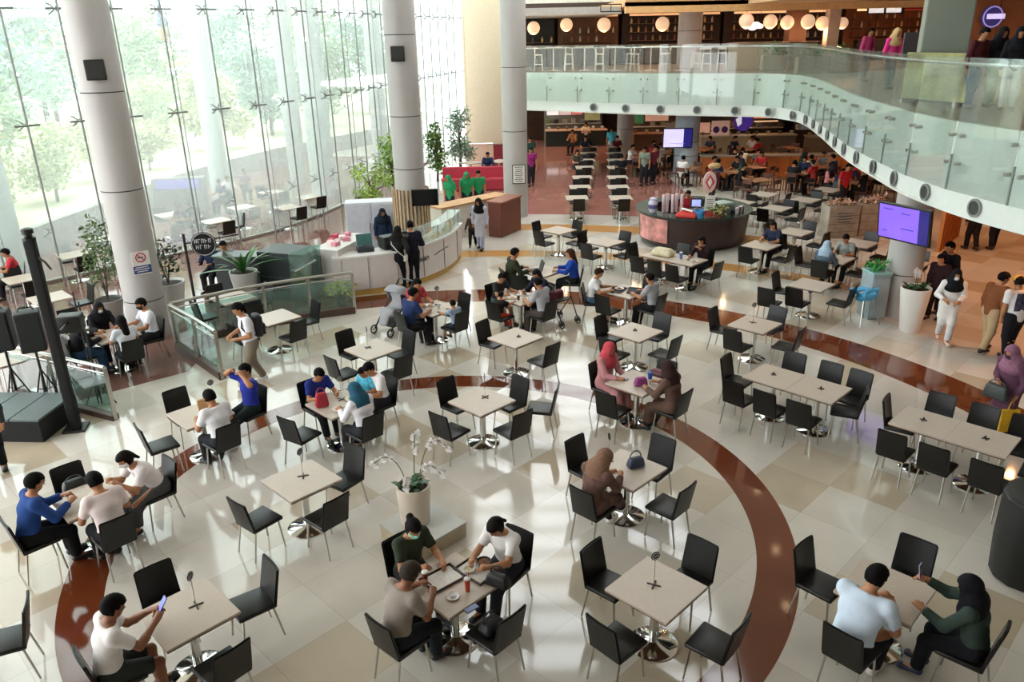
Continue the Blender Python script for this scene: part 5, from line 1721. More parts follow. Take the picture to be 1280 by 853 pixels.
dk = empty('shaded_counter', (-6.8, 19.62, 0), R(-8), 'dark low counter with seats under the round hanging sign', 'counter')
MB().rbox((0, 0, .5), (1.5, .55, 1.0), .02).build('body', mat('#232628', .5), dk)
MB().rbox((0, 0, 1.02), (1.6, .62, .04), .01).build('worktop', mat('#2f3334', .3), dk)
dk = empty('dark_booth', (-5.55, 19.25, 0), R(-18), 'dark green booth wall left of the pale glass partition', 'booth')
MB().rbox((0, 0, .62), (1.35, .9, 1.24), .02).build('body', mat('#1f2a29', .45, 0, .2, 3), dk)
MB().rbox((0, -.46, 1.10), (1.30, .02, .10), .005).build('rail_strip', mat('#35413f', .35), dk)
MB().rbox((0, -.46, .60), (1.30, .02, .05), .005).build('lower_strip', mat('#35413f', .35), dk)
pt = empty('glass_partition', (-5.0, 18.55, 0), R(62), 'pale green glass partition with a steel handle at the end of the white counter', 'partition')
MB().rbox((0, 0, .72), (1.1, .03, 1.40), .005).build('glass_leaf', RGLASS, pt)
MB().tube([(-.45, -.05, .95), (.30, -.05, 1.05)], .022, 8).build('handle', CHROME, pt)
MB().rbox((.58, 0, .55), (.07, .05, 1.1), .01).build('post', STEEL, pt)
for (px, py, nm, tcol) in ((264, 368, 'person in navy seated behind the round hanging sign', '#222c44'), (284, 366, 'person in pale grey seated behind the round hanging sign', '#7d8590')):
    p = at(px, py)
    person(nm, (p.x, p.y + .4), R(170), 'sit', top=(tcol, 'long'), near=False, h=.026, lean=14)
    FARCHAIR.use((p.x, p.y + .45, 0), R(170), 'black chair under the ' + nm)

# notice on the leftmost column
nt_ = empty('no_smoking_notice', (-7.86, 16.215, 1.78), R(38), 'white and blue no smoking notice on the leftmost grey column', 'notice')
MB().rbox((0, 0, 0), (.36, .012, .50), .003).build('board', WHITE, nt_)
MB().rbox((0, -.008, -.14), (.36, .006, .17), .001).build('blue_panel', mat('#27407a', .5), nt_)
rg = MB()
rg.tube([(.095 * math.cos(t), -.012, .12 + .095 * math.sin(t)) for t in [i * math.pi / 12 for i in range(25)]], .012, 6)
rg.tube([(-.065, -.012, .185), (.065, -.012, .055)], .011, 6)
rg.build('red_ring', mat('#b3262b', .5), nt_)
cg = MB().rbox((-.01, -.010, .12), (.12, .006, .022), .002)
cg.build('cigarette', BLACK, nt_)
tx = MB()
for i, wd in enumerate((.26, .30, .22)):
    tx.rbox((-.01, -.013, -.09 - i * .045), (wd, .004, .018), .001)
tx.build('white_print', WHITE, nt_)
nt_ = empty('framed_notice', (.36, 27.75, 1.56), R(6), 'framed white notice on the column beside the mahogany floor', 'notice')
MB().rbox((0, -.02, 0), (.46, .03, .66), .006).build('frame', DARK, nt_)
MB().rbox((0, -.038, 0), (.41, .006, .61), .002).build('sheet', WHITE, nt_)
tx = MB()
for i in range(8):
    tx.rbox((0, -.043, .25 - i * .07), (.30 - .03 * (i % 3), .003, .026), .001)
tx.build('print', mat('#55565a', .7), nt_)

# ================================================================ THE WHITE COUNTER STALL
CP = smooth_path([(-4.45, 18.95), (-3.76, 19.12), (-2.9, 19.5), (-2.15, 20.3), (-1.62, 21.4), (-1.40, 22.6)], 5)
cs = empty('curved_counter', (CP[0][0], CP[0][1], 0), 0, 'curved white stall counter with a glass food display', 'counter')
CO = Vector((-CP[0][0], -CP[0][1], 0))
cpr = [(x + CO.x, y + CO.y) for x, y in CP]
cin = []
for i, p in enumerate(cpr):
    a, b = Vector((*cpr[max(i - 1, 0)], 0)), Vector((*cpr[min(i + 1, len(cpr) - 1)], 0))
    t = (b - a).normalized()
    cin.append((t, Vector((-t.y, t.x, 0))))
def offset(d):
    return [(p[0] + n_.x * d, p[1] + n_.y * d) for p, (t, n_) in zip(cpr, cin)]
MB().prism(offset(.02) + list(reversed(offset(.62))), .16, 1.0).build('body', mat('#dcd3d0', .4, 0, .03), cs, fix=True)
MB().prism(offset(.06) + list(reversed(offset(.58))), 0, .16).build('plinth', mat('#c79d52', .5), cs, fix=True)
MB().prism(offset(-.02) + list(reversed(offset(.64))), 1.0, 1.05).build('worktop', mat('#e9e6e2', .3, 0, .02), cs, fix=True)
half = len(cpr) // 2 - 2
MB().ribbon(offset(.04)[half:], 1.05, 1.42, .012).build('display_glass', GLASS, cs)
MB().prism(offset(.03)[half:] + list(reversed(offset(.40)[half:])), 1.42, 1.435).build('display_top', GLASS, cs, fix=True)
for k in range(half, len(cpr), 3):
    a = offset(.03)[k]
    MB().tube([(a[0], a[1], 1.05), (a[0], a[1], 1.44)], .012, 6).build('display_post', STEEL, cs)
for k in range(half + 2, len(cpr) - 1, 1):
    a = offset(.24)[k]
    MB().ball((a[0], a[1], 1.09), .10, 10, 6, (1, 1, .5)).build('food_dish', mat(['#b9b86a', '#c9a65a', '#8f9a5a'][k % 3], .6, 0, .4, 25), cs)
for k in range(2, len(cpr), 4):
    a, (t, n_) = offset(.012)[k], cin[k]
    MB().rbox((a[0], a[1], .58), (.012, .03, .80), .003, rz=math.atan2(t.y, t.x)).build('seam', mat('#9c948e', .5), cs)
k = len(cpr) // 2 + 1
a, (t, n_) = offset(-.0)[k], cin[k]
text('lettering', 'bean', .22, mat('#2a2526', .6), cs, (a[0], a[1], .68), (R(90), 0, math.atan2(t.y, t.x)))
a2_ = offset(.012)[k + 3]
sw = MB()
sw.tube([(offset(.010)[k + 2][0], offset(.010)[k + 2][1], .66), (offset(.010)[k + 3][0], offset(.010)[k + 3][1], .70), (offset(.010)[k + 5][0], offset(.010)[k + 5][1], .72)], .012, 5)
sw.build('lettering_swash', mat('#2a2526', .6), cs)
e = empty('side_counter', (-4.35, 19.95, 0), R(72), 'white side counter carrying pink boxes at the left of the stall', 'counter')
MB().rbox((0, 0, .6), (1.7, .65, 1.2), .02).build('body', mat('#d9d1cf', .4), e)
MB().rbox((0, 0, 1.22), (1.76, .70, .04), .01).build('worktop', WHITE, e)
rr = random.Random(9)
for i in range(7):
    b = MB().rbox((0, 0, .05), (.2, .16, .10), .012)
    o = b.build('gift_box', mat(['#d98a9c', '#e8d6d2', '#b8384c'][i % 3], .5), None, loc=(-4.5 + rr.uniform(-.12, .3), 19.45 + i * .17, 1.24), rz=rr.uniform(0, 3))
    tag(o, ['pink', 'white', 'red'][i % 3] + ' box on the side counter at the left of the stall', 'box', 'boxes on the side counter, ' + ['pink', 'white', 'red'][i % 3])
e = empty('cash_register', (-3.72, 19.62, 1.05), R(18), 'teal screened till on the left of the white counter', 'till')
MB().rbox((0, 0, .06), (.42, .36, .12), .02).build('drawer', mat('#22282a', .5), e)
MB().rbox((0, .06, .28), (.40, .05, .30), .012, M=Matrix.Rotation(R(-14), 4, 'X')).build('screen', mat('#3f6a66', .25), e)
MB().rbox((0, .1, .14), (.08, .08, .1), .01).build('stem', BLACK, e)
e = empty('coffee_machine', (-3.1, 19.85, 1.05), R(35), 'black machine with a pink emblem on the white counter', 'machine')
MB().rbox((0, 0, .17), (.50, .34, .34), .03).build('body', BLACK, e)
MB().tube([(-.06, -.178, .2), (-.06, -.172, .2)], .07, 20).build('emblem', mat('#d98a9c', .5), e)
MB().rbox((.14, -.18, .08), (.12, .06, .05), .01).build('drip_tray', STEEL, e)
e = empty('white_fridge', (-4.05, 22.9, 0), R(8), 'tall white cabinet behind the counter staff', 'cabinet')
MB().rbox((0, 0, .85), (1.5, .6, 1.7), .02).build('carcass', mat('#d4d6dc', .4), e)
for x in (-.37, .37):
    d_ = MB().rbox((x, -.31, .85), (.72, .02, 1.6), .006).build('door', mat('#c8cbd4', .35), e)
    MB().tube([(x * .2, -.34, .7), (x * .2, -.34, 1.1)], .012, 6).build('handle', STEEL, d_)
e = empty('slat_cladding', (-2.77, 22.1, 0), 0, 'vertical light wood slats wrapped round the column foot in the stall', 'cladding')
for k in range(30):
    a = 2 * math.pi * k / 30
    MB().rbox((.50 * math.cos(a), .50 * math.sin(a), 1.1), (.05, .06, 2.2), .006, rz=a).build('slat', mat('#a88f70' if k % 2 else '#b89d7c', .6, 0, .1, 5), e)
e = empty('wall_screen', (-2.32, 21.62, 2.0), R(8), 'switched off black screen on the slat-clad column', 'screen')
MB().rbox((0, 0, 0), (.74, .05, .46), .01).build('bezel', BLACK, e)
MB().rbox((0, -.027, 0), (.69, .004, .41), .001).build('panel', mat('#0c1012', .15), e)
MB().rbox((-.1, .1, 0), (.2, .2, .15), .01).build('bracket', DARK, e)

# second stall with staff in green
s2 = empty('wood_top_counter', (-1.3, 25.75, 0), math.atan2(2.0, 2.1), 'white counter with a wooden top where the staff in green stand', 'counter')
MB().rbox((0, 0, .52), (2.9, .6, 1.04), .02).build('body', mat('#d6d0c4', .45), s2)
MB().rbox((0, 0, 1.07), (3.0, .70, .06), .01).build('worktop', mat('#b98a58', .5, 0, .2, 5), s2)
for x in (-.9, 0, .9):
    MB().rbox((x, -.305, .5), (.02, .012, .9), .003).build('seam', mat('#a39c90', .5), s2)
s3 = empty('brown_counter', (-.15, 25.55, 0), R(60), 'dark red brown slanted counter end left of the notice column', 'counter')
b = MB().rbox((0, 0, .56), (1.3, .5, 1.12), .02)
b.build('body', mat('#6b3527', .4, 0, .12, 3), s3)
MB().rbox((0, 0, 1.14), (1.36, .6, .05), .01).build('worktop', mat('#8a4c38', .35), s3)
for px, py, nm in ((563, 285, 'left'), (583, 280, 'middle'), (598, 277, 'right')):
    p = at(px, py)
    person('stall worker in a bright green shirt, %s of three' % nm, (p.x, p.y + 1.0), R(150 if nm == 'left' else 190), 'stand', H=1.66, top=('#2a8a58', 'short'), bottom=('pants', '#1d2230'), hair=('hijab', '#2a8a58') if nm != 'right' else ('short', '#14110f'), near=False, h=.026)
rb = empty('red_banquette', (-1.4, 33.4, 0), 0, 'long red upholstered bench behind the staff in green', 'bench')
MB().rbox((0, .0, .24), (2.8, .5, .44), .04).build('seat', mat('#a52a3c', .6), rb)
MB().rbox((0, .25, .62), (2.8, .12, .62), .04).build('backrest', mat('#b02c40', .6), rb)
for x in (-1.0, 0, 1.0):
    MB().rbox((x, -.02, .47), (.9, .46, .04), .02).build('cushion', mat('#a52a3c', .6), rb)
for x, y, nm in ((-1.7, 36.0, 'left'), (-.4, 36.3, 'right')):
    table((x, y), 'white table behind the red bench, %s of two' % nm, far=True)
p_ = at_y(606, 198, 35.3)
person('person in navy seated behind the red bench', (-.9, 35.2), R(180), 'sit', top=('#26304e', 'long'), near=False, h=.03)
FARCHAIR.use((-.9, 35.15, 0), R(180), 'black chair under the person in navy behind the red bench')
e = empty('red_booth', (-.2, 38.6, 0), 0, 'dark red booth against the beige end wall', 'booth')
MB().rbox((0, 0, .6), (1.0, .6, 1.2), .02).build('body', mat('#8a2434', .6), e)
MB().rbox((0, 0, 1.22), (1.05, .65, .05), .01).build('worktop', mat('#7a5a48', .5), e)

def tree(name, loc, h, r, label, lm, seed, n=900, size=.22, group=None, pot=False):
    rr = random.Random(seed)
    e = empty(name, loc, 0, label, 'tree', group)
    tk = MB().tube([(0, 0, 0), (.05, .03, h * .35), (-.03, .05, h * .7)], [h * .022, h * .016, h * .008], 8)
    for k in range(6):
        a = rr.uniform(0, 6.28)
        z = h * rr.uniform(.3, .65)
        tk.tube([(0, 0, z), (r * .4 * math.cos(a), r * .4 * math.sin(a), z + h * .12), (r * .75 * math.cos(a), r * .75 * math.sin(a), z + h * .2)], [h * .010, h * .007, h * .003], 6)
    tk.build('trunk', mat('#5d4c3a', .9), e, smooth=True)
    f = MB()
    nc = 16 if h > 2.5 else 9
    for k in range(nc):
        a = rr.uniform(0, 6.28)
        q = rr.uniform(.1, .75)
        z = rr.uniform(.28, .88)
        q *= 1.1 - .6 * abs(z - .5)
        c = (r * q * math.cos(a), r * q * math.sin(a), h * z)
        g = leaf_cloud(n // nc, c, (r * .48, r * .48, h * .15), size, rr)
        f.add(g.v, g.f)
    f.build('foliage', lm, e)
    return e
tree('potted_fir', (-2.25, 37.3, 0), 3.3, .75, 'pale green feathery tree before the beige end wall', mat('#93a792', .6, 0, .25, 12), 21, 900, .20)
tree('bushy_shrub', (-3.2, 35.6, 0), 2.6, .6, 'dense green shrub right of the slat-footed column', mat('#5f7d2c', .6, 0, .3, 12), 22, 900, .18)
tree('leafy_shrub', (-4.6, 31.0, 0), 2.6, .8, 'light green shrub left of the slat-footed column', mat('#8fae5a', .6, 0, .3, 12), 23, 900, .20)
tree('leafy_shrub', (-5.1, 29.0, 0), 1.8, .7, 'low yellow green shrub behind the side counter', mat('#9fb65c', .6, 0, .3, 12), 24, 600, .18)

# ================================================================ OUTSIDE THE GLASS
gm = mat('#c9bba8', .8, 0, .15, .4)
gr = MB().add([(-70, 10, -.02), (-15.2, 10, -.02), (-15.2, 24, -.02), (-14.6, 34, -.02), (-12.4, 42, -.02), (-9, 52, -.02), (-9, 90, -.02), (-70, 90, -.02)], [tuple(range(8))])
wp = [(-15.4, 14), (-14.9, 23.5), (-14.6, 27), (-14.2, 33.5), (-12.6, 40), (-10, 46), (-7, 52)]
wl = MB().ribbon(smooth_path(wp, 4), 0, .85, .30).build('garden_wall', mat('#98948d', .8, 0, .1, 3))
tag(wl, 'low grey garden wall round the terrace outside the glass', 'wall')
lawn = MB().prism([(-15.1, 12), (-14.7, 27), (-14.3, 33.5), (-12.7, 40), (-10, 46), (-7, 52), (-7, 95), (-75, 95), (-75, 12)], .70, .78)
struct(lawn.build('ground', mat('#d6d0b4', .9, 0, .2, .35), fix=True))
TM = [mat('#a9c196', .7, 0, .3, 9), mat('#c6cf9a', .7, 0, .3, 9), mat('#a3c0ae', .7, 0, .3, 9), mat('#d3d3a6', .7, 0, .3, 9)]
spots = [(-17, 24.5, 2.6, 1.4, 1), (-16.4, 28.5, 3.0, 1.4, 1), (-18.5, 27, 3.6, 1.6, 3), (-17.0, 33, 3.2, 1.5, 3), (-20, 31, 5.5, 2.2, 0), (-23, 36, 7.0, 2.8, 2), (-17, 38, 4.0, 1.8, 1), (-15, 42, 4.2, 1.8, 3),
         (-20, 44, 7.5, 2.8, 0), (-14, 48, 5.5, 2.2, 2), (-26, 46, 8.5, 3.2, 2), (-11.5, 52, 5.5, 2.2, 0), (-18, 56, 8.5, 3.2, 2), (-25, 28, 6.5, 2.6, 2), (-30, 38, 9, 3.4, 0), (-31, 56, 10, 4, 2), (-10, 60, 8, 3, 2), (-16.5, 20.5, 2.2, 1.3, 1), (-16.0, 35.5, 2.4, 1.4, 3), (-21, 50, 8, 3.2, 0), (-35, 46, 10, 4, 2), (-15, 64, 9, 3.6, 0), (-24, 66, 11, 4.2, 2), (-40, 60, 12, 5, 0)]
names = ['yellow green shrub', 'pale shrub', 'olive shrub', 'round shrub', 'mid green tree', 'tall green tree', 'small light tree', 'small olive tree', 'large green tree', 'blue green tree', 'huge dark tree', 'bushy green tree', 'far tall tree', 'left dark tree', 'left large tree', 'farthest left tree', 'farthest right tree', 'leftmost low shrub', 'low olive hedge', 'broad middle tree', 'broad left tree', 'broad right tree', 'tallest pale tree', 'tallest left tree']
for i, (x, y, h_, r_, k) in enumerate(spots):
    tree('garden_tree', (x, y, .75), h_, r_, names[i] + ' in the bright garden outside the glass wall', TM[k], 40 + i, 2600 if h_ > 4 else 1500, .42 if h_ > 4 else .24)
def canopy(loc, r, h, cols, label):
    e = empty('play_canopy', loc, 0, label, 'canopy')
    MB().tube([(0, 0, 0), (0, 0, h)], .12, 8).build('mast', WHITE, e)
    for k in range(8):
        a, b = 2 * math.pi * k / 8, 2 * math.pi * (k + 1) / 8
        z = h - r * .4
        m_ = MB().add([(0, 0, h), (r * math.cos(a), r * math.sin(a), z), (r * math.cos(b), r * math.sin(b), z), (r * math.cos(b), r * math.sin(b), z - .4), (r * math.cos(a), r * math.sin(a), z - .4)], [(0, 1, 2), (1, 4, 3, 2)])
        m_.build('canopy_panel', mat(cols[k % len(cols)], .7), e)
canopy((-29, 52, .75), 4.0, 6.6, ['#d9b84a', '#c8604a', '#5f9fd0'], 'yellow, red and blue play canopy far outside at the upper left')
canopy((-25.5, 60, .75), 3.0, 5.2, ['#d98a7a', '#d9c06a', '#9fb6d8'], 'pale red and yellow play canopy far outside right of the leftmost column')
e = empty('outdoor_screen', (-12.6, 30.2, 0), R(8), 'grey outdoor cabinet with a lilac screen on the terrace', 'screen')
MB().rbox((0, 0, .65), (1.9, .5, 1.3), .03).build('cabinet', mat('#6f6a66', .6), e)
MB().rbox((0, -.26, 1.08), (1.6, .03, .34), .01).build('screen', mat('#8478c8', .4, emit=.3), e)
e = empty('lantern', (-10.4, 25.7, 6.4), 0, 'blue and amber lantern hanging high before the glass', 'lantern')
MB().tube([(0, 0, .9), (0, 0, 6.9)], .008, 5).build('cord', DARK, e)
MB().lathe([(.03, .95), (.10, .5), (.20, .25), (.12, .16)], n=12).build('blue_cap', mat('#4a6a94', .5), e, smooth=True)
MB().lathe([(.10, .16), (.17, .0), (.12, -.22), (.04, -.26)], n=12).build('amber_glass', mat('#c08a3a', .3), e, smooth=True)
MB().lathe([(.16, -.30), (.18, -.26), (.03, -.25)], n=12).build('foot', DARK, e)
rr = random.Random(77)
for px, py, nm, tc, rz_ in ((25, 372, 'person in red seated outside at the left edge', '#b8343c', 120), (290, 262, 'person in white seated outside behind the lilac screen', '#dfe0e6', 200), (281, 268, 'person in dark blue seated outside behind the lilac screen', '#2a3550', 150), (310, 252, 'person in mauve seated far outside on the terrace', '#8a6a7a', 200), (232, 302, 'person in dark violet seated behind the round hanging sign outside', '#3a2a3a', 150), (247, 300, 'second person in black seated outside behind the round sign', '#201a22', 210)):
    p = at(px, py)
    person(nm, (p.x, p.y), R(rz_), 'sit', top=(tc, 'short'), near=False, h=.028)
    FARCHAIR.use((p.x, p.y + .0, 0), R(rz_), 'black chair under the ' + nm)

# ================================================================ THE ROUND KIOSK
KC = (5.72, 24.15)
kk = empty('round_kiosk', (KC[0], KC[1], 0), 0, 'round dark brown kiosk counter with a dark green top', 'kiosk')
MB().lathe([(1.45, 0), (1.45, .12), (1.62, .14), (1.68, .98), (1.30, .98), (1.28, 0)], n=56, close=False).build('drum', mat('#2f1d1a', .35, 0, .15, 3), kk, smooth=True)
MB().lathe([(1.25, .98), (1.76, .98), (1.78, 1.0), (1.78, 1.04), (1.25, 1.04), (1.25, .98)], n=56, close=False).build('worktop', mat('#2a3a34', .25), kk, smooth=True)
vs, fs = [], []
for i in range(9):
    a = R(188 + i * 5.5)
    for z in (.22, .94):
        r_ = 1.66 + .05 * z
        vs.append((r_ * math.cos(a), r_ * math.sin(a), z))
MB().add(vs, [(2 * i, 2 * i + 2, 2 * i + 3, 2 * i + 1) for i in range(8)]).build('poster', mat('#cf8f8a', .5, 0, .5, 4), kk)
def kitem(name, cat, label, a, r_, builder, z=1.04):
    e = empty(name, (KC[0] + r_ * math.cos(R(a)), KC[1] + r_ * math.sin(R(a)), z), R(a + 90), label, cat)
    builder(e)
    return e
def _red(e):
    f = Field((-.5, -.4, -.05), (.5, .4, .35), .02)
    f.seg((-.22, 0, .05), (.22, 0, .05), .10, None, .05, V3(0, 1, 0), 1.6)
    f.seg((-.1, .05, .10), (.15, -.02, .12), .08, None, .06)
    f.keep(lambda x, y, z: -z + 0 * x + 0 * y)
    MB().add(*f.mesh()).build('cloth_heap', mat('#c23a34', .8, 0, .25, 12), e, smooth='full')
    MB().rbox((.0, .02, .22), (.34, .2, .02), .006, M=Matrix.Rotation(.2, 4, 'Y')).build('white_pad', WHITE, e)
kitem('red_cloth', 'cloth', 'heap of red cloth on the kiosk counter', 250, 1.52, _red)
def _blue(e):
    MB().lathe([(.13, 0), (.17, .22), (.15, .22), (.12, .02)], n=16, close=False).build('tub', mat('#3f8ac0', .4), e, smooth=True)
    MB().tube([(.17 * math.cos(t), 0, .22 + .1 * math.sin(t)) for t in [i * math.pi / 8 for i in range(9)]], .008, 5).build('handle', STEEL, e)
kitem('blue_bucket', 'bucket', 'blue bucket on the kiosk counter', 264, 1.50, _blue)
def _menu(e):
    MB().rbox((0, 0, .33), (.30, .02, .64), .004).build('board', mat('#d8d8d0', .5), e)
    MB().rbox((0, -.012, .12), (.26, .004, .2), .001).build('red_print', mat('#b8403c', .5, 0, .6, 20), e)
    t_ = MB()
    for i in range(5):
        t_.rbox((0, -.012, .30 + i * .06), (.2, .004, .02), .001)
    t_.build('print', mat('#777', .5) if False else mat('#6f6f6f', .6), e)
kitem('menu_stand', 'sign', 'white standing menu card on the kiosk counter', 274, 1.55, _menu)
def _post(e):
    MB().rbox((0, 0, .55), (.09, .09, 1.1), .01).build('post', mat('#1f1a1a', .5), e)
    m_ = MB().add([(-.22, -.03, 1.05), (0, -.03, .70), (.22, -.03, 1.05), (0, -.03, 1.42), (-.22, .03, 1.05), (0, .03, .70), (.22, .03, 1.05), (0, .03, 1.42)],
                  [(0, 1, 2, 3), (7, 6, 5, 4), (0, 4, 5, 1), (1, 5, 6, 2), (2, 6, 7, 3), (3, 7, 4, 0)])
    MB().lathe([(.0, 0), (.24, 0), (.24, .04), (0, .04)], n=24, close=False)
    d_ = MB()
    d_.tube([(-.16, -.09, 1.02), (-.16, -.05, 1.02)], .20, 28)
    d_.v = [(x, y, 1.02 + (z - 1.02) * 1.5) for x, y, z in d_.v]
    d_.build('oval_panel', mat('#d9b4ae', .4), e)
    q = MB().add([(-.16 + a * .14, -.098, 1.02 + b * .22) for a, b in ((-1, 0), (0, -1), (1, 0), (0, 1))], [(0, 1, 2, 3)])
    q.build('red_diamond', mat('#b8343a', .4), e)
    q = MB().add([(-.16 + a * .08, -.101, 1.02 + b * .15) for a, b in ((-1, 0), (0, -1), (1, 0), (0, 1))], [(0, 1, 2, 3)])
    q.build('white_diamond', mat('#f0e4e2', .4), e)
    MB().rbox((.1, 0, 1.05), (.12, .06, .5), .01).build('side_panel', mat('#5a1f2a', .5), e)
    MB().ball((.0, .05, 1.45), .13, 12, 8, (1.5, .8, .7)).build('ornament', mat('#b89a6a', .5, 0, .5, 10), e)
kitem('sign_post', 'sign', 'dark post with a white and red diamond emblem on the kiosk', 280, 1.35, _post)
def _till(e):
    MB().rbox((0, 0, .06), (.36, .3, .12), .02).build('base', BLACK, e)
    MB().rbox((0, 0, .30), (.36, .05, .28), .012, M=Matrix.Rotation(R(-12), 4, 'X')).build('monitor', BLACK, e)
    MB().rbox((0, -.03, .30), (.26, .008, .20), .002, M=Matrix.Rotation(R(-12), 4, 'X')).build('lit_screen', mat('#aab4f0', .3, emit=.8), e)
kitem('till', 'till', 'black till with a lit lilac screen inside the kiosk', 262, .85, _till)
def _case(e):
    MB().rbox((0, 0, .16), (.80, .50, .30), .02).build('case_body', mat('#6a7a72', .3), e)
    MB().rbox((0, 0, .34), (.74, .44, .06), .02).build('case_lid', mat('#a9b8b0', .2), e)
kitem('display_case', 'case', 'grey green food case on the right of the kiosk', 300, 1.1, _case, 1.0)
def _disp(e):
    for i in range(4):
        MB().lathe([(.05, 0), (.06, .16), (.05, .18)], n=10).build('cup_stack', mat(['#d8d0d4', '#6f6a70'][i % 2], .4), e, loc=((i - 1.5) * .14, 0, .0))
    MB().rbox((0, .1, .05), (.62, .1, .10), .01).build('rack', BLACK, e)
kitem('cup_rack', 'rack', 'rack of grey and white cups at the right end of the kiosk', 322, 1.50, _disp)
def _jar(e):
    MB().lathe([(.10, 0), (.14, .1), (.14, .30), (.09, .36), (.11, .42), (.02, .46)], n=16).build('jar', mat('#c8c0d4', .3), e, smooth=True)
    MB().lathe([(.142, .12), (.142, .24)], n=16, close=False).build('band', mat('#4a4478', .4), e)
kitem('mascot_jar' if False else 'white_jar', 'jar', 'white and violet jar at the left end of the kiosk', 204, 1.50, _jar)
for i in range(5):
    e = empty('cup_tower', (KC[0] - 1.0 + i * .14, KC[1] - .35 + .12 * (i % 2), .95), 0, 'pale pink tower of stacked cups inside the kiosk', 'cups', 'cup towers in the kiosk')
    MB().lathe([(.045, 0), (.055, .55), (.05, .56)], n=10).build('cups', mat('#d8bcc0', .5, 0, .15, 20), e, smooth=True)
def _flow(e):
    rr = random.Random(4)
    MB().lathe([(.10, 0), (.16, .14), (.14, .14)], n=14).build('basket', mat('#6b3a26', .7), e)
    leaf_cloud(40, (0, 0, .24), (.26, .16, .14), .16, rr).build('leaves', LEAF, e)
    leaf_cloud(50, (0, -.03, .26), (.26, .16, .15), .12, rr).build('petals', mat('#d8c48a', .6, 0, .3, 10), e)
kitem('flower_basket', 'flowers', 'basket of cream and orange flowers on the front of the kiosk', 283, 1.66, _flow, 1.04)
for px, py, nm, tc in ((838, 290, 'kiosk attendant in red', '#b02c38'), (858, 285, 'kiosk attendant in black behind the till', '#1f1d20')):
    p = at(px, py)
    person(nm + ' inside the round kiosk', (p.x + .3, KC[1] + (.25 if tc == '#b02c38' else -.05)), R(180), 'stand', H=1.55, top=(tc, 'short'), near=False, h=.026)

# ================================================================ RIGHT SIDE
column(8.86, 16.95, .38, F2B + .1, 'grey column under the balcony carrying the tilted purple screen', (1.0,))
p_ = at_y(857, 200, 36.0)
column(p_.x, 36.0, .54, F2B + .1, 'round column behind the kiosk carrying the lilac screen', (.9, 1.5), m=mat('#a9b2bb', .45))
column(6.15, 42.2, .42, F2B + .1, 'far grey column right of the back counter', (1.4,))
def tv(loc, rz, tilt, wd, hg, label, dark=.3):
    e = empty('wall_screen', loc, rz, label, 'screen')
    T = Matrix.Rotation(tilt, 4, 'X')
    MB().rbox((0, 0, 0), (wd, .07, hg), .012, M=T).build('bezel', BLACK, e)
    x0 = -wd / 2 + .04
    x1 = wd / 2 - .04 - dark
    def pane(a, b, col, em, nm):
        m_ = MB()
        m_.rbox(((a + b) / 2, 0, 0), (b - a, .008, hg - .08), .001, M=Matrix.Identity(4))
        m_.v = [tuple(T @ (Vector(v) + Vector((0, -.038, 0)))) for v in m_.v]
        m_.build(nm, mat(col, .3, 0, .12, 3, emit=em), e)
    return e, pane, x0, x1, T
e, pane, x0, x1, T = tv((8.13, 15.85, 2.37), R(-62), R(8), 1.22, .78, 'large screen showing a purple picture, tilted on the grey column', .22)
pane(x0, x1, '#7a5ad0', 1.35, 'lit_picture')
pane(x1, x1 + .22, '#2a2470', .9, 'dark_picture_edge')
m_ = MB()
for i, (x, z, w_) in enumerate(((-.36, .27, .22), (.05, .22, .2), (.1, -.1, .3), (-.42, -.2, .12))):
    m_.rbox((x, -.045, z), (w_, .004, .02), .001)
m_.v = [tuple(T @ Vector(v)) for v in m_.v]
m_.build('picture_text', mat('#4a3aa0', .4, emit=.4), e)
MB().tube([(.0, .05, 0), (-.25, .95, 0)], .05, 8).build('bracket', DARK, e)
e, pane, x0, x1, T = tv(at_y(847, 172.5, 35.32), R(-3), R(4), 1.30, .86, 'screen with a pale lilac picture on the column behind the kiosk', .36)
pane(x0, x1, '#cfc8f6', 1.5, 'lit_picture')
pane(x1, x1 + .36, '#23227a', .9, 'dark_picture_edge')
MB().rbox((0, -.045, -.24), (.66, .004, .02), .001).build('picture_text', mat('#8a80d8', .4, emit=.4), e)
MB().tube([(.2, .05, 0), (.36, .35, 0)], .05, 8).build('bracket', DARK, e)

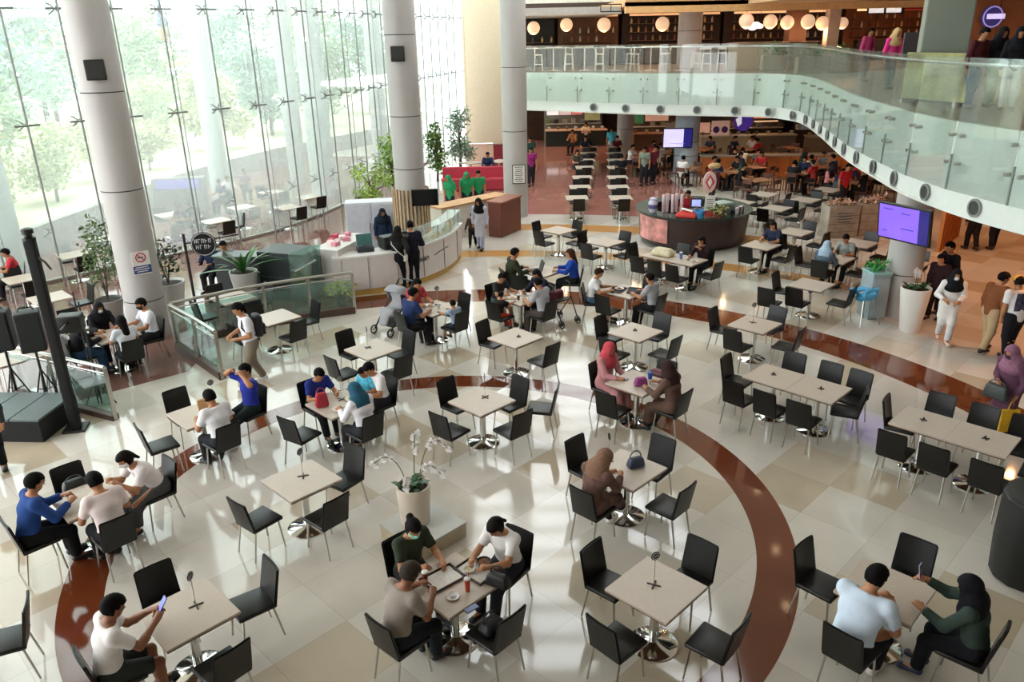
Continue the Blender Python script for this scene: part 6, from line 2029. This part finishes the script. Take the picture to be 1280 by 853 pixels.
e = empty('planter_cabinet', (8.21, 16.84, 0), R(5), 'grey blue cabinet with plants on top left of the screen column', 'cabinet')
MB().rbox((0, 0, .52), (.42, .50, 1.04), .02).build('carcass', mat('#8f9b9f', .4), e)
MB().rbox((0, -.255, .5), (.36, .02, .9), .006).build('door', mat('#9aa6aa', .35), e)
MB().rbox((0, 0, 1.06), (.45, .54, .05), .01).build('glass_top', mat('#8fb8b4', .2), e)
leaf_cloud(90, (0, .05, 1.2), (.26, .22, .14), .13, random.Random(8)).build('plants', mat('#3f9a44', .5, 0, .3, 10), e)
for x, y, rz_, nm in ((10.35, 24.2, 10, 'left'), (11.45, 24.45, 10, 'right')):
    e = empty('wood_planter', (x, y, 0), R(rz_), 'weathered wood planter box topped with flowers, %s of two behind the striped boy' % nm, 'planter')
    MB().rbox((0, 0, .5), (1.05, .5, 1.0), .015).build('box', mat('#9a8f80', .7, 0, .25, 4), e)
    for z in (.2, .45, .7):
        MB().rbox((0, -.256, z), (1.03, .012, .012), .002).build('groove', mat('#5d5448', .7), e)
    if nm == 'left':
        s_ = MB()
        for i in range(4):
            s_.rbox((0, -.265, .78 - i * .09), (.5 - .06 * (i % 2), .006, .03), .002)
        s_.build('printed_lines', mat('#4a5560', .6), e)
    leaf_cloud(120, (0, 0, 1.08), (.5, .24, .14), .14, random.Random(14 + int(x))).build('flowers', mat('#f0c8b0', .6, 0, .4, 10), e)
    leaf_cloud(60, (0, 0, 1.04), (.5, .24, .10), .14, random.Random(18 + int(x))).build('leaves', mat('#8a6a34', .6, 0, .3, 10), e)

# ceiling lamps under the balcony: each gives its own warm light
def downlight(x, y, z, pw, label, size=.09, col=(1, .66, .38)):
    e = empty('downlight', (x, y, z), 0, label, 'lamp', label)
    MB().lathe([(size + .03, 0), (size + .03, .03), (size, .03)], n=18, close=False).build('trim_ring', WHITE, e)
    MB().lathe([(size, .01), (.005, .012)], n=18, close=False).build('bulb_face', mat('#ffd9a8', .5, emit=8.0), e)
    l = lamp('downlight_light', 'SPOT', (x, y, z - .03), pw, col, .08, spot_size=R(140), spot_blend=.6)
    return e
for x, y in ((10.6, 14.5), (11.8, 18.0), (12.6, 21.5), (13.8, 25.5), (14.8, 14.0), (15.6, 18.6), (16.6, 23.0), (18.5, 28.0), (19.5, 21), (19, 15)):
    downlight(x, y, F2B + .07, 265, 'round warm lamp in the ceiling of the right corridor', col=WARM)
for x, y in ((3.2, 42.5), (6.0, 45), (3.2, 46.0), (8.6, 38.5), (11.0, 34.5), (14.5, 33.0), (12.5, 39.5), (16.5, 37.5), (9.0, 43.5), (13.5, 44), (18, 43), (20.5, 36), (1.2, 40.5)):
    downlight(x, y, F2B + .07, 230, 'round warm lamp in the ceiling over the back stalls', col=(1, .62, .36))

# ================================================================ BACK STALLS ON THE GROUND FLOOR
def stall(x0, x1, y, front, top, back, boards, label, ch=.86, depth=.7):
    xm, wd = (x0 + x1) / 2, x1 - x0
    e = empty('food_stall', (xm, y, 0), 0, label, 'stall')
    MB().rbox((0, 0, ch / 2), (wd, depth, ch), .01).build('counter', mat(front, .5, 0, .15, 2), e)
    MB().rbox((0, -.03, ch + .03), (wd + .06, depth + .1, .06), .01).build('worktop', mat(top, .4), e)
    MB().rbox((0, 2.0, 1.3), (wd, .1, 2.6), .01).build('back_panel', mat(back, .7, 0, .3, 1.5), e)
    MB().rbox((0, 1.8, 1.05), (wd * .95, .35, .05), .01).build('shelf', mat('#c9c2b4', .4), e)
    n = max(3, int(wd / .45))
    rr = random.Random(int(x0 * 31))
    for i in range(n):
        x = -wd * .44 + i * wd * .88 / (n - 1)
        MB().rbox((x, 1.78, 1.08 + .12), (.26, .24, .10 + rr.random() * .22), .02).build('appliance', mat(rr.choice(['#8d9092', '#3b3733', '#a8a39a', '#5d4a3a', '#7f8a5a']), .4), e)
        MB().lathe([(.07, ch + .06), (.1, ch + .16), (.08, ch + .2)], n=10).build('serving_pot', mat(rr.choice(['#b8b4ac', '#6b5a3a', '#9a9a5a']), .4), e, loc=(x, .1, 0))
    for bx, bw, bz, bh, c_, em in boards:
        MB().rbox((bx, 1.6, bz), (bw, .06, bh), .008).build('menu_board', mat(c_, .5, 0, .15, 4, emit=em), e)
    return e
stall(2.2, 5.7, 46.6, '#15201c', '#c9a58a', '#8f8a7f', [(-1.25, .7, 1.75, .34, '#f4f0ee', 1.2), (-.5, .7, 1.75, .34, '#e8c8c4', .9), (.2, .6, 1.75, .34, '#e07a70', .9), (1.1, .9, 1.5, .5, '#b8ae74', .4)], 'back food stall with a dark green front and lit menu boards')
stall(6.9, 9.6, 44.2, '#5a3a2a', '#8a5a40', '#6a5448', [(-.8, .5, 1.5, .5, '#3f7a54', .3), (.2, 1.3, 1.62, .5, '#c99a84', .7), (1.0, .6, .95, .6, '#7a6f68', .2)], 'back food stall with a pink signboard and a green banner')
stall(10.2, 12.9, 42.6, '#8f8a7a', '#b9b2a0', '#3a2c28', [(-.9, .9, 1.12, .55, '#d8a894', .5), (.9, .6, 1.3, .3, '#7a5a50', .2)], 'back stall with a violet disc sign and a pale board')
stall(13.1, 15.2, 42.6, '#5d5348', '#a89c84', '#2f2620', [(0, 1.4, 1.75, .36, '#d9682c', .7), (0, 1.3, 1.40, .06, '#f4c8a0', 1.0)], 'back stall under an orange lit awning')
stall(15.5, 18.4, 41.6, '#6b5a48', '#a08a6c', '#3a2c24', [(-.8, .8, 1.4, .7, '#8f9298', .2), (.7, 1.0, 1.5, .5, '#b83a2e', .5)], 'back stall with a grey poster and a red board')
stall(18.8, 23.5, 40.0, '#7a3f24', '#a8683a', '#5a2c1c', [(-1, 1.2, 1.5, .5, '#c8503a', .6), (1, 1.2, 1.5, .5, '#d8a04a', .6)], 'back stall with red and amber boards half under the balcony')
e = empty('disc_sign', (12.35, 42.3, 1.62), 0, 'violet round sign with a white flash on the back stall', 'sign')
MB().tube([(0, -.04, 0), (0, .04, 0)], .48, 32).build('disc', mat('#4a2f9a', .4, emit=.6), e)
MB().add([(-.42, -.05, .1), (-.28, -.05, -.25), (-.10, -.05, -.1), (-.12, -.05, .38)], [(0, 1, 2, 3)]).build('white_flash', mat('#f0eef6', .4, emit=.9), e)
e = empty('twin_disc_board', (11.2, 42.4, 1.30), 0, 'pale board with two violet discs on the back stall', 'sign')
MB().rbox((0, 0, 0), (.95, .05, .75), .01).build('board', mat('#dcb4a4', .5, emit=.35), e)
for x in (-.22, .22):
    MB().tube([(x, -.04, -.08), (x, -.02, -.08)], .17, 20).build('violet_disc', mat('#3f2a7a', .4), e)
b = empty('orange_bar', (11.85, 35.1, 0), R(-3), 'long orange wood bar wall behind the crowded tables', 'bar')
MB().rbox((0, 0, .46), (6.6, .5, .92), .01).build('front', mat('#a8602c', .5, 0, .15, 2), b)
MB().rbox((0, 0, .95), (6.7, .6, .06), .01).build('top', mat('#8f8a7f', .4), b)
for i in range(6):
    MB().rbox((-2.75 + i * 1.1, -.256, .46), (.02, .012, .86), .002).build('panel_joint', mat('#5d3216', .6), b)
bw = empty('orange_screen_wall', (13.2, 23.0, 0), R(50), 'tall amber slatted screen in the right corridor', 'screen')
MB().rbox((0, 0, .75), (2.4, .10, 1.5), .01).build('panel', mat('#b8702c', .5, 0, .2, 2), bw)
for i in range(9):
    MB().rbox((-1.1 + i * .275, -.06, .75), (.05, .03, 1.45), .006).build('slat', mat('#8a4c1c', .5), bw)
MB().rbox((0, 0, 1.53), (2.5, .16, .06), .01).build('cap', mat('#d8a060', .4), bw)

# crowd at the back
rr = random.Random(5)
TONES = [('red', '#b02c30'), ('black', '#1d1b1c'), ('white', '#d8d4d0'), ('pink', '#c87a80'), ('grey', '#7d7a78'), ('dark green', '#2c4a3a'), ('navy', '#252c48')]
PROTO_P = {}
def crowd(x, y, rz, tone, where, pose='sit'):
    key = (tone[0], pose)
    lab = 'person in a %s top %s' % (tone[0], where)
    if key not in PROTO_P:
        q = person(lab, (x, y), rz, pose, top=(tone[1], 'short'), bottom=('pants', '#24211f'), near=False, h=.032, hair=('hijab', '#2a2426') if tone[0] in ('pink', 'dark green') else ('short', '#0a0706'))
        PROTO_P[key] = q['root']
    else:
        o = copy_tree(PROTO_P[key])
        o.location = (x, y, 0)
        o.rotation_euler.z = rz
        o['label'] = lab
    o = PROTO_P[key] if 'o' not in dir() else o
    return o
WOODCH = mat('#5a3524', .5)
def make_wood_chair():
    e = empty('wooden_chair', (0, 0, 0))
    e['category'] = 'chair'
    MB().rbox((0, 0, .455), (.42, .42, .04), .01).build('seat', WOODCH, e)
    MB().rbox((0, -.22, .78), (.40, .03, .16), .008).build('back_rail', WOODCH, e)
    for sx in (-1, 1):
        MB().tube([(sx * .18, -.2, 0), (sx * .18, -.23, .86)], .018, 5).build('leg', WOODCH, e)
        MB().tube([(sx * .18, .18, 0), (sx * .18, .18, .44)], .018, 5).build('leg', WOODCH, e)
    return e
WCH = Proto(make_wood_chair)
WTB = Proto(lambda: make_wood_table())
def make_wood_table():
    e = empty('wooden_table', (0, 0, 0))
    e['category'] = 'table'
    MB().rbox((0, 0, .735), (.80, .80, .035), .006).build('tabletop', mat('#9a6a48', .4, 0, .15, 4), e)
    MB().tube([(0, 0, .02), (0, 0, .72)], .04, 8).build('pole', DARK, e)
    MB().lathe([(.26, 0), (.25, .02), (.05, .05)], n=14).build('base', DARK, e)
    return e
CT = [(7.6, 33.4), (8.9, 32.2), (10.3, 33.2), (11.6, 31.6), (12.8, 32.8), (14.0, 31.0), (9.6, 30.2), (12.6, 29.4), (7.4, 37.5), (9.4, 38.6), (6.2, 36.2), (11.4, 38.4), (13.6, 38.6), (15.4, 33.2), (14.6, 28.4), (16.2, 30.2)]
for i, (x, y) in enumerate(CT):
    WTB.use((x, y, 0), R(rr.uniform(0, 90)), 'wooden table among the crowded tables far behind the kiosk', 'crowded tables far behind the kiosk')
    for k in range(4):
        a = R(45 + 90 * k + rr.uniform(-12, 12))
        p = (x + .66 * math.cos(a), y + .66 * math.sin(a))
        WCH.use((p[0], p[1], 0), a + R(90), 'brown wooden chair among the crowded tables far behind the kiosk', 'wooden chairs far behind the kiosk')
        if rr.random() < .62:
            t_ = TONES[min(6, int(rr.random() ** 1.3 * 7))]
            n0 = set(bpy.data.objects)
            crowd(p[0], p[1], a + R(90), t_, 'at the crowded tables far behind the kiosk')
for o in list(COL.objects):
    if o.name.startswith('person') and 'crowded tables far' in o.get('label', ''):
        o['group'] = o['label'].replace('person in a ', 'diners in ').replace(' top at', ' at')
# people one can tell apart at the back
def far_stand(px, py, label, tone, rz=180, H=1.66, hair=('short', '#0a0706'), pants='#24242a', pose='stand'):
    p = at(px, py)
    return person(label, (p.x, p.y), R(rz), pose, H=H, top=(tone, 'short'), bottom=('pants', pants), hair=hair, near=False, h=.03)
far_stand(764, 200, 'person in a turquoise top standing at the end of the back counter', '#4fb0c0', 0, pants='#c8c4c0')
far_stand(805, 232, 'person in a grey green top standing behind the right row of tables', '#7d8a7a', 150)
far_stand(815, 230, 'person in a dark red top standing right of the person in grey green', '#6a2a34', 200)
far_stand(1050, 264, 'man in a bright red shirt standing beside the back tables', '#b0242c', 200, 1.72)
far_stand(663, 215, 'person in dark green standing between the notice column and the back wall', '#2c4a44', 180, pants='#2a2f3a')
far_stand(664, 232, 'person in black and magenta seated right of the notice column', '#8a2a6a', 180)
for i, (px, py, tn, nm, rz_) in enumerate(((722, 227, '#4a463c', 'man in khaki grey bending at the fourth table of the left row', 200), (778, 235, '#14161a', 'person in black seen from behind at the right row of tables', 0), (733, 205, '#22262e', 'person in dark navy far up the left row of tables', 170), (772, 205, '#5a1f28', 'person in dark red far up the right row of tables', 190), (733, 184, '#d8c8a8', 'person in cream at the far end of the left row', 180), (717, 195, '#8a5a3a', 'person in tan standing left of the left row', 150))):
    p = at(px, py)
    person(nm, (p.x, p.y + .5), R(rz_), 'sit', top=(tn, 'short'), near=False, h=.03)
for px, py, tn, nm in ((915, 221, '#1c1a1e', 'black top'), (925, 222, '#c8c8c0', 'pale top'), (945, 223, '#5d625a', 'grey green top')):
    p = at(px, py)
    e = empty('bar_stool', (p.x, p.y - .1, 0), 0, 'stool under the person in a %s at the orange bar' % nm, 'stool')
    MB().lathe([(.18, .46), (.18, .50)], n=14).build('seat', WOODCH, e)
    for k in range(4):
        a = R(45 + 90 * k)
        MB().tube([(.1 * math.cos(a), .1 * math.sin(a), .46), (.18 * math.cos(a), .18 * math.sin(a), 0)], .014, 5).build('leg', WOODCH, e)
    person('person in a %s seated with the back turned at the orange bar' % nm, (p.x, p.y - .1), R(0), 'sit', top=(tn, 'short'), near=False, h=.03)

# ================================================================ UPPER FLOOR
def globe(px, py, y, r_, label_i):
    p = at_y(px, py, y)
    e = empty('globe_lamp', p, 0, 'round paper globe lamp hanging over the upper floor, %s' % label_i, 'lamp')
    MB().ball((0, 0, 0), r_, 20, 14).build('paper_globe', mat('#f0cba6', .6, 0, .04, 3, emit=.9), e, smooth='full')
    MB().tube([(0, 0, r_), (0, 0, 7.1 - p.z)], .008, 5).build('cord', DARK, e)
    lamp('globe_light', 'POINT', (p.x, p.y - .0, p.z - r_ - .12), 45, (1, .6, .32), .1)
for px, py, y, r_, nm in ((650, 37, 38, .24, 'first from the left'), (667, 35, 38, .28, 'second from the left'), (708, 31, 38, .28, 'third from the left'), (755, 31, 37.5, .30, 'fourth from the left'), (828, 30, 37, .30, 'left of the round column'),
        (933, 26, 35.5, .30, 'left of the white oval sign'), (963, 27, 36, .29, 'right of the white oval sign'), (984, 28, 36, .28, 'before the brown post'), (1010, 27, 35.5, .29, 'right of the brown post'), (1028, 29, 36, .28, 'left of the pale post'), (1053, 29, 36, .24, 'right of the pale post')):
    globe(px, py, y, r_, nm)
p_ = at_y(941, 33, 35.4)
e = empty('oval_sign', p_, 0, 'bright white oval sign hanging between the globe lamps', 'sign')
s_ = MB()
for x, z, r_ in ((-.28, 0, .10), (-.1, .05, .13), (.12, .04, .14), (.3, .0, .10), (0, -.04, .12)):
    s_.ball((x, 0, z), r_, 14, 8, (1.5, .4, 1))
s_.build('lit_panel', mat('#fff4e4', .5, emit=2.2), e, smooth='full')
for x in (-.3, .3):
    MB().tube([(x, 0, .1), (x, 0, .9)], .008, 5).build('rod', DARK, e)
column(8.55, 39.0, .55, 2.65, 'round grey column standing on the upper floor', (1.6,), z0=F2, m=mat('#a5a6ae', .5))
for x, y, wx, cl, nm in ((12.75, 37.0, .75, '#5d3a26', 'brown square post on the upper floor'), (13.95, 36.0, .50, '#bba490', 'pale square post on the upper floor')):
    e = empty('square_post', (x, y, F2), 0, nm, 'post')
    MB().rbox((0, 0, 1.295), (wx, wx, 2.59), .02).build('shaft', mat(cl, .6), e)
    MB().rbox((0, 0, .06), (wx + .06, wx + .06, .12), .01).build('base', DARK, e)
e = empty('square_pillar', (10.15, 19.4, F2), R(-22), 'large grey green square pillar behind the glass balustrade', 'pillar')
MB().rbox((0, 0, 4.2), (.98, .98, 8.4), .03).build('shaft', mat('#7b8276', .6, 0, .04, 1), e)
MB().rbox((0, 0, .08), (1.02, 1.02, .16), .01).build('base', mat('#5d6259', .6), e)

def bar_table(x, y, label):
    e = empty('bar_table', (x, y, F2), 0, label, 'table', 'bar tables on the upper floor')
    MB().rbox((0, 0, 1.0), (.75, .6, .04), .01).build('tabletop', WHITE, e)
    MB().tube([(0, 0, .02), (0, 0, .99)], .03, 8).build('pole', WHITE, e)
    MB().rbox((0, 0, .015), (.45, .45, .03), .01).build('base', WHITE, e)
def make_stool():
    e = empty('bar_stool', (0, 0, 0))
    e['category'] = 'stool'
    MB().rbox((0, 0, .70), (.36, .36, .04), .01).build('seat', WHITE, e)
    MB().rbox((0, -.17, .92), (.36, .03, .14), .01).build('back_rail', WHITE, e)
    for sx in (-1, 1):
        for sy in (-1, 1):
            MB().tube([(sx * .15, sy * .15, .70), (sx * .19, sy * .19, 0)], .014, 5).build('leg', WHITE, e)
        MB().tube([(sx * .15, -.16, .70), (sx * .16, -.17, .98)], .014, 5).build('back_post', WHITE, e)
    MB().tube([(-.17, -.17, .28), (.17, -.17, .28), (.17, .17, .28), (-.17, .17, .28), (-.17, -.17, .28)], .012, 5).build('foot_ring', WHITE, e)
    return e
STOOL = Proto(make_stool)
for x, y in ((2.2, 38.6), (3.6, 38.2), (4.9, 37.4), (6.4, 36.8), (7.6, 36.2)):
    bar_table(x, y, 'white bar table behind the far glass balustrade')
    for dx in (-.7, .7):
        STOOL.use((x + dx, y + .1, F2), R(90 if dx > 0 else -90), 'white bar stool at the tables behind the far balustrade', 'bar stools on the upper floor')
for px, nm in ((883, 'left'), (902, 'right')):
    p = at_y(px, 80, 35.6)
    STOOL.use((p.x, 35.6, F2), R(170), 'white ladder-backed stool standing alone right of the round column, %s of two' % nm)
b = empty('upper_counter', (11.4, 35.75, F2), R(-8), 'long beige counter on the upper floor behind the balustrade', 'counter')
MB().rbox((0, 0, .52), (3.6, .6, 1.04), .02).build('body', mat('#9c8a70', .6, 0, .1, 2), b)
MB().rbox((0, 0, 1.07), (3.7, .7, .05), .01).build('worktop', mat('#5d4636', .4), b)
# shop fronts at the back of the upper floor
def shop(x0, x1, y, wallc, label, shelves=3, lit=.5):
    xm, wd = (x0 + x1) / 2, x1 - x0
    e = empty('bar_unit', (xm, y, F2), 0, label, 'shop front')
    MB().rbox((0, .3, 1.3), (wd, .12, 2.6), .01).build('back_panel', mat(wallc, .7, 0, .35, 1.2), e)
    MB().rbox((0, -.9, .5), (wd * .9, .6, 1.0), .02).build('counter', mat('#2a1f19', .5), e)
    r2 = random.Random(int(x0 * 17))
    for s in range(shelves):
        MB().rbox((0, .1, 1.15 + s * .42), (wd * .86, .28, .03), .005).build('shelf', mat('#6b4a30', .5), e)
        n = int(wd / .42)
        for i in range(n):
            MB().lathe([(.05, 0), (.06, .16), (.025, .22), (.025, .28)], n=8).build('bottle', mat(r2.choice(['#8a5a2c', '#c8a060', '#4a2c1c', '#b8b0a0', '#7a2c22']), .3), e, loc=(-wd * .41 + i * wd * .82 / max(1, n - 1), .08, 1.165 + s * .42))
    MB().rbox((0, -.6, 2.42), (wd * .9, .1, .10), .01).build('light_strip', mat('#ffc088', .5, emit=lit), e)
    return e
shop(.8, 2.6, 44.6, '#1d1a18', 'black shop front at the left end of the upper floor', 1, .2)
shop(2.8, 6.0, 44.6, '#6a452c', 'brown panelled shop front on the upper floor, second from the left', 2, 1.0)
shop(6.2, 11.4, 44.6, '#2a1c16', 'dark bar with bottle shelves on the upper floor left of the round column', 3, 1.2)
shop(11.6, 17.4, 44.6, '#33201a', 'dark bar with bottle shelves on the upper floor right of the round column', 3, 1.6)
shop(17.8, 22.4, 44.0, '#7a4526', 'amber lit shop front on the upper floor right of the pale post', 3, 2.5)
shop(22.8, 27.0, 40.0, '#8a4a28', 'orange lit shop front on the upper floor near the grey green pillar', 2, 2.5)
rk = empty('hanging_rack', (7.0, 36.5, 6.95), 0, 'black metal hanging rack under the lit ceiling edge', 'rack')
for z in (0, .28):
    MB().tube([(-2.9, 0, z), (2.9, 0, z)], .025, 5).build('rail', DARK, rk)
for i in range(14):
    MB().tube([(-2.9 + i * .446, 0, 0), (-2.9 + i * .446, 0, .28)], .018, 5).build('bar', DARK, rk)
p_ = at_y(1108, 12, 36)
e = empty('shop_sign', p_, 0, 'small white lit sign high on the upper floor right of the pale post', 'sign')
for x, w_ in ((-.42, .62), (.32, .62)):
    MB().rbox((x, 0, 0), (w_, .05, .24), .01).build('lit_letters', mat('#f0ece8', .5, 0, .3, 12, emit=1.2), e)
MB().rbox((0, .06, 0), (1.6, .04, .36), .01).build('backing', DARK, e)
for x in (-.5, .5):
    MB().tube([(x, .06, .1), (x, .06, 7.12 - p_.z)], .01, 5).build('rod', DARK, e)
e = empty('red_fascia', (17.2, 36.4, 6.92), 0, 'red band under the ceiling above the small white sign', 'band')
MB().rbox((0, 0, 0), (3.2, .12, .34), .01).build('panel', mat('#8a1a14', .5, emit=.25), e)
MB().rbox((0, -.07, -.15), (3.2, .03, .03), .005).build('edge', mat('#d0502c', .5, emit=.5), e)
p_ = at_y(1240, 21, 24.2)
w_ = empty('orange_shop_wall', (14.2, 24.4, F2), R(-4), 'orange brown shop wall on the upper floor at the right', 'shop front')
MB().rbox((0, 0, 1.33), (3.4, .2, 2.66), .01).build('panel', mat('#93552e', .6, 0, .15, 1.0), w_)
for x in (-1.2, 0, 1.2):
    MB().rbox((x, -.11, 1.33), (.03, .02, 2.6), .004).build('batten', mat('#6b3a1f', .6), w_)
e = empty('disc_sign', p_, 0, 'round violet lit sign on the orange brown shop wall', 'sign')
MB().tube([(0, -.04, 0), (0, .04, 0)], .30, 32).build('disc', mat('#3a2f78', .4, emit=.4), e)
MB().tube([(.27 * math.cos(t), -.05, .27 * math.sin(t)) for t in [i * math.pi / 16 for i in range(33)]], .02, 5).build('lilac_ring', mat('#a99ae0', .4, emit=.8), e)
MB().rbox((.08, -.055, .01), (.52, .02, .14), .01).build('lit_band', mat('#d8ccf8', .4, emit=1.3), e)
def upper(px, py, y, label, tone, rz, hair=('short', '#0a0706'), pants='#2a2f3a'):
    p = at_y(px, py, y)
    return person(label, (p.x, y), R(rz), 'stand', H=1.62, top=(tone, 'long'), bottom=('pants', pants), hair=hair, near=False, h=.026, zoff=F2)
upper(1116, 55, 23, 'woman in bright pink with a blond veil on the upper floor', '#d83a86', 190, ('hijab', '#c8a878'))
upper(1083, 60, 27, 'woman in pink left of the woman in bright pink', '#c84a80', 200, ('short', '#2a1712'))
upper(1149, 52, 22.5, 'person in white behind the dark chair on the upper floor', '#d0ccd0', 170)
upper(1222, 55, 17.2, 'person in dark red and blue jeans behind the balustrade at the right', '#4a2024', 200, pants='#4a6078')
upper(1248, 52, 17.5, 'woman in a black veil behind the balustrade at the right', '#16161a', 180, ('hijab', '#16161a'))
upper(1274, 52, 16.5, 'person in black at the right edge behind the balustrade', '#141418', 150, ('hijab', '#141418'), '#d0d0d4')
p_ = at_y(1142, 70, 21.5)
e = empty('lounge_chair', (p_.x, 21.3, F2), R(180), 'dark high-backed chair before the person in white on the upper floor', 'chair')
MB().rbox((0, 0, .7), (.6, .55, .08), .02).build('seat', LEATHER, e)
MB().rbox((0, -.25, 1.1), (.6, .06, .8), .02).build('backrest', mat('#3b3b40', .5), e)
for sx in (-1, 1):
    for sy in (-1, 1):
        MB().tube([(sx * .25, sy * .22, .7), (sx * .28, sy * .25, 0)], .018, 5).build('leg', DARK, e)
e = empty('panel_stand', (9.5, 18.2, F2), R(-68), 'yellow green mottled panel standing behind the balustrade before the grey green pillar', 'poster')
MB().rbox((0, 0, .60), (1.7, .05, 1.0), .01).build('panel', mat('#8f8d58', .5, 0, .6, 2.2), e)  # upright panel in mottled yellow green
for x in (-.7, .7):
    MB().rbox((x, .02, .05), (.06, .4, .10), .01).build('foot', STEEL, e)
for px, nm in ((962, 'left'), (1008, 'middle'), (1050, 'right')):
    p = at_y(px, 70, 31.0 if px > 1000 else 33.6)
    e = empty('planter_box', (p.x + .6, p.y + 1.0, F2), 0, 'low planter with green leaves behind the bend of the balustrade, %s of three' % nm, 'planter')
    MB().rbox((0, 0, .3), (1.2, .4, .6), .02).build('box', mat('#8f8672', .6), e)
    leaf_cloud(110, (0, 0, .8), (.55, .25, .25), .2, random.Random(px)).build('leaves', mat('#5f7a3c', .6, 0, .3, 8), e)
for px, py in ((947, 612), (970, 687), (983, 757), (1171, 446), (1152, 520), (1245, 660)):
    p = at(px, py)
    q = 1 + 7.06 / CAM_H
    e = empty('downlight', (p.x * q, p.y * q, 7.06), 0, 'round warm lamp in the ceiling over the balcony', 'lamp', 'balcony ceiling lamps')
    MB().lathe([(.13, 0), (.13, .04), (.09, .04)], n=18, close=False).build('trim_ring', WHITE, e)
    MB().lathe([(.095, .02), (.005, .022)], n=18, close=False).build('bulb_face', mat('#ffd9a8', .5, emit=14.0), e)
for x, y in ((3, 40), (7, 41), (11.5, 40.5), (16, 39), (20, 40), (17, 30), (14, 20), (17, 14)):
    lamp('upper_fill_light', 'AREA', (x, y, 7.0), 170, (1, .6, .34), .8)  # added fill lamps without fittings, a warm glow for the upper floor
